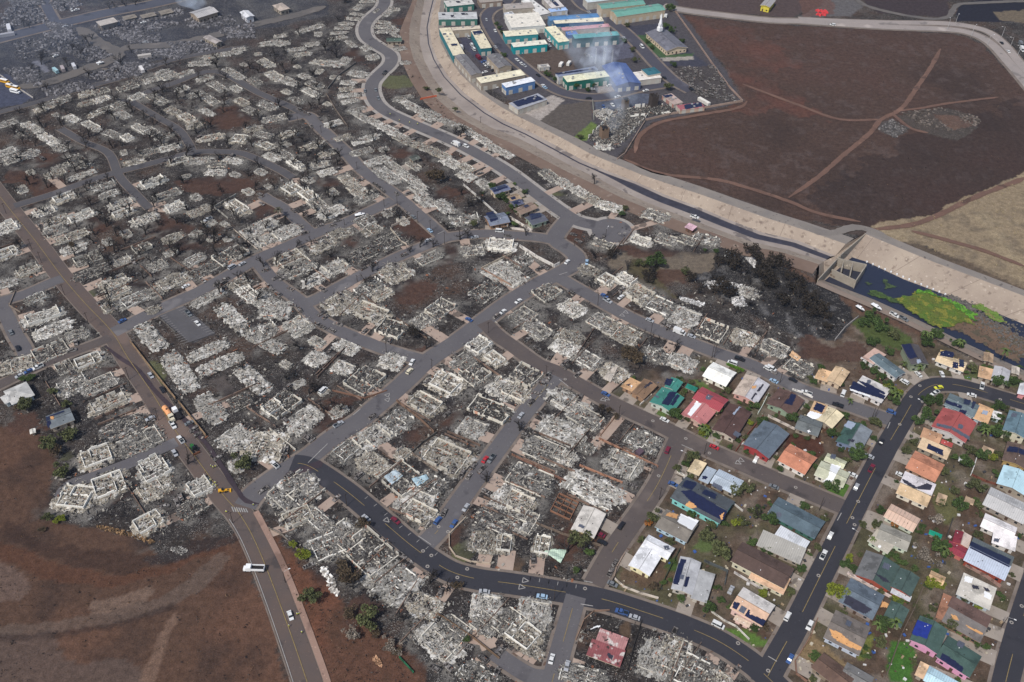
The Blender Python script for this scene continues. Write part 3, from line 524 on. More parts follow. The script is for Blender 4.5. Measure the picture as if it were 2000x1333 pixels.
# ------------------------------------------------------------------ ruins of burned houses (tile, x, y, width along street, depth)
RU = {
 'A': '420,50 590,150 800,250 110,270 1120,110 1330,170 25,400 430,480,26,13 570,600,20,13 390,700,24,16 250,860,22,15 590,840,8,8 1030,790,17,15 870,960,19,16 140,1080,24,16 640,1160,30,16 60,1260 400,900,14,10',
 'B': '50,60 235,205,15,14',
 'F': '270,960 470,1080 680,1180,13,13 600,780,13,10 740,860,13,12 880,860,14,12 1000,970,18,17 1160,1060,20,16 1350,1150,16,18 1560,1260,16,16 1810,1310,16,14 90,1140 200,1250 450,1300 860,1270,22,15 710,580,15,8 1010,555,15,9 1200,545,15,11 1360,550,13,9 1520,545,18,12 1120,360,19,13 760,285,20,11 620,225,16,10 520,165,14,10 400,100,14,10 290,45,18,11 60,720,18,12 20,850 1850,955,13,11',
 'G': '70,430,17,13 245,480,19,13 80,545,17,11 280,150,16,14 410,200,19,12 480,270,19,11 590,330,21,12 720,80,17,10 800,160,18,12 860,215,18,11 560,15 1020,40,26,12 1220,80,30,9 1260,160,18,9 1320,240,18,11 1470,285,19,11 1610,390,22,13 1640,45,15,11 1780,110,14,9 650,500,17,11 850,400,13,13 900,470,14,10 1040,560,20,16 530,590,19,11 270,690,20,14 330,770,23,14 470,850,20,10 620,760,18,13 830,660,17,13 1350,690,19,9 1690,630,16,11 1900,590,20,14 1890,780,20,15 1800,950,20,15 1090,800,19,19 880,930,20,14 660,1040,20,18 900,1110,24,15 1440,1085,17,12 1300,1180,14,11 1060,1240,17,14 150,1090,19,17 330,1220,16,15 60,1260 40,1000 1040,335,10,8 980,970,14,10',
 'K': '470,140,12,12 680,210,12,10 700,50,15,10 1060,160,14,13 850,310,20,16 200,500,19,14 370,620,20,14 80,820,22,20 1740,40,15,12 1860,140,14,10 1620,170,14,12 1710,270,15,13 1490,330,20,17 1930,370,16,16 1830,540,24,13 1330,490,19,14 1690,680,14,14 1110,630,17,15 900,760,22,14 700,860,14,11 910,960,16,13 1150,890,9,7 1140,1080,20,17 1500,900,25,20 1380,1130,14,14 1250,1250,18,16 1960,1230,14,16 310,1180,25,20 130,530,12,9',
 'L': '480,60,17,9 560,270,20,15 700,190,14,17 880,320,25,18 1050,540,24,20 1320,740,15,12 1430,1030,22,12 1540,930,14,12 1800,740,14,13 1790,880,13,10 1290,10,18,12 1780,240,13,13 1940,250,9,12 1900,70,22,14 1740,1300,17,12 330,40,16,11 1975,870,11,14',
 'C': '60,60,18,14 240,265,9,13 170,800,15,16 90,960,17,14 1120,1150,14,18 1260,1120,13,18 1420,1260,18,18 560,1290,20,10 1620,1320,12,9 150,1080,12,6',
 'E': '130,190,18,13 400,90,19,12 690,160,18,11 510,215,9,9 560,350,16,14 780,340,19,12 850,490,21,11 960,680,23,14 1100,790,23,14 760,900,18,15 1180,960,12,9 1210,1030,16,12 1220,1150,17,12 850,1130,19,17 600,1220,19,17 1560,1150,12,12 1500,1300,14,10 1880,480,12,11',
 'M': '1160,90,16,12',
 'N': '430,30 500,220,19,10 860,190,15,8 800,130,18,10 350,320,16,10 640,360,20,9 440,400,18,11 430,480,14,11 560,520,22,9 950,260,19,9 960,340,18,9 1130,385,19,10 1190,100,20,11 1300,200,22,10 1370,290,15,10 1560,320,17,9 1850,290,22,11 1970,480,14,13 580,610,16,10 690,700,17,9 720,800,22,10 960,710,12,8 1110,610,12,8 1350,530,14,9 1230,750,12,10 1340,870,22,13 880,880,19,11 920,960,15,10 1050,1010,21,11 1210,960,9,10 1520,700,14,9 1620,770,20,10 1800,670,22,13 1870,890,14,10 1620,1000,22,8 1940,970,16,10 50,450 60,650,15,11 220,790,15,9 60,880,13,9 290,1000,14,9 330,1150,23,11 420,1240,22,11 600,1290,13,10 860,1080,9,8 1200,1090,9,7 640,40,20,7 1680,20',
 'J': '250,1000,22,9 380,1090,22,9 470,1160,12,9 160,1230,26,12 200,1040 60,970 430,810,20,10 680,810,13,8 790,780 560,930 800,870,24,8 620,1260,22,10 480,1310,14,7 720,990,20,8 870,1050 990,1080,11,9 960,900 1090,1010,18,8 1180,1030 1290,1070,17,7 1200,1180,20,10 1330,1160,18,8 1050,1270 1400,1260,18,9 1550,1260,20,10 1230,780,22,10 1350,870,14,9 1430,700,12,8 1530,740 1650,790,18,9 1700,680,22,10 1600,620,14,8 1850,700,12,8 1890,800 1620,880,16,7 1460,930,20,10 1530,980 1650,1080,20,9 1870,1090,14,14 680,740,13,9 790,720,14,9 1000,690,18,9 1060,640,14,9 1180,630 1270,570,14,9 1330,600 1450,580,16,9 1560,500,18,10 1650,450,16,8 1800,420,20,9 1870,390,13,8 1800,560,16,8 1860,600 1960,870 1980,1010 1700,1290 1820,1260 1990,640 1070,760 60,1190 340,850 480,780 910,830',
 'I': '120,340,20,9 210,345,13,9 320,390,16,7 440,350,13,8 370,245,15,8 480,210,14,8 190,285,12,7 370,430,16,7 80,500,18,9 150,600,20,11 260,640,18,10 500,495,16,9 600,500,17,11 690,480,16,10 460,670,18,9 430,730,20,9 320,790,13,8 90,830,18,10 150,930,20,10 600,970,15,9 60,1060,15,9 70,1140,16,10 450,1140,20,9 310,1290,18,9 220,1210 560,1200,15,8 680,1080,14,7 860,1090,23,9 950,1260,20,10 830,1190,18,9 1080,1300,20,7 1230,1300,14,7 380,600,12,8 620,610,9,7 1000,1170,8,7 260,1050 500,1290 130,1230',
}
WR = {'I': '870,12 800,60 790,115,14,7 760,152,14,7 710,190,15,7 680,222,16,7 650,260,16,7 640,300,17,7 740,345,16,7 860,380,11,10 910,450,12,12 800,580,18,13 725,650,14,9 710,700,13,8 720,750,18,9 735,795,15,8 790,860,16,7 830,920,22,8 930,960,19,9 1030,1010,17,11 1110,1060,19,9 1170,1105,24,9 1320,1160,22,9 1420,1200,24,10 1520,1275,18,12 1640,1310,16,9 1080,75,12,7 1030,110,14,8 1000,180,14,7 1010,215,20,8 1030,248,22,8 1090,280,14,6 1130,385,11,9 1170,495,10,8 1150,770,19,8 1200,820,20,9 1270,865,22,9 1370,890,18,9 1340,925,16,8 1500,960,20,9 1610,1000,20,9 1690,1050,18,8 1770,1095,18,9 1860,1160,16,10 1950,1205,15,9 940,90,10,5'}
RL = []
for D in (RU, WR):
    for t, s in D.items():
        for e in s.split():
            q = [float(v) for v in e.split(',')]; p = px(t, q[0], q[1])
            wd, dp = (q[2], q[3]) if len(q) > 2 else ((16, 13) if p[1] > 420 else (15, 9))
            if D is RU and p[1] < 420: dp *= .95; wd *= .97
            if D is WR: dp *= .84; wd *= .93
            RL.append([p, wd, dp])
RL.sort(key=lambda r: -r[0][1])
for r in RL:
    g = at(r[0]); r.append(g); d, q, side = near_road(g.x, g.y); r += [math.atan2(q[3], q[2]), d, q, side]
# soot and pale ash thrown round every ruin
for r in RL:
    g, a = r[3], r[4]; i0, i1 = np.searchsorted(xs, [g.x - 26, g.x + 26]); j0, j1 = np.searchsorted(ys, [g.y - 26, g.y + 26])
    X = GX[j0:j1, i0:i1] - g.x; Y = GY[j0:j1, i0:i1] - g.y; u = X * math.cos(a) + Y * math.sin(a); v = -X * math.sin(a) + Y * math.cos(a)
    dd = np.maximum(np.abs(u) - r[1] / 2, np.abs(v) - r[2] / 2) + n1[j0:j1, i0:i1] * 12
    f = np.clip(1 - dd / 7, 0, 1) * .75 * (1 if C0[(j0 + j1) // 2, (i0 + i1) // 2, 3] >= 0 else 0)
    f2 = np.clip(1 - dd / 6, 0, 1) * .75 * np.clip((sm[j0:j1, i0:i1] - .46) * 5, 0, 1)
    for k, c, c2 in zip(range(3), lin((46, 43, 43)), lin((120, 116, 110))):
        s = C0[j0:j1, i0:i1, k]; s[:] = s * (1 - f) + c * f; s[:] = s * (1 - f2) + c2 * f2
# sink the ground under the channel
Z = np.zeros(GX.shape)
chan = [r[0] for r in SW] + [r[0] for r in BW] + [r[3] for r in reversed(BW)] + [r[5] for r in reversed(SW)]
def inset(rows, i, j, dist):
    out = []
    for r in rows:
        d = r[j] - r[i]; d.z = 0; d.normalize(); out.append(r[i] + d * dist)
    return out
Lp = inset(SW, 0, 5, -2.5) + inset(BW, 0, 3, -2.5); Rp = inset(SW, 5, 0, -2.5) + inset(BW, 3, 0, -2.5)
mch = inpoly(Lp + Rp[::-1], GX, GY); Z[mch] = -9.5
Z += np.where(mch, 0, (fbm(GX, GY, 9, 41) - .5) * .12 - .05)
hill = inpoly(T('X', (1760, 228), (1850, 212), (1905, 230), (1910, 250), (1870, 272), (1800, 262)), GX, GY); Z[hill] += np.clip(med[hill] - .3, 0, 1) * 4
me = bpy.data.meshes.new('ground'); NV = NX * NY
me.vertices.add(NV); me.vertices.foreach_set('co', np.stack([GX, GY, Z], -1).astype(np.float32).ravel())
idx = np.arange(NV).reshape(NY, NX); F = np.stack([idx[:-1, :-1], idx[:-1, 1:], idx[1:, 1:], idx[1:, :-1]], -1).reshape(-1, 4)
me.loops.add(F.size); me.loops.foreach_set('vertex_index', F.ravel().astype(np.int32)); me.polygons.add(len(F))
me.polygons.foreach_set('loop_start', np.arange(0, F.size, 4, dtype=np.int32)); me.update(calc_edges=True)
ca = me.color_attributes.new('soil', 'FLOAT_COLOR', 'POINT'); ca.data.foreach_set('color', np.clip(C0, 0, 1).astype(np.float32).ravel())
gm = bpy.data.materials.new('soil'); gm.use_nodes = True; n = gm.node_tree.nodes; l = gm.node_tree.links; b = n['Principled BSDF']; b.inputs['Roughness'].default_value = 1; b.inputs['Specular IOR Level'].default_value = .1
at_ = n.new('ShaderNodeVertexColor'); at_.layer_name = 'soil'; tc = n.new('ShaderNodeTexCoord')
def nz_(s, d=5, r=.65):
    x = n.new('ShaderNodeTexNoise'); x.inputs['Scale'].default_value = s; x.inputs['Detail'].default_value = d; x.inputs['Roughness'].default_value = r; l.new(tc.outputs['Object'], x.inputs['Vector']); return x.outputs[0]
def mr_(o, a, b_, c, d):
    x = n.new('ShaderNodeMapRange'); x.inputs[1].default_value = a; x.inputs[2].default_value = b_; x.inputs[3].default_value = c; x.inputs[4].default_value = d; l.new(o, x.inputs[0]); return x.outputs[0]
def mul_(a, b_):
    x = n.new('ShaderNodeMath'); x.operation = 'MULTIPLY'; l.new(a, x.inputs[0]); l.new(b_, x.inputs[1]); return x.outputs[0]
def mx_(f, a, colr, bl='MIX'):
    x = n.new('ShaderNodeMix'); x.data_type = 'RGBA'; x.blend_type = bl; l.new(f, x.inputs[0]); l.new(a, x.inputs[6])
    if isinstance(colr, tuple): x.inputs[7].default_value = (*colr, 1)
    else: l.new(colr, x.inputs[7])
    return x.outputs[2]
v1 = mr_(nz_(.35), .3, .7, .72, 1.3); v2 = mr_(nz_(1.6, 3), .3, .7, .72, 1.3); vm = mul_(v1, v2)
cc = n.new('ShaderNodeCombineColor'); [l.new(vm, cc.inputs[k]) for k in range(3)]
one = n.new('ShaderNodeValue'); one.outputs[0].default_value = 1
o_ = mx_(one.outputs[0], at_.outputs[0], cc.outputs[0], 'MULTIPLY')
f1 = mul_(mr_(nz_(.75, 4), .54, .60, 0, .8), at_.outputs['Alpha']); o_ = mx_(f1, o_, lin((34, 33, 35)))
f2 = mul_(mul_(mr_(nz_(2.2, 3), .58, .62, 0, 1), mr_(nz_(.09, 3), .45, .58, .1, 1)), at_.outputs['Alpha']); o_ = mx_(f2, o_, lin((150, 146, 140)))
f3 = mul_(mr_(nz_(.55, 5), .57, .63, 0, .7), at_.outputs['Alpha']); o_ = mx_(f3, o_, lin((112, 108, 104)))
l.new(o_, b.inputs['Base Color']); bp = n.new('ShaderNodeBump'); bp.inputs['Strength'].default_value = .5; bp.inputs['Distance'].default_value = .4; l.new(nz_(1.1, 6), bp.inputs['Height']); l.new(bp.outputs[0], b.inputs['Normal'])
me.materials.append(gm); g = bpy.data.objects.new('ground', me); link(g); g['kind'] = 'structure'
# ------------------------------------------------------------------ ruin meshes
def ordw(n): return '%d%s' % (n, 'th' if 10 <= n % 100 <= 20 else {1: 'st', 2: 'nd', 3: 'rd'}.get(n % 10, 'th'))
def heap(mb, W, D, rr, step=.8, hmax=.9, mi=0, seed=0):
    nx, ny = int(W / step) + 3, int(D / step) + 3; ok = {}; vs = []; ix = {}
    for j in range(ny):
        for i in range(nx):
            x = (i - (nx - 1) / 2) * step; y = (j - (ny - 1) / 2) * step
            u, v = abs(x) / (W / 2), abs(y) / (D / 2); nn = mn.noise((x * .28 + seed * 7, y * .28, seed)) * .22
            e = 1 - (u ** 4 + v ** 4) ** .25 + nn + .12 * mn.noise((x * .9, y * .9, seed + 9))
            if e > -.04:
                z = min(1, max(0, e * 5)) * (.25 + hmax * max(0, .45 + mn.noise((x * .5, y * .5, seed + 3)) + .6 * mn.noise((x * 1.3, y * 1.3, seed + 5)))) - (.25 if e < .04 else 0)
                ix[i, j] = len(vs); vs.append((x + rr.uniform(-.25, .25), y + rr.uniform(-.25, .25), z + rr.uniform(0, .22) * (e > .05)))
    fs = [(ix[i, j], ix[i + 1, j], ix[i + 1, j + 1], ix[i, j + 1]) for (i, j) in ix if (i + 1, j) in ix and (i, j + 1) in ix and (i + 1, j + 1) in ix]
    mb.add(vs, fs, mi)
def ragged(mb, a, b, rr, hm, mi=0, gap=.3, t=.28):
    a, b = Vector(a), Vector(b); L = (b - a).length; s = 0; h = rr.uniform(.5, hm); rz = math.atan2((b - a).y, (b - a).x)
    while s < L:
        d = min(rr.uniform(.6, 1.7), L - s); 
        if rr.random() < .45: h = rr.uniform(.35, hm)
        if rr.random() > gap: 
            c = a.lerp(b, (s + d / 2) / L); mb.box((c.x, c.y, h / 2 + .05), (d + .01, t, h), rz, mi)
        s += d
RV = []
for k in range(14):
    rr = random.Random(100 + k); W, D = 18.0, 13.0
    bed = MB(); heap(bed, W, D, rr, .75, .38, 0, k * 1.7)
    walls = []; hm = (2.5, 1.3, 1.9, .9)[k % 4]; x0, x1 = -W * rr.uniform(.30, .44), W * rr.uniform(.30, .44); y0, y1 = -D * rr.uniform(.30, .43), D * rr.uniform(.30, .43); xm = rr.uniform(-.3, .3) * W * .5; ym = rr.uniform(-.2, .2) * D * .5
    sides = [((x0, y0), (x1, y0)), ((x1, y0), (x1, y1)), ((x1, y1), (x0, y1)), ((x0, y1), (x0, y0))]; rr.shuffle(sides)
    for a, b in sides[:(4, 3, 3, 2)[k % 4]]:
        m = MB(); ragged(m, a, b, rr, hm, 0, (.08, .25, .3, .45)[k % 4]); walls.append(m)
    m = MB(); ragged(m, (xm, y0 + .2), (xm, y1 - .2), rr, hm * .8, 0, .4); ragged(m, (x0 + .2, ym), (x1 - .2, ym), rr, hm * .7, 0, .5)
    if k % 3 == 0: ragged(m, (xm, ym + 2), (x1, ym + 2), rr, hm * .8, 0, .4)
    walls.append(m)
    deb = MB()
    for i in range(230):
        x, y = rr.gauss(0, W * .27), rr.gauss(0, D * .28)
        if abs(x) > W * .55 or abs(y) > D * .58: continue
        L = rr.choice([.4, .5, .6, .8, 1.6]) * rr.uniform(.6, 1.1)
        deb.box((x, y, rr.uniform(.35, .95)), (L, rr.uniform(.12, .45), rr.uniform(.06, .25)), rr.uniform(0, 3.14), rr.choices([0, 1, 2, 3], [5, 5, 1, 4])[0], 1, rr.uniform(-.5, .5), rr.uniform(-.5, .5))
    ash = ASH[(0, 1, 2, 0, 3, 1, 2, 0, 1, 2, 0, 3, 1, 2)[k]]; wm = M_rwallw if k % 3 == 0 else M_rwall
    full = MB(); full.add(bed.v, bed.f, 0)
    for m in walls: full.add([(x_, y_, z_ * .62) for x_, y_, z_ in m.v], m.f, 1)
    for f, mi in zip(deb.f, deb.m): pass
    n0 = len(full.v); full.v += deb.v; full.f += [tuple(i + n0 for i in f) for f in deb.f]; full.m += [mi + 2 for mi in deb.m]
    RV.append(dict(bed=bed.mesh('ash_bed', ash), walls=[m.mesh('wall', wm) for m in walls], deb=deb.mesh('rubble', DEB), full=full.mesh('ruin', [ash, wm] + DEB), look=(0, 1, 2, 0, 3, 1, 2, 0, 1, 2, 0, 3, 1, 2)[k], hm=hm))
LOOK = ['ash-white', 'cream-walled', 'grey', 'blackened']; WL = {2.9: 'tall wall stubs', 1.6: 'broken walls', 2.3: 'ragged walls', 1.1: 'almost no walls'}
sk_skip = []
bysd = {}
for i, r in enumerate(RL):
    bysd.setdefault((int(r[6][6]), r[7]), []).append(r)
for k in bysd: bysd[k].sort(key=lambda r: r[6][5])
for k, rs in bysd.items():
    for n_, r in enumerate(rs): r.append(n_ + 1)
drive = MB(); ND = [0]; LWN = [0]
stuffr = MB()
FS = []
for i, r in enumerate(RL):
    p, wd, dp, g, a, dist, q, side, num = r
    v = RV[R.randrange(14)] if not (p[1] < 420 and p[0] > 640) else RV[R.choice([3, 7, 1, 13, 3, 7])]
    if math.hypot(p[0] - 711, p[1] - 744) < 9: v = RV[4]
    # long axis = whichever street direction runs flatter across the view
    e = topx((g.x + math.cos(a) * 5, g.y + math.sin(a) * 5, 0)); e0 = topx(g)
    if abs(e[1] - e0[1]) > abs(e[0] - e0[0]) * .9: a += math.pi / 2
    while a > math.pi / 2: a -= math.pi
    while a < -math.pi / 2: a += math.pi
    flip = math.pi if R.random() < .5 else 0; sc = (wd / 18 * 1.04, dp / 13 * 1.04, 1)
    r8 = ROADS[RK[int(q[6])]]
    lab = '%s burned house ruin, %s from %s along the %s, %s' % (LOOK[v['look']], ordw(num), r8['start'], r8['label'], r8['sides'][side])
    r.append(a)
    if p[1] > 318:
        o = empty('burned_house_ruin', (g.x, g.y, 0), a + flip); o.scale = sc
        for mesh, nm in [(v['bed'], 'ash_bed')] + [(m, 'wall') for m in v['walls']] + [(v['deb'], 'rubble')]:
            c = bpy.data.objects.new(nm, mesh); link(c, o)
            if nm == 'rubble': c['kind'] = 'stuff'
    elif i < 318:
        o = bpy.data.objects.new('burned_house_ruin', v['full']); link(o); o.location = (g.x, g.y, 0); o.rotation_euler = (0, 0, a + flip); o.scale = sc
    else:
        Mx = Matrix.Translation((g.x, g.y, 0)) @ Matrix.Rotation(a + flip, 4, 'Z') @ Matrix.Diagonal((*sc, 1))
        fm = v['full']; n0 = len(stuffr.v)
        stuffr.v += [tuple(Mx @ x.co) for x in fm.vertices]; stuffr.f += [tuple(t + n0 for t in pl.vertices) for pl in fm.polygons]; stuffr.m += [min(pl.material_index, 5) for pl in fm.polygons]
        continue
    tag(o, lab, 'ruin', 'burned house ruins of the town')
    # driveway towards the street
    rw = q[4]
    if dist - rw < 30 and (p[1] > 330 or RK[int(q[6])] == 'wind') and R.random() < .8:
        tgt = Vector((q[0], q[1], 0)); d = (tgt - g); d.z = 0; d.normalize(); nn = Vector((-d.y, d.x, 0)); off = R.choice([-1, 1]) * R.uniform(.15, .3) * wd
        s0 = min(dp, wd) / 2 * R.uniform(.2, .7); s1 = dist - rw - .1; hw = R.uniform(2.2, 3.6)
        if s1 > s0 + 2:
            A = g + d * s0 + nn * off; B = g + d * s1 + nn * off; z = .0611 + .0002 * i
            drive.add([(A.x + nn.x * hw, A.y + nn.y * hw, z), (A.x - nn.x * hw, A.y - nn.y * hw, z), (B.x - nn.x * hw, B.y - nn.y * hw, z), (B.x + nn.x * hw, B.y + nn.y * hw, z)], [(0, 1, 2, 3)])
    # boundary wall beside the lot
    if p[1] > 470 and R.random() < .85:
        L = R.uniform(14, 26); sgn = R.choice([-1, 1]); d = Vector((q[2], q[3], 0)); nn = Vector((-d.y, d.x, 0)); half = (wd if abs(math.cos(a) * d.x + math.sin(a) * d.y) > .7 else dp) / 2
        c = g + d * sgn * (half + 1.3); m = MB(); h = R.uniform(.8, 1.5); nseg = 5
        ok = all(near_road((c + nn * (L * (t / 4 - .5))).x, (c + nn * (L * (t / 4 - .5))).y)[0] > 6.5 for t in range(5))
        if ok:
            A = c - nn * L / 2; wall_line(m, (-L / 2, 0), (L / 2, 0), h, .3)
            o2 = m.build('lot_wall', mat('block_wall', lin((118, 98, 86)), .95, .25, .3, speck=(lin((64, 58, 56)), .36, .25), perobj=.3)); o2.location = (c.x, c.y, 0); o2.rotation_euler = (0, 0, math.atan2(nn.y, nn.x))
            tag(o2, 'lot wall by %s ruin from %s along %s, %s' % (ordw(num), r8['start'], r8['label'], r8['sides'][side]), 'wall', 'low walls between burned lots')
o = drive.build('driveway', mat('driveway_concrete', lin((150, 130, 118)), .95, .18, .1, c2=lin((168, 150, 136)), speck=[(lin((104, 92, 84)), .3, .12), (lin((64, 60, 60)), .16, .35)])); o['kind'] = 'structure'
ZF = T('X', (0, 240), (130, 205), (330, 140), (480, 100), (640, 60), (700, 30), (690, 140), (700, 230), (900, 330), (760, 400), (860, 480), (700, 640), (800, 740), (640, 850), (480, 960), (240, 670), (230, 640), (120, 480), (20, 400)); nf = 0
RF = random.Random(12); cen = [(r[3].x, r[3].y, r[1] * .5) for r in RL] + [(at(q_).x, at(q_).y, 9) for q_ in ((275, 645), (292, 658), (312, 680), (325, 700), (345, 722), (370, 755), (395, 680), (425, 688), (410, 712), (445, 700), (475, 690), (495, 725), (520, 755), (400, 785), (430, 815), (440, 610), (465, 635), (500, 660), (530, 678), (460, 860), (430, 875), (520, 608), (545, 600), (345, 625), (365, 640), (390, 650), (438, 750), (450, 775))]
for _ in range(5000):
    if nf > 250: break
    p = at((RF.uniform(0, 900), RF.uniform(30, 950)))
    if not inpoly(ZF, np.array([[p.x]]), np.array([[p.y]]))[0, 0]: continue
    d, q, _s = near_road(p.x, p.y)
    if d < q[4] + 6 or any((p.x - x) ** 2 + (p.y - y) ** 2 < (rr_ + 6.0) ** 2 for x, y, rr_ in cen): continue
    i_, j_ = np.searchsorted(xs, p.x), np.searchsorted(ys, p.y)
    if C0[j_, i_, 3] < .5: continue
    nf += 1; a = math.atan2(q[3], q[2]); sc_ = RF.uniform(.35, .62); cen.append((p.x, p.y, sc_ * 9)); Mx = Matrix.Translation((p.x, p.y, -.05)) @ Matrix.Rotation(a, 4, 'Z') @ Matrix.Diagonal((sc_, sc_, .8, 1)); fm = RV[RF.randrange(14)]['full']; n0 = len(stuffr.v)
    stuffr.v += [tuple(Mx @ x.co) for x in fm.vertices]; stuffr.f += [tuple(t + n0 for t in pl.vertices) for pl in fm.polygons]; stuffr.m += [pl.material_index for pl in fm.polygons]
lit = MB(); bru = MB(); rl = random.Random(31); nl = 0; ZT = T('X', (0, 240), (330, 130), (640, 40), (740, 20), (790, 120), (900, 240), (1220, 440), (1420, 490), (1680, 620), (1520, 735), (1270, 700), (1200, 770), (1330, 860), (1160, 1150), (1480, 1290), (1500, 1340), (900, 1340), (740, 1200), (500, 1000), (300, 1050), (110, 1000), (100, 860), (0, 780))
for _ in range(30000):
    if nl > 9000: break
    p = at((rl.uniform(0, 1680), 60 + 1280 * rl.random() ** .9))
    if not inpoly(ZT, np.array([[p.x]]), np.array([[p.y]]))[0, 0]: continue
    i_, j_ = np.searchsorted(xs, p.x), np.searchsorted(ys, p.y)
    if C0[j_, i_, 3] < .5 or mn.noise((p.x * .09, p.y * .09, 4)) < -.12: continue
    d, q, _s = near_road(p.x, p.y)
    if d < q[4] + 1: continue
    nl += 1
    if nl % 4:
        s_ = rl.choice([.3, .4, .6, .9, 1.6]); lit.box((p.x, p.y, s_ * .12), (s_, s_ * rl.uniform(.2, .7), s_ * .25), rl.uniform(0, 3), rl.choices([0, 1, 2, 3], [4, 6, 1, 4])[0], .9, rl.uniform(-.3, .3), rl.uniform(-.3, .3))
    else:
        h_ = rl.uniform(.7, 2.6)
        for _k in range(9):
            t_ = rl.uniform(0, 6.28); e_ = rl.uniform(.2, .8) * h_; b_ = Vector((p.x, p.y, 0)); bru.tube(b_, b_ + Vector((math.cos(t_) * e_, math.sin(t_) * e_, h_ * rl.uniform(.4, 1))), .07, .03, 3)
o = lit.build('ash_litter', DEB); o['kind'] = 'stuff'; o['label'] = 'small burned debris strewn over the lots'
o = bru.build('charred_undergrowth', M_charbark); o['kind'] = 'stuff'; o['label'] = 'charred stems of burned garden shrubs'
if stuffr.v:
    o = stuffr.build('ruin_rubble', [ASH[0], M_rwall] + DEB); o['kind'] = 'stuff'; o['label'] = 'grey ash and rubble of the farthest burned houses'
# ------------------------------------------------------------------ standing buildings
def rect_fit(t, cs, h):
    P = T(t, *cs, z=h); c = sum(P, Vector()) / 4; u = (P[1] - P[0]) + (P[2] - P[3]); v = (P[3] - P[0]) + (P[2] - P[1])
    W, D = u.length / 2, v.length / 2; a1 = math.atan2(u.y, u.x); a2 = math.atan2(v.y, v.x) - math.pi / 2 * (1 if (u.x * v.y - u.y * v.x) > 0 else -1)
    dd = (a2 - a1 + math.pi) % (2 * math.pi) - math.pi
    return c, W, D, a1 + dd * D / (W + D)
def roofz(wg, x, y):
    c, W, D, a, typ, h, s, alongx = wg; dx, dy = x - c.x, y - c.y; u = dx * math.cos(a) + dy * math.sin(a); v = -dx * math.sin(a) + dy * math.cos(a)
    if typ in 'gf': 
        if typ == 'f': return h + .1
        return h + s * ((D / 2 - abs(v)) if alongx else (W / 2 - abs(u)))
    if typ == 'h': return h + s * min(D / 2 - abs(v), W / 2 - abs(u))
    return h + s * ((v + D / 2) if alongx else (u + W / 2))
def inw(wg, x, y):
    c, W, D, a = wg[:4]; dx, dy = x - c.x, y - c.y; u = dx * math.cos(a) + dy * math.sin(a); v = -dx * math.sin(a) + dy * math.cos(a)
    return abs(u) <= W / 2 + .3 and abs(v) <= D / 2 + .3
SKIRT = []; DRV = MB(); G1 = 'standing houses of the unburned quarter'; G2 = 'surviving houses inside the burned quarter'
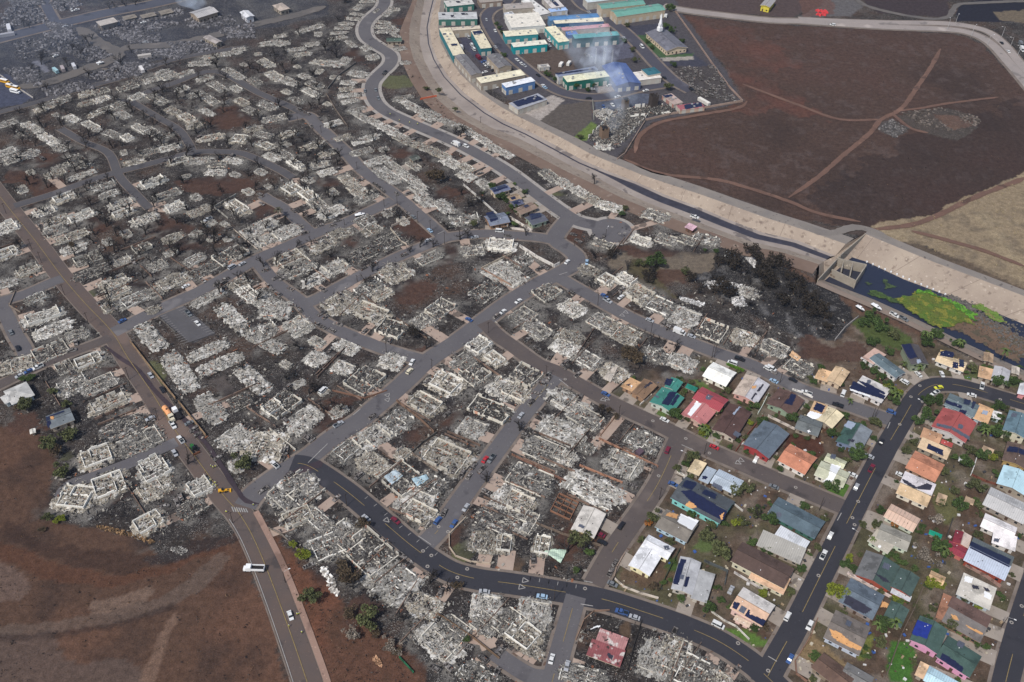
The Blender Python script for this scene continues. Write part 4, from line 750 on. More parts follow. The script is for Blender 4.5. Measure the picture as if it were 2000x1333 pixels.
def building(name, t, wings, label, cat='house', group=None, wall=(150, 140, 126), roofkind='shingle', h=2.9, over=.85, panels=(), patches=(), drivew=True, wcols=None, windows=True):
    """wings: (corners, roof rgb or (rgb, rgb2), type g/f/h/s, [height])"""
    WG = []; c0 = rect_fit(t, wings[0][0], h)[0]; root = empty(name, (c0.x, c0.y, 0)); tag(root, label, cat, group)
    O = Vector((c0.x, c0.y, 0))
    for wi, wgd in enumerate(wings):
        cs, rc, typ = wgd[:3]; hh = (wgd[3] if len(wgd) > 3 else h) + .13 * wi; wk = wgd[4] if len(wgd) > 4 else roofkind
        c, W, D, a = rect_fit(t, cs, hh); alongx = W >= D if typ not in 'GV' else typ == 'G'; typ = 'g' if typ in 'GV' else typ; s = .22 if typ in 'gh' else .06
        wg = (c, W, D, a, typ, hh, s, alongx); WG.append(wg); SKIRT.append((c.x, c.y, W, D, a))
        ca, sa = math.cos(a), math.sin(a)
        def L(u, v, z): return (c.x - O.x + u * ca - v * sa, c.y - O.y + u * sa + v * ca, z)
        x, y = W / 2, D / 2; th = .22
        rcs = rc if isinstance(rc[0], tuple) else (rc, rc)
        m = MB()
        if typ == 'g':
            k = s * (y if alongx else x)
            if alongx: q = [L(-x, -y, hh), L(x, -y, hh), L(x, 0, hh + k), L(-x, 0, hh + k), L(x, y, hh), L(-x, y, hh)]
            else: q = [L(x, -y, hh), L(x, y, hh), L(0, y, hh + k), L(0, -y, hh + k), L(-x, y, hh), L(-x, -y, hh)]
            lo = [(a_, b_, z_ - th) for a_, b_, z_ in q]
            m.add(q + lo, [(0, 1, 2, 3)], 0); m.add(q + lo, [(3, 2, 4, 5)], 1)
            m.add(q + lo, [(1, 0, 6, 7), (2, 1, 7, 8), (4, 2, 8, 10), (5, 4, 10, 11), (3, 5, 11, 9), (0, 3, 9, 6), (9, 8, 7, 6), (11, 10, 8, 9)], 2)
        elif typ == 'h':
            k = s * min(x, y); e = x - y if alongx else y - x
            rp = (L(-e, 0, hh + k), L(e, 0, hh + k)) if alongx else (L(0, -e, hh + k), L(0, e, hh + k))
            q = [L(-x, -y, hh), L(x, -y, hh), L(x, y, hh), L(-x, y, hh)] + list(rp)
            fs = [(0, 1, 5, 4), (1, 2, 5), (2, 3, 4, 5), (3, 0, 4)] if alongx else [(0, 1, 4), (1, 2, 5, 4), (2, 3, 5), (3, 0, 4, 5)]
            m.add(q, fs, 0); lo = [(a_, b_, z_ - th) for a_, b_, z_ in q[:4]]; m.add(q[:4] + lo, [(1, 0, 4, 5), (2, 1, 5, 6), (3, 2, 6, 7), (0, 3, 7, 4), (7, 6, 5, 4)], 2)
        else:
            dz = 0 if typ == 'f' else (s * D if alongx else s * W)
            zz = [hh, hh, hh + dz, hh + dz] if alongx else [hh, hh + dz, hh + dz, hh]
            q = [L(u, v, z) for (u, v), z in zip(((-x, -y), (x, -y), (x, y), (-x, y)), zz)]; lo = [(a_, b_, z_ - th) for a_, b_, z_ in q]
            m.add(q + lo, [(0, 1, 2, 3)], 0); m.add(q + lo, [(1, 0, 4, 5), (2, 1, 5, 6), (3, 2, 6, 7), (0, 3, 7, 4), (7, 6, 5, 4)], 2)
        trim = wallmat(tuple(min(255, int(v * 1.12)) for v in wall))
        # roof mesh keeps its own axes so that seams run down the slope
        o = bpy.data.objects.new('roof', None); mesh = m.mesh('roof', [roofmat(rcs[0], wk), roofmat(rcs[1], wk), trim])
        Rt = Matrix.Rotation(-(a + (0 if alongx else math.pi / 2)), 4, 'Z'); mesh.transform(Rt); o = bpy.data.objects.new('roof', mesh); o.rotation_euler = (0, 0, a + (0 if alongx else math.pi / 2)); link(o, root)
        if typ in 'gh':
            m = MB()
            if alongx: m.box(L(0, 0, hh + s * y + .04), ((2 * x if typ == 'g' else 2 * (x - y)) + .02, .3, .1), a)
            else: m.box(L(0, 0, hh + s * x + .04), (.3, (2 * y if typ == 'g' else 2 * (y - x)) + .02, .1), a)
            if abs(x - y) > .5 or typ == 'g': m.build('ridge_cap', roofmat(tuple(int(v * .8) for v in rcs[0]), 'shingle'), o).matrix_parent_inverse = Matrix.Rotation(-(a + (0 if alongx else math.pi / 2)), 4, 'Z')
        # walls
        io = over if wk != 'open' else 1; bx, by = x - io, y - io; m = MB(); wt = hh - .1
        if wgd[-1] == 'carport':
            for su in (-1, 1):
                for sv in (-1, 0, 1): m.box(L(su * (bx - .1), sv * (by - .1), wt / 2 - .1), (.18, .18, wt), a)
            m.build('post', wallmat(wall), root)
        else:
            if typ == 'g':
                k = s * ((by if alongx else bx))
                q = [L(-bx, -by, 0), L(bx, -by, 0), L(bx, by, 0), L(-bx, by, 0), L(-bx, -by, wt), L(bx, -by, wt), L(bx, by, wt), L(-bx, by, wt)]
                if alongx: q += [L(-bx, 0, wt + k - .12), L(bx, 0, wt + k - .12)]; fs = [(0, 1, 5, 4), (2, 3, 7, 6), (1, 2, 6, 9, 5), (3, 0, 4, 8, 7)]
                else: q += [L(0, -by, wt + k - .12), L(0, by, wt + k - .12)]; fs = [(0, 1, 5, 8, 4), (2, 3, 7, 9, 6), (1, 2, 6, 5), (3, 0, 4, 7)]
                m.add(q, fs)
            else:
                m.box(L(0, 0, wt / 2 - .05), (2 * bx, 2 * by, wt - .1), a)
            wo = m.build('wall', wallmat(wall), root)
            if windows:
                for (ox, oy, nx, ny, Lw) in ((0, -by, 0, -1, 2 * bx), (-bx, 0, -1, 0, 2 * by), (bx, 0, 1, 0, 2 * by)):
                    nyw = nx * sa + ny * ca
                    if nyw > -.25 or Lw < 3: continue
                    n = max(1, int(Lw / 3.4))
                    for j in range(n):
                        for fl in range(2 if hh > 5 and cat == 'house' else 1):
                            f = (j + .5) / n - .5; hw = .75
                            door = (j == n // 2 and fl == 0)
                            m = MB(); zc = (1.05 if door else 1.5) + fl * 2.8
                            m.box(L(ox + (f * Lw if ny else nx * .02), oy + (f * Lw if nx else ny * .02), zc), (hw * 1.7 if ny else .06, hw * 1.7 if nx else .06, 2.1 if door else 1.15), a)
                            m.build('door' if door else 'window', mat('door_paint', lin((84, 66, 56)), .7, .2, 1) if door else M_glass, root)
    if group == G1 or group == G2:
        gd, gq, gs = near_road(c0.x, c0.y); tv = Vector((gq[0] - c0.x, gq[1] - c0.y, 0)).normalized(); nn = Vector((-tv.y, tv.x, 0)); w0_ = WG[0]; s1 = gd - gq[4] - .2
        if s1 < 32:
            A_ = O + nn * R.choice([-1, 1]) * R.uniform(2, 5); hw = R.uniform(2.8, 4.2); A2 = A_ + tv * 3; B2 = A_ + tv * s1; z_ = .0903 + .0006 * len(SKIRT); DRV.add([(A2.x + nn.x * hw, A2.y + nn.y * hw, z_), (A2.x - nn.x * hw, A2.y - nn.y * hw, z_), (B2.x - nn.x * hw, B2.y - nn.y * hw, z_), (B2.x + nn.x * hw, B2.y + nn.y * hw, z_)], [(0, 1, 2, 3)])
    for wg in WG:
        for _ in range(2 if cat == 'house' else 0):
            c, W, D, a = wg[:4]; u, v = R.uniform(-.36, .36) * W, R.uniform(-.36, .36) * D; x, y = c.x + u * math.cos(a) - v * math.sin(a), c.y + u * math.sin(a) + v * math.cos(a); z = roofz(wg, x, y)
            m = MB(); m.tube((x - O.x, y - O.y, z - .1), (x - O.x, y - O.y, z + .35), .16, .16, 6); m.build('vent_pipe', M_white if R.random() < .6 else M_char, root)
    zi = [0]
    def poly_on(poly, tt=None):
        zi[0] += 1; out = []
        for q in poly:
            z = h + .8
            for _ in range(4):
                p = at(px(tt or t, *q), z); ws = [wg for wg in WG if inw(wg, p.x, p.y)]
                z = max(roofz(wg, p.x, p.y) for wg in ws) if ws else (max(roofz(wg, *(wg[0] + (p - wg[0]) * .9)[:2]) for wg in WG[:1]))
            p = at(px(tt or t, *q), z); out.append((p.x - O.x, p.y - O.y, z + .07 + .012 * zi[0]))
        return out
    for kind, poly in panels:
        q = poly_on(poly); m = MB(); n = len(q); cell = .4
        x0_, x1_, y0_, y1_ = min(p[0] for p in q), max(p[0] for p in q), min(p[1] for p in q), max(p[1] for p in q); zo = .1 + .012 * zi[0]
        ca_, sa_ = math.cos(WG[0][3]), math.sin(WG[0][3]); qr = [(p[0] * ca_ + p[1] * sa_, -p[0] * sa_ + p[1] * ca_) for p in q]; u0, u1, v0, v1 = min(p[0] for p in qr), max(p[0] for p in qr), min(p[1] for p in qr), max(p[1] for p in qr)
        UX, VY = np.meshgrid(np.arange(u0, u1 + cell, cell), np.arange(v0, v1 + cell, cell)); inn = inpoly(qr, UX[:-1, :-1] + cell / 2, VY[:-1, :-1] + cell / 2); ixx = {}; vs_ = []; fs_ = []
        def gv(jj, ii):
            if (jj, ii) not in ixx:
                uu, vv = UX[jj, ii], VY[jj, ii]; xx, yy = uu * ca_ - vv * sa_, uu * sa_ + vv * ca_; ws = [wg for wg in WG if inw(wg, xx + O.x, yy + O.y)]
                ixx[jj, ii] = len(vs_); vs_.append((xx, yy, (max(roofz(wg, xx + O.x, yy + O.y) for wg in ws) if ws else min(p[2] for p in q)) + zo))
            return ixx[jj, ii]
        for jj in range(inn.shape[0]):
            for ii in range(inn.shape[1]):
                if inn[jj, ii]: fs_.append((gv(jj, ii), gv(jj, ii + 1), gv(jj + 1, ii + 1), gv(jj + 1, ii)))
        if not fs_: continue
        m.add(vs_, fs_)
        nm, mt = {'s': ('solar_panel', M_solar), 'c': ('solar_collector', M_solarg), 'p': ('bare_plywood', M_wood), 't': ('tarp', mat('blue_tarp', lin((34, 50, 128)), .7, .2, .6)), 'k': ('torn_patch', mat('roof_underlay', lin((50, 50, 62)), .9, .2, .5)),
                  'w': ('white_coating', M_white), 'd': ('satellite_dish', M_white), 'g': ('green_patch', roofmat((54, 74, 66))), 'r': ('red_patch', roofmat((150, 66, 72))), 'x': ('skylight', mat('skylight', lin((150, 160, 176)), .3, .1, 1))}[kind]
        m.build(nm, mt, root)
    return root, WG
H = building
GR, DG, BN, TAN = (104, 106, 106), (72, 80, 84), (86, 70, 64), (176, 160, 138)
G1 = 'standing houses of the unburned quarter'
H('house', 'X', [([(1522, 972), (1611, 1018), (1592, 1055), (1497, 1003)], (84, 98, 106), 'g')], 'long slate-blue roofed house with green walls beside the avenue corner', group=G1, wall=(62, 104, 92), panels=[('c', [(1518, 1000), (1527, 1004), (1524, 1012), (1515, 1008)])])
H('house', 'D', [([(95, 105), (325, 240), (268, 330), (45, 198)], (206, 208, 212), 's', 3.3), ([(-40, 165), (312, 278), (240, 420), (-95, 250)], (168, 164, 156), 's', 3.0)], 'house with bright white upper roof and weathered pale grey lower roof', group=G1, roofkind='metal')
H('house', 'X', [([(1450, 1055), (1550, 1113), (1532, 1150), (1428, 1098)], BN, 'g', 4.4), ([(1475, 1106), (1549, 1128), (1526, 1164), (1462, 1126)], (208, 172, 142), 's', 3.0)], 'dark brown gabled house with a peach lower roof and cream walls', group=G1, wall=(200, 194, 170))
H('house', 'C', [([(1812, 580), (2050, 735), (1960, 900), (1700, 755)], ((196, 164, 140), (206, 200, 194)), 'g', 4.6), ([(1745, 800), (1870, 870), (1850, 910), (1735, 840)], (196, 176, 156), 's', 2.6)], 'peach and white roofed house with dark solar panels above a green lawn', group=G1, wall=(214, 182, 172),
  panels=[('s', [(1738, 700), (1782, 718), (1755, 768), (1718, 748)]), ('c', [(1795, 730), (1835, 752), (1808, 795), (1768, 775)]), ('s', [(1848, 762), (1860, 770), (1856, 800), (1985, 850), (1960, 895), (1820, 815)])])
H('house', 'D', [([(960, -70), (1192, 60), (1130, 162), (908, 42)], (206, 176, 156), 'g')], 'pale pink roofed house with white seam stripes across its roof', group=G1, roofkind='stripe', wall=(190, 196, 180))
H('house', 'D', [([(885, 85), (1125, 190), (1085, 312), (846, 205)], (146, 142, 132), 'g', 3.2), ([(850, 112), (985, 255), (943, 330), (790, 242)], (172, 164, 150), 's', 2.8)], 'weathered grey-tan house with a pale front wing and white dish', group=G1, wall=(196, 206, 186), panels=[('d', [(860, 268), (875, 264), (886, 272), (876, 284), (862, 282)])])
H('house', 'D', [([(760, 290), (1030, 430), (950, 628), (690, 492)], ((66, 82, 78), (104, 104, 104)), 'g', 3.4), ([(1030, 428), (1188, 520), (1110, 665), (962, 590)], (70, 86, 82), 'g', 4.0), ([(968, 590), (1120, 660), (1108, 712), (958, 628)], (186, 188, 192), 's', 2.7)], 'large dark green and grey house with a white sheet metal porch', group=G1, wall=(150, 76, 60), panels=[('c', [(908, 395), (958, 415), (938, 458), (892, 435)]), ('k', [(830, 480), (920, 520), (960, 560), (900, 545)])])
H('house', 'D', [([(645, 508), (905, 655), (820, 855), (555, 700)], (96, 106, 116), 'g', 3.2), ([(955, 690), (1112, 768), (1030, 912), (900, 835)], (72, 90, 84), 'g', 3.0)], 'slate-blue house with torn dark felt and a green rear wing', group=G1, wall=(140, 128, 122), panels=[('k', [(610, 650), (700, 690), (815, 765), (760, 800), (680, 770), (590, 710)]), ('p', [(895, 690), (945, 712), (930, 750), (885, 730)])])
H('house', 'D', [([(520, 755), (800, 905), (710, 1132), (445, 985)], (112, 104, 98), 'G', 3.3)], 'grey-brown house with a long ragged strip of bare plywood on its roof', group=G1, wall=(182, 190, 204), panels=[('p', [(480, 915), (560, 945), (640, 1010), (735, 1055), (725, 1088), (640, 1060), (550, 1015), (500, 975)]), ('c', [(622, 845), (660, 862), (640, 900), (602, 882)])])
H('house', 'D', [([(432, 1090), (682, 1290), (592, 1420), (345, 1215)], (98, 78, 68), 'g', 3.3), ([(590, 1145), (832, 1310), (760, 1420), (600, 1300)], (116, 114, 112), 'g', 3.0)], 'plain brown gabled house with a grey rear wing at the avenue corner', group=G1, wall=(134, 120, 104))
H('house', 'D', [([(1470, 150), (1598, 185), (1562, 288), (1432, 232)], ((206, 188, 176), (134, 54, 64)), 'g', 3.2, 'metal'), ([(1425, 234), (1560, 285), (1527, 372), (1372, 288)], (142, 58, 70), 'g', 3.0, 'metal')], 'dark red metal roofed house with one white and peach slope', group=G1, wall=(186, 110, 100))
H('house', 'D', [([(1602, 195), (1920, 352), (1852, 548), (1530, 375)], ((178, 186, 200), (98, 104, 104)), 'g', 3.8, 'metal')], 'long house with pale blue lower slope and a row of solar panels', group=G1, wall=(140, 66, 50), panels=[('s', [(1588, 232), (1900, 372), (1882, 432), (1572, 282)])])
H('house', 'D', [([(1697, 10), (1952, 125), (1905, 230), (1657, 115)], (224, 218, 216), 'g', 3.3), ([(1770, 165), (1958, 178), (1920, 318), (1737, 225)], (224, 218, 216), 's', 3.2)], 'clean white roofed house with one small dark collector', group=G1, wall=(200, 196, 190), panels=[('c', [(1770, 205), (1812, 215), (1800, 242), (1760, 230)])])
H('house', 'B', [([(1735, 1135), (2065, 1290), (1990, 1432), (1680, 1275)], (184, 182, 180), 'g', 3.4)], 'long pale grey metal roofed house at the frame edge', group=G1, roofkind='metal', wall=(150, 140, 130))
H('house', 'D', [([(1400, 735), (1440, 660), (1752, 825), (1712, 905)], (96, 76, 70), 's', 3.6), ([(1400, 745), (1715, 910), (1650, 1035), (1370, 850)], (116, 110, 106), 's', 3.3), ([(1372, 640), (1442, 662), (1370, 852), (1305, 825)], (150, 108, 86), 's', 2.8)], 'brown over grey shingled house with torn tan spots and a tan side roof', group=G1, wall=(136, 110, 92), panels=[('p', [(1430, 800), (1470, 815), (1490, 850), (1440, 840)]), ('p', [(1540, 880), (1680, 950), (1670, 962), (1560, 905)])])
H('house', 'D', [([(1185, 805), (1402, 922), (1330, 1120), (1110, 1000)], (68, 88, 82), 'g', 4.2), ([(1405, 948), (1645, 1132), (1585, 1318), (1330, 1130)], (66, 86, 80), 'g', 4.0)], 'big dark green roofed house with blue tarp and pink trim', group=G1, wall=(206, 150, 178), panels=[('t', [(1168, 845), (1280, 885), (1245, 995), (1125, 958)]), ('c', [(1492, 1000), (1540, 1028), (1520, 1070), (1472, 1045)]), ('s', [(1362, 1108), (1440, 1150), (1530, 1222), (1515, 1258), (1420, 1200), (1342, 1150)])])
H('house', 'D', [([(1190, 1165), (1257, 1200), (1215, 1320), (1148, 1270)], (212, 178, 144), 's', 3.0), ([(1257, 1198), (1505, 1340), (1440, 1440), (1212, 1325)], (186, 214, 224), 'g', 3.2, 'metal')], 'light blue metal roofed house with a peach end roof beside the lawn', group=G1)
H('shed', 'D', [([(1275, 460), (1396, 512), (1360, 578), (1245, 525)], (196, 164, 128), 'g', 2.4)], 'small tan backyard shed between the green house and red house', 'shed')
H('shed', 'D', [([(1265, 143), (1366, 180), (1350, 212), (1250, 175)], (30, 150, 120), 's', 2.2)], 'low bright green roofed lean-to in a dirt backyard', 'shed', roofkind='metal')
H('house', 'D', [([(1530, 480), (1792, 592), (1728, 772), (1466, 640)], (190, 184, 174), 'f', 3.0)], 'flat pale roofless-looking house strewn with white debris', group=G1, wall=(170, 182, 190), panels=[('w', [(1540, 500), (1600, 520), (1590, 560), (1530, 545)]), ('w', [(1690, 620), (1750, 650), (1740, 690), (1685, 665)]), ('k', [(1680, 590), (1720, 600), (1735, 625), (1700, 620)]), ('k', [(1590, 570), (1640, 580), (1650, 610), (1600, 600)])])
H('house', 'B', [([(400, 208), (500, 238), (462, 335), (368, 278)], (206, 170, 132), 's', 2.7), ([(522, 190), (645, 238), (560, 355), (462, 300)], (196, 170, 138), 'g', 3.2)], 'tan roofed house with open carport at the end of the burned row', group=G1, wall=(190, 170, 146))
H('house', 'B', [([(762, 270), (950, 372), (905, 480), (632, 372)], (190, 186, 182), 'f', 3.4)], 'flat white roofed house covered by a broad solar array', group=G1, wall=(206, 200, 196), panels=[('s', [(668, 312), (918, 425), (905, 455), (636, 368)]), ('s', [(690, 300), (780, 330), (915, 402), (908, 420), (760, 352)]), ('c', [(780, 300), (808, 306), (795, 335), (768, 325)]), ('w', [(640, 372), (800, 425), (795, 440), (640, 385)])])
H('house', 'B', [([(868, 90), (1065, 238), (1000, 302), (800, 130)], (96, 110, 116), 'g', 3.6), ([(850, 55), (892, 90), (845, 205), (727, 115)], (190, 160, 146), 'f', 3.3)], 'modern slate roofed house with a pink deck and white parapet', group=G1, wall=(214, 212, 210))
H('house', 'B', [([(1040, 28), (1165, 28), (1272, 188), (1115, 178)], (78, 74, 76), 'g', 5.6)], 'two storey dark roofed house with solar panels down one slope', group=G1, wall=(132, 140, 118), panels=[('s', [(1042, 25), (1108, 18), (1168, 125), (1105, 140)]), ('x', [(1158, 145), (1190, 142), (1200, 165), (1168, 175)])])
H('house', 'B', [([(1350, 92), (1550, 162), (1535, 246), (1290, 148)], (206, 184, 150), 'g', 3.2), ([(1350, 75), (1455, 88), (1445, 135), (1340, 112)], (176, 150, 96), 's', 4.4)], 'cream roofed house with separate small solar panels near the cul-de-sac', group=G1, wall=(200, 196, 190), panels=[('s', [(1350, 78), (1455, 92), (1446, 132), (1342, 112)]), ('s', [(1445, 160), (1486, 168), (1484, 215), (1440, 208)]), ('s', [(1492, 142), (1530, 150), (1530, 208), (1490, 198)])])
H('house', 'B', [([(1658, 200), (1772, 218), (1742, 308), (1632, 275)], (196, 160, 126), 's', 2.8), ([(1770, 195), (1902, 225), (1865, 350), (1738, 302)], (178, 176, 178), 'g', 3.3, 'metal')], 'pale grey gabled house joined to a tan carport roof', group=G1)
H('house', 'B', [([(1975, 320), (2110, 350), (2065, 455), (1943, 405)], (206, 206, 208), 'g', 3.2)], 'white roofed house with pink wall cut by the frame', group=G1, wall=(206, 140, 140))
H('shed', 'B', [([(1690, 86), (1766, 98), (1755, 172), (1678, 150)], (160, 136, 112), 'g', 2.4)], 'rusty tan backyard shed near the rocky stream', 'shed')
H('shed', 'B', [([(1905, 194), (1970, 204), (1960, 268), (1898, 246)], (190, 180, 168), 'g', 2.4)], 'small pale gabled shed beside the tan carport house', 'shed')
H('house', 'B', [([(88, 360), (282, 465), (200, 588), (-18, 492)], (92, 72, 66), 'g', 3.2)], 'brown roofed house with a blue stepped solar array by the burned row', group=G1, wall=(140, 156, 134), panels=[('s', [(180, 408), (222, 422), (188, 502), (122, 485), (140, 455), (160, 452)])])
H('house', 'B', [([(470, 500), (578, 578), (510, 692), (375, 608)], (208, 194, 162), 'g', 3.3), ([(372, 468), (462, 502), (425, 612), (300, 572)], (192, 160, 124), 's', 3.0), ([(248, 580), (432, 625), (388, 762), (210, 668)], (102, 106, 106), 'g', 2.9)], 'cream and grey three-part house with dark solar panels and dish', group=G1, panels=[('s', [(378, 478), (450, 505), (420, 560), (352, 532)]), ('d', [(306, 698), (322, 694), (330, 706), (314, 714)]), ('w', [(330, 545), (420, 572), (380, 612), (300, 582)])])
H('house', 'B', [([(625, 615), (816, 700), (722, 872), (530, 780)], ((118, 124, 130), (60, 84, 78)), 'g', 3.3)], 'house with one dark green and one slate slope and blue panels', group=G1, wall=(120, 132, 156), panels=[('x', [(628, 620), (688, 642), (652, 690), (592, 662)]), ('k', [(630, 765), (676, 772), (665, 792), (618, 780)])])
H('house', 'B', [([(165, 798), (388, 908), (282, 1052), (85, 928)], (184, 124, 98), 'g', 3.1)], 'bright orange roofed house in a red dirt yard, upper side street', group=G1, wall=(220, 214, 206))
H('house', 'B', [([(470, 875), (616, 938), (590, 1000), (430, 928)], (186, 186, 158), 'g', 3.3), ([(430, 925), (642, 1042), (590, 1125), (343, 1058)], (184, 184, 160), 'g', 3.2)], 'pale yellow-green roofed house with a bright white painted stripe', group=G1, wall=(214, 208, 196), panels=[('w', [(492, 958), (570, 978), (545, 1020), (500, 1098), (425, 1095), (470, 1060)]), ('c', [(498, 880), (535, 890), (518, 925), (482, 915)])])
H('house', 'X', [([(1492, 820), (1540, 848), (1503, 898), (1451, 868)], (92, 102, 112), 'g', 4.0), ([(1476, 836), (1500, 848), (1478, 880), (1450, 868)], (100, 108, 116), 's', 3.2)], 'large slate-blue roofed house with a bright red front wall', group=G1, wall=(150, 60, 60))
H('house', 'B', [([(1378, 512), (1622, 640), (1552, 795), (1265, 668)], (160, 84, 80), 'g', 3.9)], 'large red roofed house with bald patches and a grey solar strip', group=G1, roofkind='metal', wall=(196, 190, 186), panels=[('c', [(1320, 640), (1580, 745), (1572, 770), (1312, 662)]), ('c', [(1492, 645), (1528, 658), (1515, 688), (1480, 675)])])
H('house', 'B', [([(1420, 415), (1652, 488), (1610, 612), (1378, 482)], (100, 112, 116), 'g', 3.8), ([(1660, 488), (1762, 530), (1722, 645), (1585, 602)], (206, 166, 126), 'f', 3.3), ([(1762, 538), (1832, 562), (1815, 610), (1742, 600)], (214, 210, 208), 's', 2.8)], 'slate house with stepped solar panels and a bare plywood extension', group=G1, wall=(176, 190, 196), panels=[('s', [(1392, 458), (1520, 505), (1510, 530), (1385, 482)]), ('s', [(1535, 450), (1590, 465), (1570, 500), (1525, 488)]), ('s', [(1600, 470), (1628, 478), (1600, 532), (1585, 520)]), ('s', [(1500, 532), (1552, 545), (1545, 572), (1490, 560)]), ('x', [(1680, 540), (1720, 548), (1712, 578), (1670, 568)])])
H('house', 'B', [([(1222, 680), (1368, 738), (1332, 800), (1175, 755)], (180, 140, 110), 's', 3.4), ([(1195, 752), (1442, 850), (1385, 925), (1175, 830)], (204, 178, 146), 's', 3.1), ([(1360, 765), (1446, 800), (1436, 832), (1345, 796)], (156, 70, 66), 's', 2.8)], 'tan and brown roofed house with dark solar strip and small red lean-to', group=G1, panels=[('s', [(1255, 802), (1366, 850), (1368, 896), (1238, 838)])])
H('house', 'B', [([(1155, 855), (1378, 962), (1310, 1107), (1068, 985)], (180, 124, 98), 'g', 3.1)], 'orange roofed house on the right side of the dark avenue', group=G1, wall=(160, 130, 110))
H('house', 'B', [([(1068, 1015), (1312, 1125), (1280, 1205), (1035, 1100)], (196, 190, 192), 's', 3.5), ([(1030, 1112), (1275, 1215), (1240, 1302), (1002, 1182)], (204, 176, 140), 's', 3.1)], 'house with torn white upper roof and tan lower roof', group=G1, wall=(216, 206, 188), panels=[('k', [(1045, 1070), (1100, 1100), (1160, 1140), (1240, 1110), (1285, 1130), (1270, 1165), (1140, 1150), (1060, 1105)])])
H('house', 'B', [([(1895, 545), (2070, 600), (2015, 765), (1820, 690)], (96, 118, 128), 'g', 5.6)], 'two storey blue-grey roofed house with cream walls at the frame edge', group=G1, wall=(196, 190, 168), panels=[('c', [(1905, 560), (1948, 566), (1940, 595), (1895, 588)])])
H('house', 'B', [([(1872, 780), (2060, 850), (2015, 1002), (1825, 930)], (96, 80, 72), 'g', 3.3)], 'brown roofed house with a solar row at the frame edge', group=G1, wall=(176, 150, 100), panels=[('s', [(1880, 818), (2040, 870), (2030, 905), (1862, 862)])])
H('house', 'B', [([(1840, 960), (2070, 1062), (2015, 1212), (1785, 1112)], (182, 212, 222), 'g', 3.2)], 'light blue corrugated roofed house at the right frame edge', group=G1, roofkind='metal')
for cs, lb in (([(1685, 815), (1772, 850), (1735, 908), (1650, 870)], 'tan box shed behind a white fence near the brown house'), ([(1545, 1210), (1617, 1240), (1600, 1282), (1530, 1252)], 'small grey-brown garden shed behind the pale grey house'), ([(1330, 1180), (1402, 1210), (1380, 1282), (1310, 1250)], 'pale open-topped shed behind the torn white roof house')):
    H('shed', 'B', [(cs, (176, 152, 126), 's', 2.4)], lb, 'shed', wall=(150, 128, 104))
H('canopy', 'B', [([(1495, 905), (1562, 920), (1546, 952), (1483, 937)], (226, 226, 228), 'g', 2.3, 'shingle', 'carport')], 'white party canopy on posts in a dirt backyard', 'canopy')
H('house', 'A', [([(1030, 290), (1140, 345), (1025, 457), (925, 397)], (124, 100, 80), 'g', 3.2), ([(925, 283), (1012, 325), (935, 402), (848, 350)], (190, 152, 114), 's', 2.8)], 'brown gabled house with a tan side roof beside the last burned ruins', group=G1, wall=(150, 120, 96), panels=[('k', [(1075, 318), (1105, 325), (1040, 368), (1028, 358)]), ('d', [(925, 346), (940, 344), (944, 356), (930, 360)]), ('k', [(890, 340), (930, 330), (915, 350)])])
H('house', 'A', [([(1175, 362), (1352, 440), (1250, 557), (1066, 475)], (66, 128, 116), 'g', 3.3), ([(1248, 280), (1332, 318), (1285, 402), (1190, 352)], (68, 132, 120), 'g', 3.6)], 'teal green roofed house with blue solar panels', group=G1, roofkind='metal', wall=(180, 186, 176), panels=[('s', [(1205, 290), (1262, 295), (1235, 350), (1188, 338)]), ('s', [(1232, 395), (1290, 400), (1225, 505), (1165, 490)]), ('s', [(1290, 415), (1315, 425), (1258, 505), (1232, 495)]), ('c', [(1120, 418), (1152, 435), (1140, 445), (1108, 430)])])
H('shed', 'A', [([(1372, 333), (1456, 365), (1430, 397), (1348, 360)], (44, 128, 110), 's', 2.4)], 'small teal roofed shed behind the teal house', 'shed', roofkind='metal')
H('house', 'A', [([(1572, 158), (1752, 246), (1672, 357), (1488, 270)], (232, 230, 222), 'g', 3.2)], 'brilliant white roofed house with cream walls beside a green hedge', group=G1, wall=(226, 222, 206))
H('house', 'A', [([(1835, 262), (2005, 332), (1922, 497), (1713, 402)], ((176, 174, 178), (182, 166, 152)), 'g', 3.2)], 'pale grey roofed house with torn dark gashes and pink walls', group=G1, wall=(202, 156, 146), panels=[('k', [(1955, 335), (1972, 340), (1925, 398), (1912, 390)]), ('k', [(1900, 400), (1915, 412), (1885, 440), (1878, 465), (1868, 450)]), ('p', [(1878, 350), (1912, 345), (1905, 365), (1868, 375)])])
H('house', 'A', [([(1492, 353), (1692, 460), (1622, 548), (1400, 450)], (160, 74, 80), 'g', 4.2, 'metal'), ([(1428, 450), (1582, 545), (1510, 672), (1313, 572)], (186, 120, 118), 'g', 3.2, 'metal')], 'crimson metal roofed house with a faded pink lower roof', group=G1, wall=(190, 160, 146), panels=[('c', [(1530, 415), (1570, 430), (1545, 462), (1508, 448)]), ('w', [(1440, 470), (1480, 490), (1400, 590), (1370, 570)])])
H('house', 'A', [([(1708, 485), (1845, 548), (1760, 792), (1558, 678)], (82, 62, 58), 'g', 3.3)], 'dark chocolate roofed long house with a rusty collector', group=G1, wall=(186, 174, 160), panels=[('c', [(1745, 698), (1790, 725), (1768, 752), (1725, 730)]), ('x', [(1775, 510), (1790, 515), (1735, 575), (1722, 568)])])
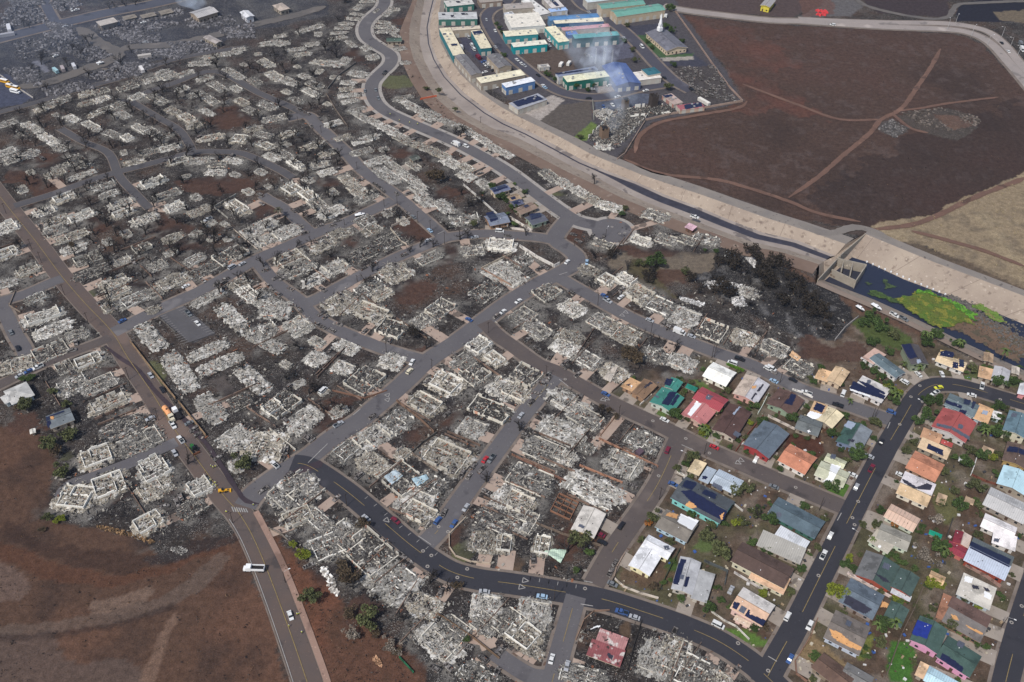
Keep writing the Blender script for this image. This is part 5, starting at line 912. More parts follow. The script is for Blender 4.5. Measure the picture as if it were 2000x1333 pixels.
H('house', 'A', [([(1430, 918), (1527, 955), (1455, 1057), (1370, 1012)], (206, 186, 152), 's', 3.0), ([(1530, 975), (1595, 1010), (1535, 1118), (1450, 1082)], (162, 172, 182), 's', 2.8, 'metal'), ([(1622, 988), (1812, 1102), (1745, 1190), (1540, 1118)], (180, 190, 200), 'g', 3.2, 'metal')], 'three-part house of cream flat roof and light blue-grey metal', group=G1, panels=[('s', [(1490, 1050), (1528, 1058), (1522, 1082), (1485, 1075)]), ('c', [(1575, 1100), (1648, 1142), (1635, 1168), (1560, 1130)])])
H('house', 'X', [([(1340, 932), (1430, 976), (1408, 1031), (1312, 968)], (78, 82, 86), 'g', 4.2)], 'large dark charcoal roofed house with blue solar panels and missing shingles', group=G1, wall=(130, 196, 190), panels=[('s', [(1340, 938), (1362, 944), (1352, 958), (1330, 952)]), ('s', [(1378, 956), (1400, 966), (1396, 976), (1370, 964)]), ('s', [(1330, 960), (1350, 958), (1420, 1000), (1412, 1018), (1358, 990)]), ('p', [(1345, 980), (1352, 982), (1362, 992), (1350, 994), (1338, 988)]), ('p', [(1405, 1008), (1414, 1002), (1410, 1018)])])
H('house', 'C', [([(1200, 0), (1478, 85), (1345, 242), (1113, 107)], (118, 112, 104), 'g', 3.2)], 'grey shingled house with a white panel and rafters showing', group=G1, wall=(176, 200, 214), panels=[('w', [(1318, 15), (1460, 72), (1405, 145), (1292, 80)]), ('p', [(1225, 5), (1300, 22), (1285, 55), (1200, 30)])])
H('house', 'C', [([(1002, 248), (1168, 350), (1072, 508), (922, 422)], (216, 216, 218), 'g', 3.3), ([(1070, 180), (1276, 284), (1215, 375), (1005, 268)], (214, 214, 216), 'g', 3.5)], 'white L-shaped metal roofed house on a scorched corner lot', group=G1, wall=(222, 212, 170), panels=[('c', [(1185, 268), (1225, 262), (1232, 295), (1192, 302)])])
H('house', 'C', [([(1318, 348), (1478, 395), (1412, 656), (1238, 600)], (168, 168, 170), 'g', 3.4), ([(1472, 450), (1582, 490), (1525, 720), (1388, 672)], (160, 160, 160), 's', 3.0)], 'pale grey roofed house with a long blue solar column', group=G1, wall=(176, 170, 160), panels=[('s', [(1315, 368), (1362, 375), (1325, 470), (1300, 572), (1255, 560), (1290, 450)]), ('s', [(1358, 505), (1388, 512), (1368, 590), (1338, 582)]), ('c', [(1318, 488), (1345, 494), (1335, 530), (1308, 524)])])
H('house', 'C', [([(530, -75), (738, 30), (625, 215), (498, 145)], (196, 190, 182), 'g', 3.3)], 'white roofed house with a half-burned open timber end', group=G1, wall=(190, 170, 130), panels=[('c', [(528, 95), (568, 112), (556, 132), (516, 115)])])
H('house', 'C', [([(700, 920), (905, 985), (885, 1090), (640, 1000)], (168, 122, 120), 's', 2.0, 'burnt'), ([(628, 1000), (885, 1085), (845, 1222), (577, 1115)], (134, 78, 80), 's', 1.7, 'burnt')], 'collapsed red metal roof lying over a burned house', 'ruin', wall=(176, 160, 140), windows=False, panels=[('k', [(750, 1100), (790, 1125), (780, 1160), (745, 1130)]), ('w', [(640, 900), (690, 885), (688, 898), (612, 920)])])
H('house', 'E', [([(70, 385), (192, 308), (272, 410), (60, 520)], (178, 176, 172), 'h', 3.4), ([(0, 430), (90, 400), (130, 440), (40, 500)], (178, 176, 172), 'h', 3.2)], 'hip roofed pale grey house standing alone above the dirt field', wall=(176, 186, 190))
H('house', 'E', [([(350, 585), (548, 520), (580, 612), (400, 688)], (106, 112, 116), 'g', 3.4)], 'grey shingled house with violet solar panels at the dirt field', wall=(190, 176, 158), panels=[('s', [(358, 592), (385, 585), (400, 640), (378, 680), (365, 650)]), ('s', [(385, 582), (500, 540), (505, 552), (392, 592)]), ('p', [(390, 590), (420, 585), (422, 605), (405, 615)])])
H('shed', 'E', [([(228, 690), (272, 680), (285, 715), (236, 725)], (220, 216, 206), 'g', 2.2)], 'tiny white shed at the edge of the dirt field', 'shed')
G2 = 'surviving houses inside the burned quarter'
H('house', 'G', [([(1820, 140), (1945, 108), (1985, 145), (1860, 195)], (96, 102, 124), 'g', 3.8)], 'surviving house under a big dark blue solar roof by the fence', group=G2, wall=(196, 180, 156), panels=[('s', [(1830, 142), (1940, 115), (1965, 135), (1855, 172)])])
H('house', 'G', [([(1775, 360), (1930, 325), (1990, 408), (1825, 432)], (112, 118, 132), 'g', 3.4)], 'surviving blue-grey house with solar panels beside the ruins', group=G2, wall=(150, 120, 96), panels=[('s', [(1790, 335), (1850, 320), (1890, 385), (1830, 405)])])
H('house', 'X', [([(988, 384), (1008, 378), (1020, 388), (999, 396)], (150, 130, 108), 'g', 3.3)], 'small surviving tan house between blue solar roofs', group=G2, panels=[('s', [(996, 386), (1004, 384), (1008, 388), (1000, 391)])])
H('house', 'X', [([(995, 394), (1014, 388), (1024, 398), (1004, 404)], (80, 84, 104), 'g', 3.3)], 'surviving blue-roofed house second from the link street', group=G2, panels=[('s', [(1000, 395), (1012, 392), (1017, 397), (1005, 400)])])
H('house', 'X', [([(1001, 408), (1037, 396), (1052, 406), (1018, 420)], (128, 110, 98), 'g', 3.3)], 'surviving brown gabled house by a green lawn on winding street', group=G2, panels=[('s', [(1022, 403), (1030, 400), (1034, 404), (1026, 407)])])
H('house', 'X', [([(1026, 426), (1055, 414), (1070, 431), (1038, 441)], (84, 86, 96), 'g', 3.4)], 'surviving dark roofed corner house with blue solar beside the junction', group=G2, wall=(150, 160, 140), panels=[('s', [(1033, 419), (1054, 415), (1058, 424), (1038, 430)])])
H('house', 'I', [([(1018, 298), (1140, 294), (1140, 326), (1018, 328)], (72, 88, 80), 'g', 3.2)], 'long dark green roofed house by the upper channel bank', group=G2)
H('house', 'I', [([(1190, 1232), (1250, 1205), (1282, 1238), (1222, 1262)], (86, 90, 84), 'g', 3.0)], 'small grey-green roofed cottage among ruins', group=G2)
H('shelter', 'F', [([(1338, 442), (1385, 414), (1442, 440), (1410, 472)], (206, 170, 180), 's', 3.4, 'shingle')], 'pink roofed open shelter beside the channel road', 'shelter', wall=(110, 84, 70))
H('shed', 'J', [([(1868, 95), (1940, 82), (1988, 125), (1925, 142)], (206, 206, 208), 'g', 5)], 'bright white gabled boat shed standing in the scrapyard', 'shed', wall=(190, 190, 194), roofkind='metal')
H('shed', 'J', [([(1578, 292), (1640, 280), (1740, 322), (1690, 345)], (160, 152, 148), 'g', 4)], 'pale roofed open shed at the edge of scrapyard ruins', 'shed')
H('shed', 'I', [([(118, 42), (200, 26), (275, 68), (190, 84)], (176, 162, 150), 'h', 4)], 'scorched pale hip roofed pavilion in the upper yard', 'pavilion')
H('burned_warehouse', 'J', [([(740, 170), (890, 138), (920, 170), (790, 205)], (176, 168, 160), 'f', 5)], 'burned long commercial building with buckled pale roof by the avenue', 'building', wall=(120, 112, 104))
H('burned_warehouse', 'J', [([(1450, 100), (1640, 58), (1715, 95), (1560, 135)], (186, 182, 180), 'g', 5)], 'smoking commercial building with buckled white roof by the avenue', 'building', wall=(150, 136, 122), roofkind='stripe')
for cs, lb in (([(950, 130), (1050, 112), (1075, 135), (975, 158)], 'nearer'), ([(1090, 120), (1200, 95), (1225, 120), (1115, 145)], 'middle'), ([(1235, 90), (1330, 68), (1360, 95), (1260, 118)], 'farther')):
    H('burned_building', 'J', [(cs, (128, 120, 110), 'f', 2.2)], 'roofless burned shop, %s of three between the two buckled roofs' % lb, 'ruin', wall=(132, 124, 114))
# warehouses
G3 = 'warehouses of the industrial quarter'
CR, TEAL = (208, 198, 172), (48, 112, 120)
def WH(t, cs, rc, wl, lab, h=6.5, typ='f', kind='shingle', panels=(), more=(), nm='warehouse', cat='warehouse'):
    root, WG = building(nm, t, [(cs, rc, typ, h, kind)] + list(more), lab, cat, G3, wl, over=.25, panels=panels, h=h, windows=False)
    for (c, W, D, a, *_r) in WG[:1]:
        ca, sa = math.cos(a), math.sin(a)
        for (nx, ny, Lw, off) in ((0, -1, W, D / 2), (-1, 0, D, W / 2), (1, 0, D, W / 2), (0, 1, W, D / 2)):
            if nx * sa + ny * ca > -.3: continue
            n = max(2, int(Lw / 6.5))
            for j in range(n):
                f = ((j + .5) / n - .5) * Lw; u, v = (f, ny * (off - .22)) if ny else (nx * (off - .22), f)
                m = MB(); m.box((c.x - root.location.x + u * ca - v * sa, c.y - root.location.y + u * sa + v * ca, 1.7), (3.2 if ny else .1, 3.2 if nx else .1, 3.4), a)
                m.build('roller_door', mat('roller_door', lin((184, 180, 170)), .7, .12, .3), root)
    m = MB()
    for _ in range(3):
        c, W, D, a = WG[0][:4]; u, v = R.uniform(-.35, .35) * W, R.uniform(-.3, .3) * D; x, y = c.x + u * math.cos(a) - v * math.sin(a), c.y + u * math.sin(a) + v * math.cos(a)
        m = MB(); m.box((x - root.location.x, y - root.location.y, roofz(WG[0], x, y) + .4), (1.3, 1.1, .8), a); m.build('roof_vent', mat('roof_vent_metal', lin((150, 150, 150)), .5, .1, 1), root)
    return root
WH('I', [(1428, 222), (1522, 215), (1628, 425), (1542, 438)], CR, TEAL, 'long cream roofed warehouse with teal side wall along the channel', panels=[('s', [(1522, 345), (1570, 342), (1575, 358), (1528, 360)]), ('c', [(1458, 262), (1485, 260), (1488, 272), (1460, 274)])])
WH('I', [(1512, 212), (1748, 205), (1758, 226), (1545, 238)], (196, 184, 166), (170, 156, 138), 'narrow tan warehouse joining the teal-walled one at its far end')
WH('I', [(1682, 240), (1765, 234), (1840, 370), (1752, 386)], CR, TEAL, 'cream roofed warehouse with solar panels inside the dark yard', panels=[('s', [(1690, 248), (1760, 238), (1775, 262), (1705, 275)])])
WH('I', [(1545, 436), (1632, 430), (1782, 575), (1680, 590)], (112, 110, 112), (156, 146, 134), 'dark grey roofed warehouse with windowed tan wall along the channel', typ='g')
WH('I', [(1803, 440), (1905, 418), (1997, 515), (1893, 536)], (110, 108, 110), (166, 152, 134), 'dark grey gabled warehouse beside the row of parked cars', typ='g')
WH('X', [(928, 152), (1015, 137), (1030, 147), (940, 162)], (216, 208, 182), (150, 138, 124), 'long low cream roofed warehouse beside the blue one')
WH('X', [(978, 163), (1035, 152), (1050, 159), (988, 170)], (220, 222, 226), (90, 124, 170), 'white roofed warehouse with bright blue walls')
WH('X', [(992, 202), (1050, 183), (1071, 195), (1012, 214)], (150, 152, 160), (180, 172, 160), 'low warehouse whose roof is one broad solar array', h=4.5, panels=[('s', [(1000, 200), (1048, 186), (1062, 194), (1012, 209)])])
WH('X', [(984, 28), (1050, 25), (1068, 50), (1000, 54)], (214, 208, 196), (214, 212, 206), 'largest white roofed warehouse with white walls')
WH('X', [(985, 8), (1036, 5), (1046, 14), (985, 20)], (160, 152, 146), (170, 160, 146), 'grey-tan warehouse behind the largest white one')
WH('X', [(1018, 3), (1040, -4), (1072, 26), (1056, 30)], (206, 204, 200), (190, 184, 176), 'slim white warehouse pointing at the blue arched roof', h=5)
WH('X', [(981, 61), (1046, 57), (1052, 67), (988, 72)], (218, 210, 186), (60, 140, 146), 'cream roofed warehouse with teal bays, upper of the stacked pair')
WH('X', [(998, 84), (1064, 78), (1070, 86), (1003, 93)], (216, 212, 196), (20, 140, 146), 'cream roofed warehouse with bright teal wall, lower of the stacked pair')
WH('H', [(260, 216), (340, 200), (446, 320), (360, 336)], (220, 212, 184), (70, 150, 152), 'diagonal cream roofed warehouse with a teal end wall')
WH('H', [(272, 132), (662, 103), (684, 140), (300, 160)], (86, 130, 176), (100, 132, 160), 'sky blue roofed long warehouse', typ='g', kind='metal')
WH('H', [(305, 142), (700, 143), (722, 162), (345, 192)], (214, 206, 184), (50, 92, 130), 'cream roofed warehouse with deep blue walls')
WH('H', [(380, 215), (745, 188), (777, 210), (398, 240)], (184, 140, 146), (172, 164, 156), 'dusty pink roofed long warehouse')
WH('H', [(412, 246), (500, 244), (515, 268), (440, 280)], (90, 120, 176), (76, 110, 160), 'small bright blue warehouse block beside the pink roof')
WH('H', [(470, 270), (822, 246), (842, 275), (490, 306)], (92, 150, 152), (46, 84, 92), 'dark teal warehouse with eight loading bays behind the smoke', h=8)
WH('H', [(395, 598), (722, 552), (768, 600), (432, 642)], (214, 212, 184), (30, 100, 88), 'cream roofed warehouse with dark green walls facing the car park', h=7)
WH('H', [(320, 572), (640, 530), (692, 546), (368, 592)], (128, 136, 156), (190, 192, 196), 'solar roofed white warehouse behind the dark green walled one', kind='metal', panels=[('s', [(330, 576), (630, 536), (650, 544), (360, 585)])])
WH('H', [(690, 520), (918, 486), (972, 652), (835, 676)], (82, 102, 152), (90, 100, 130), 'broad steel blue roofed open warehouse under drifting smoke', typ='g', kind='metal', h=5.5)
WH('H', [(905, 566), (1120, 548), (1168, 606), (985, 632)], (212, 206, 198), (184, 176, 166), 'white flat roofed office with a teal hip roof', h=5, more=[([(1010, 546), (1112, 522), (1166, 574), (1062, 590)], (52, 100, 112), 'h', 6.5)])
WH('H', [(748, 84), (1140, 34), (1212, 84), (828, 126)], (108, 158, 144), (182, 166, 142), 'huge mint green roofed hall with tan walls nearest the bypass', typ='g', kind='metal', h=7)
WH('H', [(662, 28), (1000, 0), (1052, 32), (700, 74)], (106, 154, 142), (182, 168, 146), 'mint green hipped hall behind the nearest mint green hall', typ='g', kind='metal', h=8)
WH('H', [(540, -18), (860, -50), (900, -12), (600, 18)], (190, 200, 204), (176, 170, 160), 'pale hall at the top frame edge behind the mint roofs', h=7)
WH('H', [(285, 70), (412, 56), (442, 80), (296, 96)], (150, 176, 214), (196, 200, 206), 'small pale blue edged store near the sky blue roof', h=4)
WH('H', [(230, -20), (330, -30), (410, 50), (310, 66)], (196, 190, 186), (170, 162, 156), 'grey-white warehouse strip above the pale blue store', h=5, panels=[('s', [(290, 0), (320, -5), (370, 45), (345, 50)])])
WH('I', [(1424, 98), (1724, 94), (1730, 150), (1426, 155)], (176, 176, 176), (64, 110, 100), 'green walled warehouse with blotched burned flat roof', h=5.5, panels=[('k', [(1520, 120), (1545, 118), (1545, 135), (1525, 138)]), ('k', [(1600, 105), (1640, 102), (1660, 115), (1610, 118)]), ('k', [(1450, 110), (1475, 108), (1480, 118), (1455, 120)])])
WH('I', [(1450, 5), (1650, 0), (1742, 40), (1500, 38)], (188, 186, 180), (60, 112, 102), 'green walled burned warehouse at the top of the channel', h=5.5, panels=[('k', [(1560, 12), (1590, 10), (1600, 22), (1570, 24)])])
WH('I', [(1935, 100), (2000, 92), (2040, 128), (1975, 145)], (200, 202, 206), (180, 186, 196), 'small white warehouse on the curve of warehouse street', h=5)
WH('I', [(1712, -30), (1900, -30), (1930, 5), (1760, 25)], (150, 140, 132), (140, 124, 112), 'brown-grey warehouse at the top frame edge', h=5)
WH('H', [(200, 508), (280, 498), (298, 522), (215, 532)], (190, 184, 176), (150, 156, 166), 'small pale roofed store in the bare lot', h=3)
WH('H', [(1285, 828), (1482, 795), (1495, 835), (1312, 870)], (150, 90, 96), (186, 160, 140), 'low red edged building with solar roof by the field wall', h=3, panels=[('s', [(1345, 822), (1478, 800), (1488, 832), (1352, 858)])])
WH('H', [(1165, 745), (1248, 734), (1340, 800), (1265, 822)], (170, 150, 142), (160, 120, 110), 'low red and white building with a broken solar roof', h=3, panels=[('s', [(1175, 748), (1245, 738), (1258, 752), (1195, 768)])])
H('house', 'H', [([(1938, 42), (1985, -10), (2070, 0), (2010, 62)], (150, 146, 146), 'g', 5)], 'unfinished yellow walled building beyond the bypass', 'building', wall=(206, 190, 70))
DRV.build('driveway', mat('yard_concrete', lin((156, 146, 136)), .95, .14, .12, c2=lin((136, 126, 116)), speck=[(lin((108, 100, 92)), .3, .2), (lin((84, 78, 74)), .2, .5)], soft=.06))['kind'] = 'structure'
# church
ch, _ = H('church', 'H', [([(1075, 262), (1205, 222), (1355, 368), (1195, 412)], (104, 104, 112), 'g', 4.2)], 'grey roofed church with a tall white steeple and lawns', 'church', wall=(206, 186, 160))
st = empty('steeple'); st.parent = ch; b0 = at(px('H', 1155, 228), 8.5); lx, ly = b0.x - ch.location.x, b0.y - ch.location.y
m = MB(); m.box((lx, ly, 8.6), (3.4, 3.4, 3.2), .6, 0); m.box((lx, ly, 11.6), (2.4, 2.4, 2.8), .6); m.tube((lx, ly, 13), (lx, ly, 22), 1.5, .06, 8); m.build('spire', M_white, ch); bpy.data.objects.remove(st)
# ------------------------------------------------------------------ burned apartment blocks and the burned condominium
def quad_ruin(t, cs, lab, seed, ash, name='burned_apartment_block', hm=1.4, hmax=.8):
    c, W, D, a = rect_fit(t, cs, .5); rr = random.Random(seed); o = empty(name, (c.x, c.y, 0), a); tag(o, lab, 'ruin', 'burned apartment blocks'); SKIRT.append((c.x, c.y, W, D, a))
    m = MB(); heap(m, W * 1.04, D * 1.04, rr, .9, hmax * .55, 0, seed * .7); m.build('ash_bed', ash, o)
    for A, B in (((-W / 2 + 1, -D / 2 + 1), (W / 2 - 1, -D / 2 + 1)), ((W / 2 - 1, D / 2 - 1), (-W / 2 + 1, D / 2 - 1))):
        m = MB(); ragged(m, A, B, rr, hm, 0, .62); m.build('wall', M_rwallw, o)
    m = MB()
    for i in range(int(W * D * .55)):
        m.box((rr.uniform(-.5, .5) * W, rr.uniform(-.5, .5) * D, rr.uniform(.4, 1.0)), (rr.choice([.5, .8, 1.3, 2.4]), rr.uniform(.15, .6), rr.uniform(.08, .3)), rr.uniform(0, 3.14), rr.choices([0, 1, 2, 3], [7, 4, 1, 4])[0], 1, rr.uniform(-.5, .5), rr.uniform(-.5, .5))
    d = m.build('rubble', DEB, o); d['kind'] = 'stuff'; return o
for i, (t, cs, lb) in enumerate((('X', [(254, 641), (290, 628), (332, 672), (300, 692)], 'block at the crossing corner beside the highway wall'), ('E', [(1195, 105), (1375, 78), (1600, 340), (1440, 420)], 'block parallel to the highway wall, second from the crossing'), ('E', [(1430, 100), (1760, -30), (1840, 25), (1500, 172)], 'narrow block just below the striped parking lot'),
        ('E', [(1510, 200), (1860, 68), (1940, 150), (1590, 275)], 'block between the narrow block and small parking lot'), ('X', [(447, 724), (482, 707), (540, 757), (505, 776)], 'block right of the small parking lot'), ('E', [(1490, 452), (1640, 385), (1820, 600), (1650, 682)], 'block left of the small parking lot'),
        ('X', [(408, 603), (446, 588), (492, 634), (464, 652)], 'block right of the striped parking lot'), ('X', [(463, 656), (495, 640), (566, 676), (545, 696)], 'block at the inner walkway end'), ('X', [(412, 866), (470, 820), (506, 856), (455, 892)], 'heap at the main connector corner by the highway'), ('X', [(352, 700), (382, 720), (360, 690), (340, 680)][:0] or [(505, 598), (545, 590), (562, 610), (520, 622)], 'block nearest the inner burned street'))):
    quad_ruin(t, cs, 'white ash burned apartment ' + lb, 300 + i, ASH[0])
cnd = quad_ruin('H', [(650, 1060), (840, 800), (1000, 880), (860, 1200)], 'smoking black wing of the burned condominium with a brown tower', 400, ASH[3], 'burned_condominium', 3.2, 1.6)
cn2 = quad_ruin('H', [(860, 850), (1240, 810), (1255, 880), (930, 930)], 'black long wing of the burned condominium with two towers', 401, ASH[3], 'burned_condominium', 3.4, 1.6)
quad_ruin('H', [(650, 870), (770, 830), (790, 900), (690, 960)], 'white debris court beside the burned condominium', 402, ASH[0], 'burned_building', 1.5)
quad_ruin('H', [(640, 1130), (780, 1120), (800, 1185), (650, 1165)], 'pale round-columned end pavilion of the burned condominium', 403, ASH[0], 'burned_building', 2.5)
for t_, x, y, h_, w_, lb, mt in (('H', 716, 1078, 9, 5, 'brown burned stair tower standing in the smoking wing', wallmat((120, 100, 84))), ('H', 880, 848, 8, 4, 'burned stair tower with a tan base by the car park', wallmat((98, 84, 72))), ('H', 1100, 832, 10.5, 5, 'tallest burned lift tower, blackened, above the long wing', wallmat((66, 58, 54)))):
    p = at(px(t_, x, y)); o = empty('burned_tower', (p.x, p.y, 0), .4); tag(o, lb, 'tower'); rr = random.Random(int(x))
    m = MB()
    for A, B in (((-w_ / 2, -w_ / 2), (w_ / 2, -w_ / 2)), ((w_ / 2, -w_ / 2), (w_ / 2, w_ / 2)), ((w_ / 2, w_ / 2), (-w_ / 2, w_ / 2)), ((-w_ / 2, w_ / 2), (-w_ / 2, -w_ / 2))):
        for k in range(4):
            u = (k + .5) / 4; c = Vector(A).lerp(Vector(B), u); hh = h_ * rr.uniform(.75, 1); m.box((c.x, c.y, hh / 2), (w_ / 4, .3, hh), math.atan2(B[1] - A[1], B[0] - A[0]))
    m.build('wall', mt, o); m = MB()
    for k in range(3): m.box((0, 0, 2.7 * (k + 1)), (w_ - .6, w_ - .6, .25)); 
    m.build('floor_slab', M_char, o)
# open timber framing beside the half burned white house
p = T('A', (300, 1330), (370, 1195), (520, 1265), (450, 1400)); c = sum(p, Vector()) / 4; m = MB()
for i in range(4):
    wall_line(m, p[i], p[(i + 1) % 4], 1.1, .25); 
for u in (.35, .68): wall_line(m, p[0].lerp(p[3], u), p[1].lerp(p[2], u), .9, .2)
for u in (.3, .55, .8): wall_line(m, p[0].lerp(p[1], u), p[3].lerp(p[2], u), .9, .2)
o = m.build('burned_foundation', mat('orange_scorched_wall', lin((132, 96, 76)), .95, .3, .5)); tag(o, 'orange-brown roofless room walls beside the white burned house', 'ruin')
# collapsed blue-white roof sheets
for (t, cs, lb, rgb) in (('K', [(1215, 1075), (1330, 1040), (1350, 1075), (1260, 1135)], 'pale blue flat roof sheet lying over the ruin corner', (160, 184, 194)), ('K', [(1000, 1060), (1085, 1000), (1150, 1050), (1060, 1120)], 'crumpled light blue roof sheet on the debris', (166, 180, 188)), ('A', [(710, 290), (790, 200), (830, 195), (770, 320)], 'corrugated pale roof sheets with a rust streak', (186, 176, 164)), ('B', [(165, 110), (190, 72), (258, 125), (235, 155)], 'tan fallen roof slab leaning on the ruin by the red yard', (196, 160, 124)), ('C', [(250, 310), (330, 288), (430, 300), (380, 400)], 'mint green fallen roof frame beside a driveway', (176, 196, 178)), ('A', [(920, 160), (1000, 180), (985, 215), (910, 190)], 'dark felt sheet by the charred shrub', (70, 62, 56))):
    q = T(t, *cs, z=1.0); c = sum(q, Vector()) / 4; m = MB(); n = 7; rr = random.Random(5); vs = []
    for j in range(n + 1):
        for i in range(n + 1):
            u, v = i / n, j / n; x = (q[0] * (1 - u) + q[1] * u) * (1 - v) + (q[3] * (1 - u) + q[2] * u) * v - c; vs.append((x.x, x.y, 1.0 + rr.uniform(-.18, .18) + .3 * math.sin(u * 9)))
    vs2 = [(x, y, z - .08) for x, y, z in vs]; k = len(vs)
    m.add(vs + vs2, [(j * (n + 1) + i, j * (n + 1) + i + 1, (j + 1) * (n + 1) + i + 1, (j + 1) * (n + 1) + i) for j in range(n) for i in range(n)] + [(k + (j + 1) * (n + 1) + i, k + (j + 1) * (n + 1) + i + 1, k + j * (n + 1) + i + 1, k + j * (n + 1) + i) for j in range(n) for i in range(n)])
    o = m.build('fallen_roof_sheet', roofmat(rgb, 'metal')); o.location = (c.x, c.y, 0); tag(o, lb, 'roof sheet')
# ------------------------------------------------------------------ basin inlet, water, weeds, rocks
M_cw = mat('inlet_concrete', lin((148, 140, 128)), .95, .12, .25, speck=[(lin((116, 100, 86)), .22, .3), (lin((190, 180, 166)), .2, .5)])
o = empty('inlet_structure', at((1650, 520), 0)); tag(o, 'square concrete inlet box with wing walls where the channel meets the basin', 'inlet')
def cwall(nm, a, b, top, bot=-7.2, t=.55, z=None):
    A, B = at(a, top) - o.location, at(b, top) - o.location; m = MB(); d = B - A; m.box(((A.x + B.x) / 2, (A.y + B.y) / 2, (top + bot) / 2), (math.hypot(d.x, d.y), t, top - bot), math.atan2(d.y, d.x)); m.build(nm, M_cw, o)
cwall('wing_wall', (1691, 456), (1642, 498), .9); cwall('wing_wall', (1634, 507), (1598, 546), .9)
cwall('box_wall', (1634, 504), (1693, 517), -.6); cwall('box_wall', (1692, 518), (1672, 548), -.65); cwall('box_wall', (1672, 548), (1625, 526), -1.2); cwall('box_wall', (1640, 500), (1634, 508), -.7)
for a, b in (((1648, 508), (1643, 531)), ((1666, 512), (1660, 539))): cwall('baffle_wall', a, b, -1.6, -6.9, .6)
# sheet closing the channel against the basin
A = SW[-1]; B = BW[0]; m = MB(); m.add([A[1], A[4], B[2] , B[1]], [(0, 1, 2, 3)]); m.add([A[0], A[1], B[1], B[0]], [(0, 1, 2, 3)]); m.add([A[4], A[5], B[3], B[2]], [(0, 1, 2, 3)]); m.build('channel_apron', M_chan)['kind'] = 'structure'
wm_ = bpy.data.materials.new('basin_water'); wm_.use_nodes = True; b = wm_.node_tree.nodes['Principled BSDF']; b.inputs['Base Color'].default_value = (.022, .026, .045, 1); b.inputs['Roughness'].default_value = .12
m = MB(); W0 = [r[1] + Vector((0, 0, .05)) for r in BW]; W1 = [r[2] + Vector((0, 0, .05)) for r in BW]
vs = []; [vs.extend((a, b_)) for a, b_ in zip(W0, W1)]; m.add(vs, [(2 * k, 2 * k + 1, 2 * k + 3, 2 * k + 2) for k in range(len(W0) - 1)]); m.build('basin_water', wm_)['kind'] = 'structure'
def clump_sheet(name, t, poly, z, rgbs, lab, hm=.7, step=1.0, thr=.0, scale=.12, warp=2.5):
    P = T(t, *poly, z=z); x0, x1 = min(p.x for p in P), max(p.x for p in P); y0, y1 = min(p.y for p in P), max(p.y for p in P)
    X, Y = np.meshgrid(np.arange(x0 - 3, x1 + 3, step), np.arange(y0 - 3, y1 + 3, step)); k = (fbm(X, Y, 7, 3) - .5) * warp * 4; msk = inpoly(P, X + k, Y + (fbm(X, Y, 7, 9) - .5) * warp * 4) & (fbm(X, Y, 8, 17) > thr)
    Zz = z + .1 + hm * fbm(X, Y, 3, 23); rr = np.random.RandomState(3); Zz += rr.rand(*X.shape) * hm * .6; vs = []; ix = {}
    for j in range(X.shape[0]):
        for i in range(X.shape[1]):
            if msk[j, i]: ix[i, j] = len(vs); vs.append((X[j, i] + rr.uniform(-.3, .3) * step, Y[j, i] + rr.uniform(-.3, .3) * step, Zz[j, i]))
    m = MB(); m.add(vs, [(ix[i, j], ix[i + 1, j], ix[i + 1, j + 1], ix[i, j + 1]) for (i, j) in ix if (i + 1, j) in ix and (i, j + 1) in ix and (i + 1, j + 1) in ix])
    o = m.build(name, mat(name + '_leaf', lin(rgbs[0]), .95, .2, scale, c2=lin(rgbs[1]), speck=[(lin(rgbs[2]), .4, .25), (tuple(v * .5 for v in lin(rgbs[0])), .3, 1.1)])); o['kind'] = 'stuff'; o['label'] = lab; return o
clump_sheet('mud_flat', 'O', [(1180, 945), (1400, 990), (1560, 1060), (1990, 1300), (2200, 1500), (1900, 1500), (1640, 1330), (1400, 1240), (1100, 1090), (1000, 1010)], -6.75, ((96, 78, 64), (112, 92, 76), (84, 76, 62)), 'bare brown mud floor of the basin beyond the water', .12, 1.4)
clump_sheet('water_weeds', 'O', [(960, 1010), (1130, 960), (1200, 945), (1330, 975), (1450, 1050), (1560, 1120), (1620, 1195), (1480, 1215), (1300, 1225), (1180, 1170), (1060, 1100)], -6.6, ((80, 108, 40), (92, 92, 44), (120, 118, 50)), 'bright green and ochre weeds filling the basin floor', .6, 1.0)
clump_sheet('water_weeds', 'O', [(1130, 965), (1190, 940), (1400, 1000), (1560, 1075), (1640, 1190), (1560, 1160), (1470, 1080), (1330, 1010)], -6.5, ((86, 132, 44), (100, 150, 50), (64, 104, 40)), 'brightest green rim of weeds along the basin stream', .9, 1.0)
clump_sheet('water_weeds', 'O', [(720, 935), (840, 930), (950, 1000), (1130, 1040), (1100, 1090), (960, 1050), (820, 990)], -6.65, ((56, 74, 44), (66, 84, 46), (78, 100, 48)), 'dark green floating weeds along the near water edge', .3, .9, .36)
clump_sheet('water_weeds', 'O', [(770, 870), (830, 865), (850, 900), (790, 915)], -6.7, ((60, 74, 50), (70, 84, 52), (50, 62, 46)), 'small floating weed patch near the inlet box', .25, .8, .3)
clump_sheet('water_weeds', 'O', [(890, 870), (960, 865), (1000, 920), (930, 930)], -6.7, ((60, 78, 50), (74, 88, 54), (50, 64, 46)), 'floating weed patch in the middle of the water', .25, .8, .3)
clump_sheet('bank_weeds', 'O', [(1560, 1030), (1680, 1060), (1780, 1110), (1840, 1200), (1760, 1180), (1640, 1100)], -6.5, ((92, 118, 52), (104, 128, 58), (118, 116, 70)), 'green weeds at the foot of the right slope', .8, 1.0, .34)
rk = MB(); rr = random.Random(9)
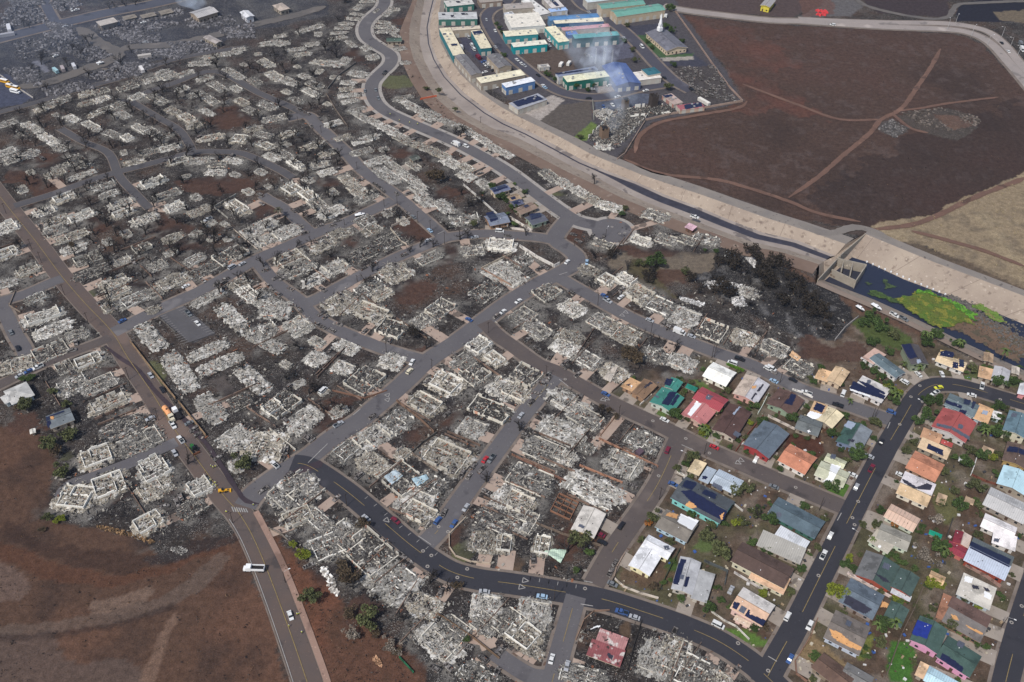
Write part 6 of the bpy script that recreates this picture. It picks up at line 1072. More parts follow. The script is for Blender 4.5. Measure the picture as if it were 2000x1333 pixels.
for i in range(900):
    u = rr.random(); a = ((1400, 985), (1560, 1060), (1700, 1140), (1850, 1260), (2060, 1430)); k = u * 4; j = min(3, int(k)); f = k - j
    q = at(px('O', a[j][0] * (1 - f) + a[j + 1][0] * f + rr.gauss(0, 26 + 40 * u), a[j][1] * (1 - f) + a[j + 1][1] * f + rr.gauss(0, 14 + 24 * u)), -6.6)
    s_ = rr.uniform(.4, 1.3); rk.box((q.x, q.y, q.z + s_ * .2), (s_, s_ * rr.uniform(.6, 1), s_ * rr.uniform(.4, .7)), rr.uniform(0, 3), 0, rr.uniform(.5, .9), rr.uniform(-.4, .4), rr.uniform(-.4, .4))
ro = rk.build('stream_rocks', mat('grey_rock', lin((96, 92, 88)), .95, .4, .6)); ro['kind'] = 'stuff'; ro['label'] = 'grey boulders lining the stream below the basin'
# pale dissipator blocks along the slope foot
for row in range(14):
    p = at(px('O', 770 + row * 47, 715 + row * 19.5), -6.3); m = MB(); m.box((0, 0, .2), (.8, .8, .9)); ob = m.build('footing_block', M_white); ob.location = p; tag(ob, '%s small white concrete block from the inlet along the basin slope foot' % ordw(row + 1), 'block', 'white blocks along the basin slope foot')
# rubble heaps in the field and yards
def heap_obj(t, pts, rgb, lab, n=260, sz=(.3, 1.2), seed=1, z=0):
    P = T(t, *pts, z=z); rr = random.Random(seed); m = MB(); x0, x1 = min(p.x for p in P), max(p.x for p in P); y0, y1 = min(p.y for p in P), max(p.y for p in P); k = 0
    for _ in range(n * 8):
        x, y = rr.uniform(x0, x1), rr.uniform(y0, y1)
        if not inpoly(P, np.array([[x]]), np.array([[y]]))[0, 0]: continue
        s_ = rr.uniform(*sz); m.box((x, y, rr.uniform(0, .5)), (s_ * rr.uniform(.6, 1.8), s_ * .7, s_ * .5), rr.uniform(0, 3), rr.choice([0, 0, 1, 2]), .8, rr.uniform(-.4, .4), rr.uniform(-.4, .4)); k += 1
        if k >= n: break
    cc = [tuple(v * f for v in lin(rgb)) for f in (.6, 1, 1.7)]
    o = m.build('rubble_heap', [mat('heap_%s_%d' % (rgb, i), c, .95, .3, 1) for i, c in enumerate(cc)]); o['kind'] = 'stuff'; o['label'] = lab; return o
heap_obj('P', [(1050, 880), (1350, 850), (1600, 900), (1680, 950), (1500, 1040), (1300, 1010), (1150, 960)], (88, 80, 74), 'dark rock and soil dump on the burnt field', 900, (.6, 2.2), 2)
heap_obj('P', [(860, 1010), (960, 930), (1100, 1010), (990, 1080)], (96, 92, 90), 'small grey rock dump beside the dirt track crossing', 350, (.6, 1.8), 3)
heap_obj('M', [(1330, 280), (1400, 270), (1480, 300), (1420, 340), (1340, 310)], (150, 146, 140), 'patch of small pale stones at the burned field edge', 140, (.2, .5), 4)
heap_obj('M', [(740, 100), (900, 130), (1100, 190), (1210, 230), (1190, 250), (1000, 190), (800, 140)], (116, 92, 66), 'line of tan boulders above the lower dirt field', 160, (.4, 1.1), 5)
heap_obj('L', [(915, 1140), (940, 1135), (990, 1190), (975, 1215), (930, 1180)], (150, 116, 90), 'small pile of tan boulders on the red verge', 60, (.5, 1.1), 6)
heap_obj('L', [(505, 440), (550, 430), (650, 620), (640, 660), (570, 600), (530, 500)], (190, 184, 176), 'ragged strip of white fence debris beside the ruins', 90, (.4, 1.6), 7)
for q, sd_ in (([(100, 330), (500, 280), (720, 330), (740, 400), (400, 440), (150, 470)], 8), ([(480, 400), (760, 370), (880, 440), (700, 490)], 9), ([(20, 540), (300, 520), (320, 690), (150, 640)], 10), ([(1000, 300), (1260, 270), (1250, 330), (1010, 350)], 11), ([(1050, 400), (1270, 390), (1310, 440), (1100, 470)], 12), ([(640, 590), (900, 520), (1130, 540), (1100, 590), (840, 640)], 13), ([(330, 700), (640, 640), (760, 690), (380, 760)], 14), ([(1300, 340), (1640, 320), (1700, 390), (1420, 440)], 15), ([(900, 250), (1100, 230), (1130, 290), (960, 310)], 16), ([(60, 60), (320, 60), (380, 170), (150, 200), (0, 250), (0, 120)], 17), ([(380, 20), (560, -10), (640, 40), (500, 90), (430, 70)], 18), ([(330, 260), (560, 240), (600, 280), (380, 310)], 19), ([(330, 170), (560, 200), (560, 250), (420, 250)], 20), ([(740, 200), (1100, 130), (1420, 60), (1440, 110), (1100, 180), (800, 240)], 21), ([(780, 250), (1250, 170), (1420, 180), (1240, 240), (830, 290)], 22), ([(1440, 150), (1800, 120), (1850, 190), (1500, 230)], 23), ([(60, -20), (330, -20), (350, 40), (100, 60)], 24), ([(1400, 470), (1480, 380), (1240, 400), (1280, 450)], 25), ([(1700, 230), (1980, 190), (1990, 300), (1780, 300)], 26), ([(900, 480), (1230, 510), (1150, 550), (900, 530)], 27)):
    heap_obj('J', q, (98, 96, 98), 'burned scrapyard debris, patch %s counted from the left yard' % ordw(sd_ - 7), 420, (.6, 2.6), sd_)
tf = MB(); rt_ = random.Random(88)
for poly_, box_ in ((T('X', (-40, 860), (90, 880), (110, 1020), (440, 1070), (540, 1340), (-40, 1340)), (-40, 860, 560, 1340)), (T('X', (1240, 300), (1290, 240), (1450, 205), (1340, 40), (1860, 68), (2010, 180), (2010, 340), (1760, 440), (1560, 420)), (1230, 40, 2010, 440)), (T('X', (1710, 450), (1880, 392), (2010, 345), (2010, 560), (1880, 510)), (1700, 345, 2010, 560)), (T('X', (500, 1010), (640, 1160), (800, 1290), (800, 1340), (650, 1340)), (500, 1000, 820, 1340))):
    for _ in range(1300):
        p = at((rt_.uniform(box_[0], box_[2]), rt_.uniform(box_[1], box_[3])))
        if not inpoly(poly_, np.array([[p.x]]), np.array([[p.y]]))[0, 0] or mn.noise((p.x * .03, p.y * .03, 2)) < -.1: continue
        s_ = rt_.choice([.3, .4, .6, .9]); mi_ = 2 if box_[0] == 1700 else rt_.choice([0, 0, 1, 3])
        for _k in range(3):
            c_ = p + Vector((rt_.uniform(-s_, s_), rt_.uniform(-s_, s_), 0)); tf.add([c_ + Vector((rt_.uniform(-.5, .5) * s_, rt_.uniform(-.5, .5) * s_, rt_.uniform(0, .8) * s_ + .03)) for _j in range(4)], [(0, 1, 2, 3)], mi_)
o = tf.build('dry_grass_tufts', [mat('tuft_burnt', lin((44, 38, 36)), 1, .3, 1), mat('tuft_brown', lin((104, 82, 64)), 1, .3, 1), mat('tuft_straw', lin((150, 136, 104)), 1, .3, 1), mat('tuft_grey', lin((78, 68, 62)), 1, .3, 1)]); o['kind'] = 'stuff'; o['label'] = 'burned and dry grass tufts on the open fields'
# smouldering ash patches in the wood
for q, sd_ in (([(1300, 980), (1500, 1040), (1480, 1070), (1310, 1010)], 31), ([(1480, 880), (1560, 860), (1800, 890), (1760, 920), (1550, 930)], 32), ([(1700, 1000), (1800, 980), (1830, 1060), (1740, 1070)], 33), ([(1820, 680), (1900, 690), (1890, 760)], 34)):
    heap_obj('F', q, (170, 168, 166), 'white ash streak %s in the smouldering wood' % ordw(sd_ - 30), 240, (.3, 1.3), sd_)
# ------------------------------------------------------------------ automatic labels by street and order
PEND = []
def later(o, desc, cat, group, pos):
    _, q, side = near_road(pos.x, pos.y); PEND.append((o, desc, cat, group, int(q[6]), side, q[5]))
def flush():
    by = {}
    for e in PEND: by.setdefault((e[1], e[4], e[5]), []).append(e)
    for es in by.values():
        es.sort(key=lambda e: e[6])
        for i, (o, desc, cat, group, ri, side, s) in enumerate(es):
            r = ROADS[RK[ri]]
            if len(es) == 1: lb = '%s beside the %s, %s' % (desc, r['label'], r['sides'][side])
            else: lb = '%s, %s from %s along %s, %s' % (desc, ordw(i + 1), r['start'], r['label'], r['sides'][side])
            tag(o, lb, cat, group)
    PEND.clear()
# ------------------------------------------------------------------ vehicles
CC = dict(white=(.64, .64, .63), silver=(.36, .37, .39), grey=(.16, .17, .18), black=(.02, .02, .025), blue=(.05, .10, .25), lightblue=(.30, .42, .55), red=(.42, .03, .04), maroon=(.16, .02, .04), cream=(.62, .56, .42), yellow=(.60, .58, .05), green=(.05, .12, .08))
def paint(c): return mat('car_paint_' + c, CC[c], .35, .05, 1)
M_wreck = mat('burned_car_steel', lin((104, 99, 96)), .9, .35, .9, speck=[(lin((150, 146, 142)), .35, .8), (lin((48, 44, 42)), .38, 1.2), (lin((112, 78, 60)), .2, .6)], perobj=.35)
def sideprism(m, prof, w0, w1=None, mi=0):
    w1 = w1 or [w0] * len(prof); n = len(prof); vs = [(x, -w / 2, z) for (x, z), w in zip(prof, w1)] + [(x, w / 2, z) for (x, z), w in zip(prof, w1)]
    m.add(vs, [tuple(range(n)), tuple(reversed(range(n, 2 * n)))] + [((i + 1) % n, i, n + i, n + (i + 1) % n) for i in range(n)], mi)
def wheelmb(x, y, r=.34):
    m = MB(); m.tube((x, y - .11, r), (x, y + .11, r), r, r, 10); return m
SPEC = dict(sedan=(4.6, 1.8, .62, .95, 1.42, (-1.6, -1.1, .5, 1.2)), suv=(4.7, 1.9, .72, 1.1, 1.72, (-2.2, -1.9, .7, 1.3)), van=(5.3, 2.0, .7, 1.15, 2.05, (-2.55, -2.4, 1.2, 1.9)), pickup=(5.6, 1.95, .75, 1.1, 1.78, (-.5, -.2, 1.0, 1.6)), truck=(7.0, 2.3, .9, 1.3, 2.4, (.9, 1.1, 2.4, 2.9)))
def carparts(kind):
    Lc, Wc, zb, zs, zt, (a, b_, c, d) = SPEC[kind]; x = Lc / 2; body = MB(); win = MB()
    hood = zs - .08
    sideprism(body, [(-x, .3), (x, .3), (x + .04, .55), (x - .12, hood - .1), (d, hood), (a, zs), (-x + .05, zs - .03), (-x - .03, .6)], Wc)
    sideprism(win, [(d, hood - .02), (c, zt - .06), (b_, zt - .06), (a, zs - .02)], Wc, [Wc * .94, Wc * .80, Wc * .80, Wc * .94])
    body.box(((c + b_) / 2, 0, zt - .02), (c - b_ + .06, Wc * .82, .1))
    for xx in ((c + b_) / 2, b_ + .15): body.box((xx, 0, (zs + zt) / 2), (.09, Wc * .9, zt - zs - .06))
    if kind == 'pickup':
        for s_ in (-1, 1): body.box(((a - x) / 2 + .0, s_ * (Wc / 2 - .06), zs + .12), (x + a - .1, .1, .3))
        body.box((-x + .06, 0, zs + .12), (.1, Wc - .2, .3)); win.box(((a - x) / 2, 0, zs + .012), (x + a - .3, Wc - .25, .04))
    if kind == 'truck':
        body.box((-1.3, 0, 1.95), (4.3, 2.35, 1.9))
    ws = [wheelmb(sx * x * .62, s_ * (Wc / 2 - .08), .36 if kind != 'truck' else .45) for sx in (-1, 1) for s_ in (-1, 1)]
    return body, win, ws
CPM = {}
def car(kind, colr, p, ang, full=True):
    key = (kind, colr)
    if key not in CPM:
        b_, w_, ws = carparts(kind); mg = MB(); mg.add(b_.v, b_.f, 0); mg.add(w_.v, w_.f, 1); [mg.add(x.v, x.f, 2) for x in ws]
        CPM[key] = (b_.mesh('body', paint(colr)), w_.mesh('windows', M_glass), [x.mesh('wheel', M_rubber) for x in ws], mg.mesh('vehicle', [paint(colr), M_glass, M_rubber]))
    bm_, wm_, wh, mg = CPM[key]; nm = {'sedan': 'parked_car', 'suv': 'parked_suv', 'van': 'parked_van', 'pickup': 'pickup_truck', 'truck': 'box_truck'}[kind]
    if full:
        o = empty(nm, (p.x, p.y, .2), ang); link(bpy.data.objects.new('body', bm_), o); link(bpy.data.objects.new('windows', wm_), o)
        for x in wh: link(bpy.data.objects.new('wheel', x), o)
    else:
        o = bpy.data.objects.new(nm, mg); link(o); o.location = (p.x, p.y, .2); o.rotation_euler = (0, 0, ang)
    return o
# burned car shells: a few crushed variants
WK = []
for k in range(5):
    rr = random.Random(k + 50); kind = ('sedan', 'suv', 'pickup', 'sedan', 'van')[k]; b_, w_, ws = carparts(kind); Lc, Wc, zb, zs, zt, (a, bb, c, d) = SPEC[kind]; m = MB(); x = Lc / 2
    sideprism(m, [(-x, .1), (x, .1), (x, .45), (x - .15, zs - .3), (d, zs - .2), (a, zs - .2), (-x, zs - .25)], Wc, None, 0)
    m.box(((a + d) / 2, 0, zs - .17), ((d - a) * .82, Wc * .78, .03), 0, 1); m.box(((d + x) / 2, 0, zs - .2), ((x - d) * .7, Wc * .7, .06), 0, 1 if k % 2 else 0)
    for xx, zz in ((a + .1, .0), (d - .1, 0), ((a + d) / 2, 0)):
        for s_ in (-1, 1): m.box((xx, s_ * Wc * .42, (zs + zt) / 2 - .25), (.1, .08, zt - zs + .05), 0, 0, 1, 0, rr.uniform(-.2, .2))
    for s_ in (-1, 1): m.box(((bb + c) / 2, s_ * Wc * .37, zt - .25), (c - bb + .3, .09, .08), 0, 0, 1, rr.uniform(-.05, .05), 0)
    if k != 2: m.box(((bb + c) / 2, 0, zt - .24 - .1 * rr.random()), ((c - bb) * .8, Wc * .7, .05), 0, 0, 1, rr.uniform(-.1, .1), rr.uniform(-.08, .08))
    WK.append(m.mesh('burned_car', [M_wreck, M_char]))
NCAR = [0]; CARPOS = []
def wreck(p, ang, desc='burned-out car'):
    o = bpy.data.objects.new('burned_car', WK[NCAR[0] % 5]); link(o); o.location = (p.x, p.y, .1); o.rotation_euler = (0, 0, ang + (math.pi if R.random() < .5 else 0)); NCAR[0] += 1
    later(o, desc, 'car', 'burned-out cars', p); CARPOS.append((p.x, p.y)); return o
def roadang(p): _, q, s_ = near_road(p.x, p.y); return math.atan2(q[3], q[2]), q, s_
K_ = dict(s='sedan', u='suv', v='van', p='pickup', t='truck')
INT = {'D': 'white,s,487,187 white,p,433,337 white,u,152,818 white,u,325,890 blue,s,172,1150',
 'B': 'lightblue,s,45,312 black,s,195,303 white,p,300,405 white,v,588,408,x black,p,545,500 blue,u,962,555 black,s,887,787 silver,s,790,900,x maroon,p,808,993 white,s,660,1045,x silver,s,690,1138 grey,s,45,1138 white,s,1173,258,x white,u,1065,318,x white,s,1358,257,x yellow,s,1333,362 white,p,1303,408 white,p,1672,348,x white,s,1590,422 white,v,25,215 white,s,1035,1045,x',
 'A': 'white,v,1722,172 black,p,1780,140 white,u,2000,215 blue,s,732,413 white,s,1192,615 red,s,1580,828 white,s,1905,925,x maroon,u,1215,852 blue,s,1258,1117,x silver,s,70,580',
 'C': 'black,u,855,110 maroon,s,690,180,x black,s,705,240,x lightblue,s,235,663 grey,s,785,565,x blue,p,858,785 silver,s,957,825 white,v,1610,887 silver,s,1710,612,x white,s,310,1150 silver,s,430,1205',
 'K': 'white,s,1218,165,x cream,u,1200,235 white,v,525,385 silver,p,645,650 white,p,145,965,x red,s,1790,925 grey,p,1838,920 silver,s,1640,1300',
 'L': 'white,s,268,812 maroon,s,1090,70 blue,u,1420,70 blue,s,1545,95 silver,s,860,50 silver,s,1785,625',
 'E': 'white,p,297,205 blue,s,225,235 silver,s,155,270 white,p,1350,655 white,p,1412,770 silver,s,1178,268 black,s,1270,380 grey,s,1480,640,x silver,s,1365,875,x silver,s,1175,605,x black,s,140,55',
 'N': 'silver,p,1623,385,x white,s,1540,1195,x grey,p,1470,1120,x white,s,1450,905 grey,s,85,1265 blue,s,955,1175 silver,v,1810,755 silver,s,1890,730',
 'F': 'white,s,430,715 lightblue,s,583,718 blue,s,720,980 silver,p,745,1018 white,s,850,990,x silver,s,1075,1170 white,t,1305,1265 silver,s,1400,1295 white,s,50,1022 white,p,1423,365 white,t,1705,675',
 'G': 'white,v,1900,475 silver,s,1705,523 silver,s,1340,548 blue,s,1660,1165,x white,s,1925,1105 grey,s,1225,365 lightblue,s,1355,470',
 'H': 'white,s,40,470 white,s,75,500 silver,s,98,515 black,s,205,592 white,s,245,672 lightblue,s,255,686 black,s,600,770 white,s,825,758 white,s,785,822,x white,s,1045,710 black,s,1190,610 black,p,1407,705 white,v,1015,368 silver,s,600,97 silver,s,875,300 grey,s,885,318 white,s,760,670 silver,s,625,700 white,u,1060,142 white,t,1140,132 white,t,1180,130 silver,s,1025,150 black,s,110,403 white,s,75,408 silver,s,140,400 white,u,292,320 silver,s,292,358 blue,s,715,835,x',
 'I': 'blue,s,1780,485,x silver,s,1795,498,x white,s,1808,512,x grey,s,1824,526,x black,s,1855,550,x white,s,1788,567,x silver,v,1660,295 white,v,1685,355 white,v,1702,388 white,t,1600,375 maroon,t,1735,452 white,t,1560,1130 white,u,1640,1145 black,p,1005,572 grey,s,850,712 grey,s,955,770 grey,s,935,706 silver,s,1800,155 white,s,1868,242 silver,s,1870,370 white,s,1875,678',
 'P': 'white,u,505,197 black,s,1825,338 white,s,1877,405 grey,t,1975,352 white,t,1985,392',
 'J': 'white,s,560,82 white,s,600,78 white,s,435,440 white,s,785,498 silver,s,510,210 white,s,1120,178 silver,s,1140,332',
 'O': 'white,p,985,1130 grey,p,1058,1160'}
for t, s_ in INT.items():
    for e in s_.split():
        q = e.split(','); p_ = px(t, float(q[2]), float(q[3])); p = at(p_, .6); p.z = 0; a, rq, sd_ = roadang(p)
        if len(q) > 4: a += math.pi / 2
        if t == 'O': a = math.atan2(*(lambda v: (v.y, v.x))(at((1790, 650)) - at((1745, 625))))
        d_, _, _ = near_road(p.x, p.y)
        if t == 'H' and q[1] == 's': a += 0
        o = car(K_[q[1]], q[0], p, a + (0 if sd_ else math.pi), p_[1] > 560); CARPOS.append((p.x, p.y))
        later(o, q[0] + ' ' + K_[q[1]] + ('' if q[1] in 'v' else ''), K_[q[1]] if q[1] != 's' else 'car', 'parked vehicles', p)
WR_ = {'C': '805,400 768,475 1265,945,x 1755,1230,x', 'K': '405,765,x 430,750,x 910,590 215,905,x 245,830,x 220,855,x 630,1225,x 258,1048 60,1160 145,1180 250,362 1490,570 1700,975 1765,1000 1545,1010 1610,1040 1665,1052 1340,315 1565,105,x', 'L': '1920,1085,x 1770,1150 1500,1210 1400,1228 1135,340 1930,270,x 1965,270,x 1350,95 1470,10 230,80,x 1230,680,x',
 'E': '1520,690,x 1545,728,x 1410,1215 1385,1262 950,355 560,75 1700,912,x 1190,600', 'N': '1650,530,x 1675,535,x 1780,462 1220,1045 310,435 1040,715 1580,860,x 1740,880 1690,890 1760,850 780,1050 1200,860 1880,1030,x 800,610',
 'F': '625,515,x 515,550 480,500,x 215,770 265,757,x 90,820 1820,790,x 160,950 460,955 1180,1200,x 1160,1080,x 1240,1222 1225,1230,x 120,800 1430,1250,x 280,120 140,800',
 'G': '1190,340 35,195 45,260 290,315 630,395 500,430 380,490 350,435 1155,660 920,725 840,765 520,930,x 270,925 75,780,x 105,910 135,937 168,965 280,1055 340,1090 515,1115,x 545,1145,x 480,1205 520,1222 590,1248 640,1200 850,1255,x 1875,1140 1100,180 930,110 970,140 990,160 650,965,x 1640,465 540,565,x 1090,740,x 600,430 740,330 210,845,x 190,825,x 160,840,x 1960,510 910,605,x',
 'A': '375,378 290,455 225,575,x 300,120,x 410,175,x 430,200,x 515,262,x 280,265 290,290 230,330,x 200,410,x 150,478 1080,975,x 940,1130,x 980,870,x 195,52 105,735,x', 'B': '35,235',
 'I': '1005,580 340,858 385,880 405,890 500,930 430,985', 'J': '330,1240 1060,640', 'H': '580,430 610,440 1440,700 1465,715 1490,725 1380,640'}
for t, s_ in WR_.items():
    for e in s_.split():
        q = e.split(','); p = at(px(t, float(q[0]), float(q[1])), .5); p.z = 0; a, _, _ = roadang(p); wreck(p, a + (math.pi / 2 if len(q) > 2 else 0) + R.uniform(-.15, .15))
# wrecks in the yards of ruins
for r in RL:
    if len(CARPOS) > 375 or NCAR[0] > 205: break
    if R.random() > .3: continue
    g, a, d, q = r[3], r[4], r[5], r[6]; tv = Vector((q[0] - g.x, q[1] - g.y, 0)).normalized(); nn = Vector((-tv.y, tv.x, 0)); p = g + tv * min(d - q[4] - 3.2, min(r[1], r[2]) / 2 + 3) + nn * R.uniform(-.4, .4) * r[1]
    if all((p.x - x) ** 2 + (p.y - y) ** 2 > 25 for x, y in CARPOS): wreck(p, math.atan2(tv.y, tv.x) + R.uniform(-.3, .3))
# burned car yard beside the church street
yard = T('H', (1245, 545), (1580, 530), (1745, 790), (1600, 810), (1440, 720)); yr = random.Random(4); rows = 0
A, B, C_, D_ = [at(px('H', *q)) for q in ((1260, 548), (1575, 530), (1738, 790), (1445, 735))]
for i in range(11):
    for j in range(9):
        u, v = i / 10, j / 8
        if R.random() < .22 or (u < .45 and .25 < v < .7 and R.random() < .6): continue
        p = (A * (1 - u) + B * u) * (1 - v) + (D_ * (1 - u) + C_ * u) * v; p += Vector((yr.uniform(-1, 1), yr.uniform(-1, 1), 0)); d = B - A
        o = wreck(p, math.atan2(d.y, d.x) + math.pi / 2 + yr.uniform(-.3, .3)); PEND.pop(); tag(o, 'burned-out car packed in the car yard below the church', 'car', 'burned cars packed in the yard')
# special vehicles
def vroot(name, t, x, y, ang, label, cat, flip=0):
    p = at(px(t, x, y), .8); o = empty(name, (p.x, p.y, .2), ang + flip); tag(o, label, cat); return o
def wheels(o, xs_, w_, r):
    for x in xs_:
        for s_ in (-1, 1): wheelmb(x, s_ * w_, r).build('wheel', M_rubber, o)
ha = roadang(at((340, 838)))[0]
M_or = mat('tanker_orange', lin((226, 160, 110)), .5, .1, .5); M_yl = mat('machine_yellow', lin((214, 160, 40)), .6, .15, .8)
o = vroot('tanker_truck', 'E', 1322, 578, ha, 'peach-orange tanker truck with cream cab on the highway', 'tanker', 0)
m = MB(); m.tube((-5, 0, 2.1), (1.4, 0, 2.1), 1.35, 1.35, 14); m.build('tank', M_or, o); m = MB(); m.box((-1.8, 0, 3.45), (.8, .8, .3)); m.build('hatch', M_char, o)
m = MB(); m.box((2.6, 0, 2.0), (1.9, 2.4, 2.3)); m.box((4.3, 0, 1.3), (1.9, 2.1, 1.3), 0, 0, .92); m.build('cab', paint('cream'), o); m = MB(); m.box((3.57, 0, 2.5), (.06, 2.1, .9)); m.build('windscreen', M_glass, o); m = MB(); m.box((0, 0, .75), (9, 1.2, .3)); m.build('frame', M_char, o); wheels(o, (-4, -2.8, 4.2), 1.05, .5)
o = vroot('flatbed_truck', 'E', 1385, 572, ha, 'white cab truck with black bed beside the tanker', 'truck', math.pi)
m = MB(); m.box((2.3, 0, 2.0), (2.6, 2.4, 2.4), 0, 0, .9); m.build('cab', M_white, o); m = MB(); m.box((-1.6, 0, 1.25), (4.8, 2.4, .5)); m.build('bed', M_char, o); m = MB(); m.box((3.55, 0, 2.4), (.06, 2.0, .8)); m.build('windscreen', M_glass, o); wheels(o, (-2.8, 2.4), 1.05, .5)
d = at((518, 1113)) - at((484, 1112)); o = vroot('dump_truck', 'X', 500, 1113, math.atan2(d.y, d.x), 'white dump truck with an open black bed crossing the highway', 'truck', math.pi)
m = MB(); m.box((3.0, 0, 2.0), (2.0, 2.4, 2.2)); m.box((4.4, 0, 1.35), (1.6, 2.1, 1.2), 0, 0, .9); m.build('cab', M_white, o)
m = MB(); [m.box((-.9, s_ * 1.2, 2.0), (5.6, .12, 1.4)) for s_ in (-1, 1)]; m.box((-3.7, 0, 2.0), (.12, 2.4, 1.4)); m.box((1.9, 0, 2.2), (.12, 2.4, 1.8)); m.build('tipper_bed', M_white, o); m = MB(); m.box((-.9, 0, 1.6), (5.4, 2.3, .5)); m.build('load', M_char, o); m = MB(); m.box((4.02, 0, 2.5), (.06, 2.0, .8)); m.build('windscreen', M_glass, o); wheels(o, (-3, -1.6, 4.0), 1.0, .5)
o = vroot('front_loader', 'E', 1745, 1168, ha + 1.1, 'yellow front loader working at the highway junction', 'loader')
m = MB(); m.box((-1.6, 0, 1.5), (2.8, 1.9, 1.2), 0, 0, .9); m.box((1.1, 0, 1.1), (2.2, 1.3, .8)); m.build('body', M_yl, o); m = MB(); m.box((-.3, 0, 2.5), (1.4, 1.5, 1.3), 0, 0, .85); m.build('cab', M_glass, o)
m = MB(); [m.box((2.6, s_ * .6, 1.3), (2.6, .2, .3), 0, 0, 1, 0, .3) for s_ in (-1, 1)]; m.build('boom', M_yl, o); m = MB(); m.box((4.1, 0, .6), (1.0, 2.6, .9), 0, 0, .8); m.build('bucket', M_yl, o); wheels(o, (-1.7, 1.4), 1.1, .75); o.scale = (.75, .75, .75)
o = vroot('tractor', 'E', 1515, 845, ha, 'dark green and black tracked machine on the highway', 'tractor')
m = MB(); m.box((-1, 0, 1.6), (2.6, 1.6, 1.2)); m.box((-2.6, 0, 1.3), (1.0, 1.2, .9)); m.build('body', mat('machine_green', lin((40, 96, 50)), .6, .2, .8), o); m = MB(); m.box((.6, 0, 2.3), (1.4, 1.5, 1.6), 0, 0, .85); m.build('cab', M_glass, o); m = MB(); [m.box((0, s_ * 1.15, .6), (5.4, .5, 1.1), 0, 0, .85) for s_ in (-1, 1)]; m.build('track', M_rubber, o); m = MB(); m.box((3.0, 0, .6), (.4, 3.4, 1.1)); m.build('blade', mat('rusty_blade', lin((110, 70, 50)), .8, .3, 1), o)
for (x, y, c, lb) in ((37, 642, 'y', 'yellow school bus with white roof, farthest from the others'), (85, 682, 'y', 'yellow school bus between two others in the left lot'), (118, 692, 'y', 'yellow school bus partly behind the white bus'), (118, 720, 'w', 'white minibus parked beside the yellow school buses')):
    d = at((15, 165)) - at((3, 162)); o = vroot('school_bus', 'J', x, y, math.atan2(d.y, d.x), lb, 'bus'); m = MB(); m.box((-.4, 0, 1.6), (6.6, 2.3, 2.2)); m.box((3.6, 0, 1.1), (1.4, 2.0, 1.1)); m.build('body', M_yl if c == 'y' else M_white, o); m = MB(); m.box((-.4, 0, 2.76), (6.4, 2.1, .12)); m.build('roof', M_white, o); m = MB(); m.box((-.4, 0, 2.1), (6.0, 2.34, .6)); m.box((2.93, 0, 2.1), (.05, 2.0, .8)); m.build('windows', M_glass, o); wheels(o, (-2.2, 3.0), 1.0, .45)
for (t, x, y, lb, s_, an) in (('O', 718, 1083, 'small white motorboat on a trailer left of the larger one', .9, 0), ('O', 845, 1072, 'larger white cabin boat on a trailer by the basin', 1.1, 0), ('G', 812, 352, 'scorched pale boat hull beside the middle street', 1.0, 1), ('J', 785, 498, 'white boat hull on the dusty yard', .9, 1)):
    d = (at((1745, 630)) - at((1710, 605))); o = vroot('motor_boat', t, x, y, math.atan2(d.y, d.x) if not an else .3, lb, 'boat'); n = 9; m = MB(); vs = []
    for i in range(n):
        u = i / (n - 1); xx = (-3.2 + 6.4 * u) * s_; hw = 1.15 * s_ * (1 - max(0, u - .45) ** 2 / .31) + .02; vs += [(xx, -hw, 1.5 + u * .4), (xx, 0, .7 + (u > .8) * .5), (xx, hw, 1.5 + u * .4)]
    m.add(vs, [(3 * i, 3 * i + 3, 3 * i + 4, 3 * i + 1) for i in range(n - 1)] + [(3 * i + 1, 3 * i + 4, 3 * i + 5, 3 * i + 2) for i in range(n - 1)] + [(0, 1, 2)] + [(3 * i + 2, 3 * i + 5, 3 * i + 3, 3 * i) for i in range(n - 1)]); m.build('hull', M_white, o)
    m = MB(); m.box((-.2 * s_, 0, 2.15), (2.0 * s_, 1.5 * s_, .8), 0, 0, .75); m.build('cabin', M_white, o); m = MB(); m.box((.85 * s_, 0, 2.15), (.1, 1.2 * s_, .5)); m.build('windscreen', M_glass, o); m = MB(); m.box((-.2, 0, .5), (5.4 * s_, 1.4, .15)); m.build('trailer', M_rubber, o)
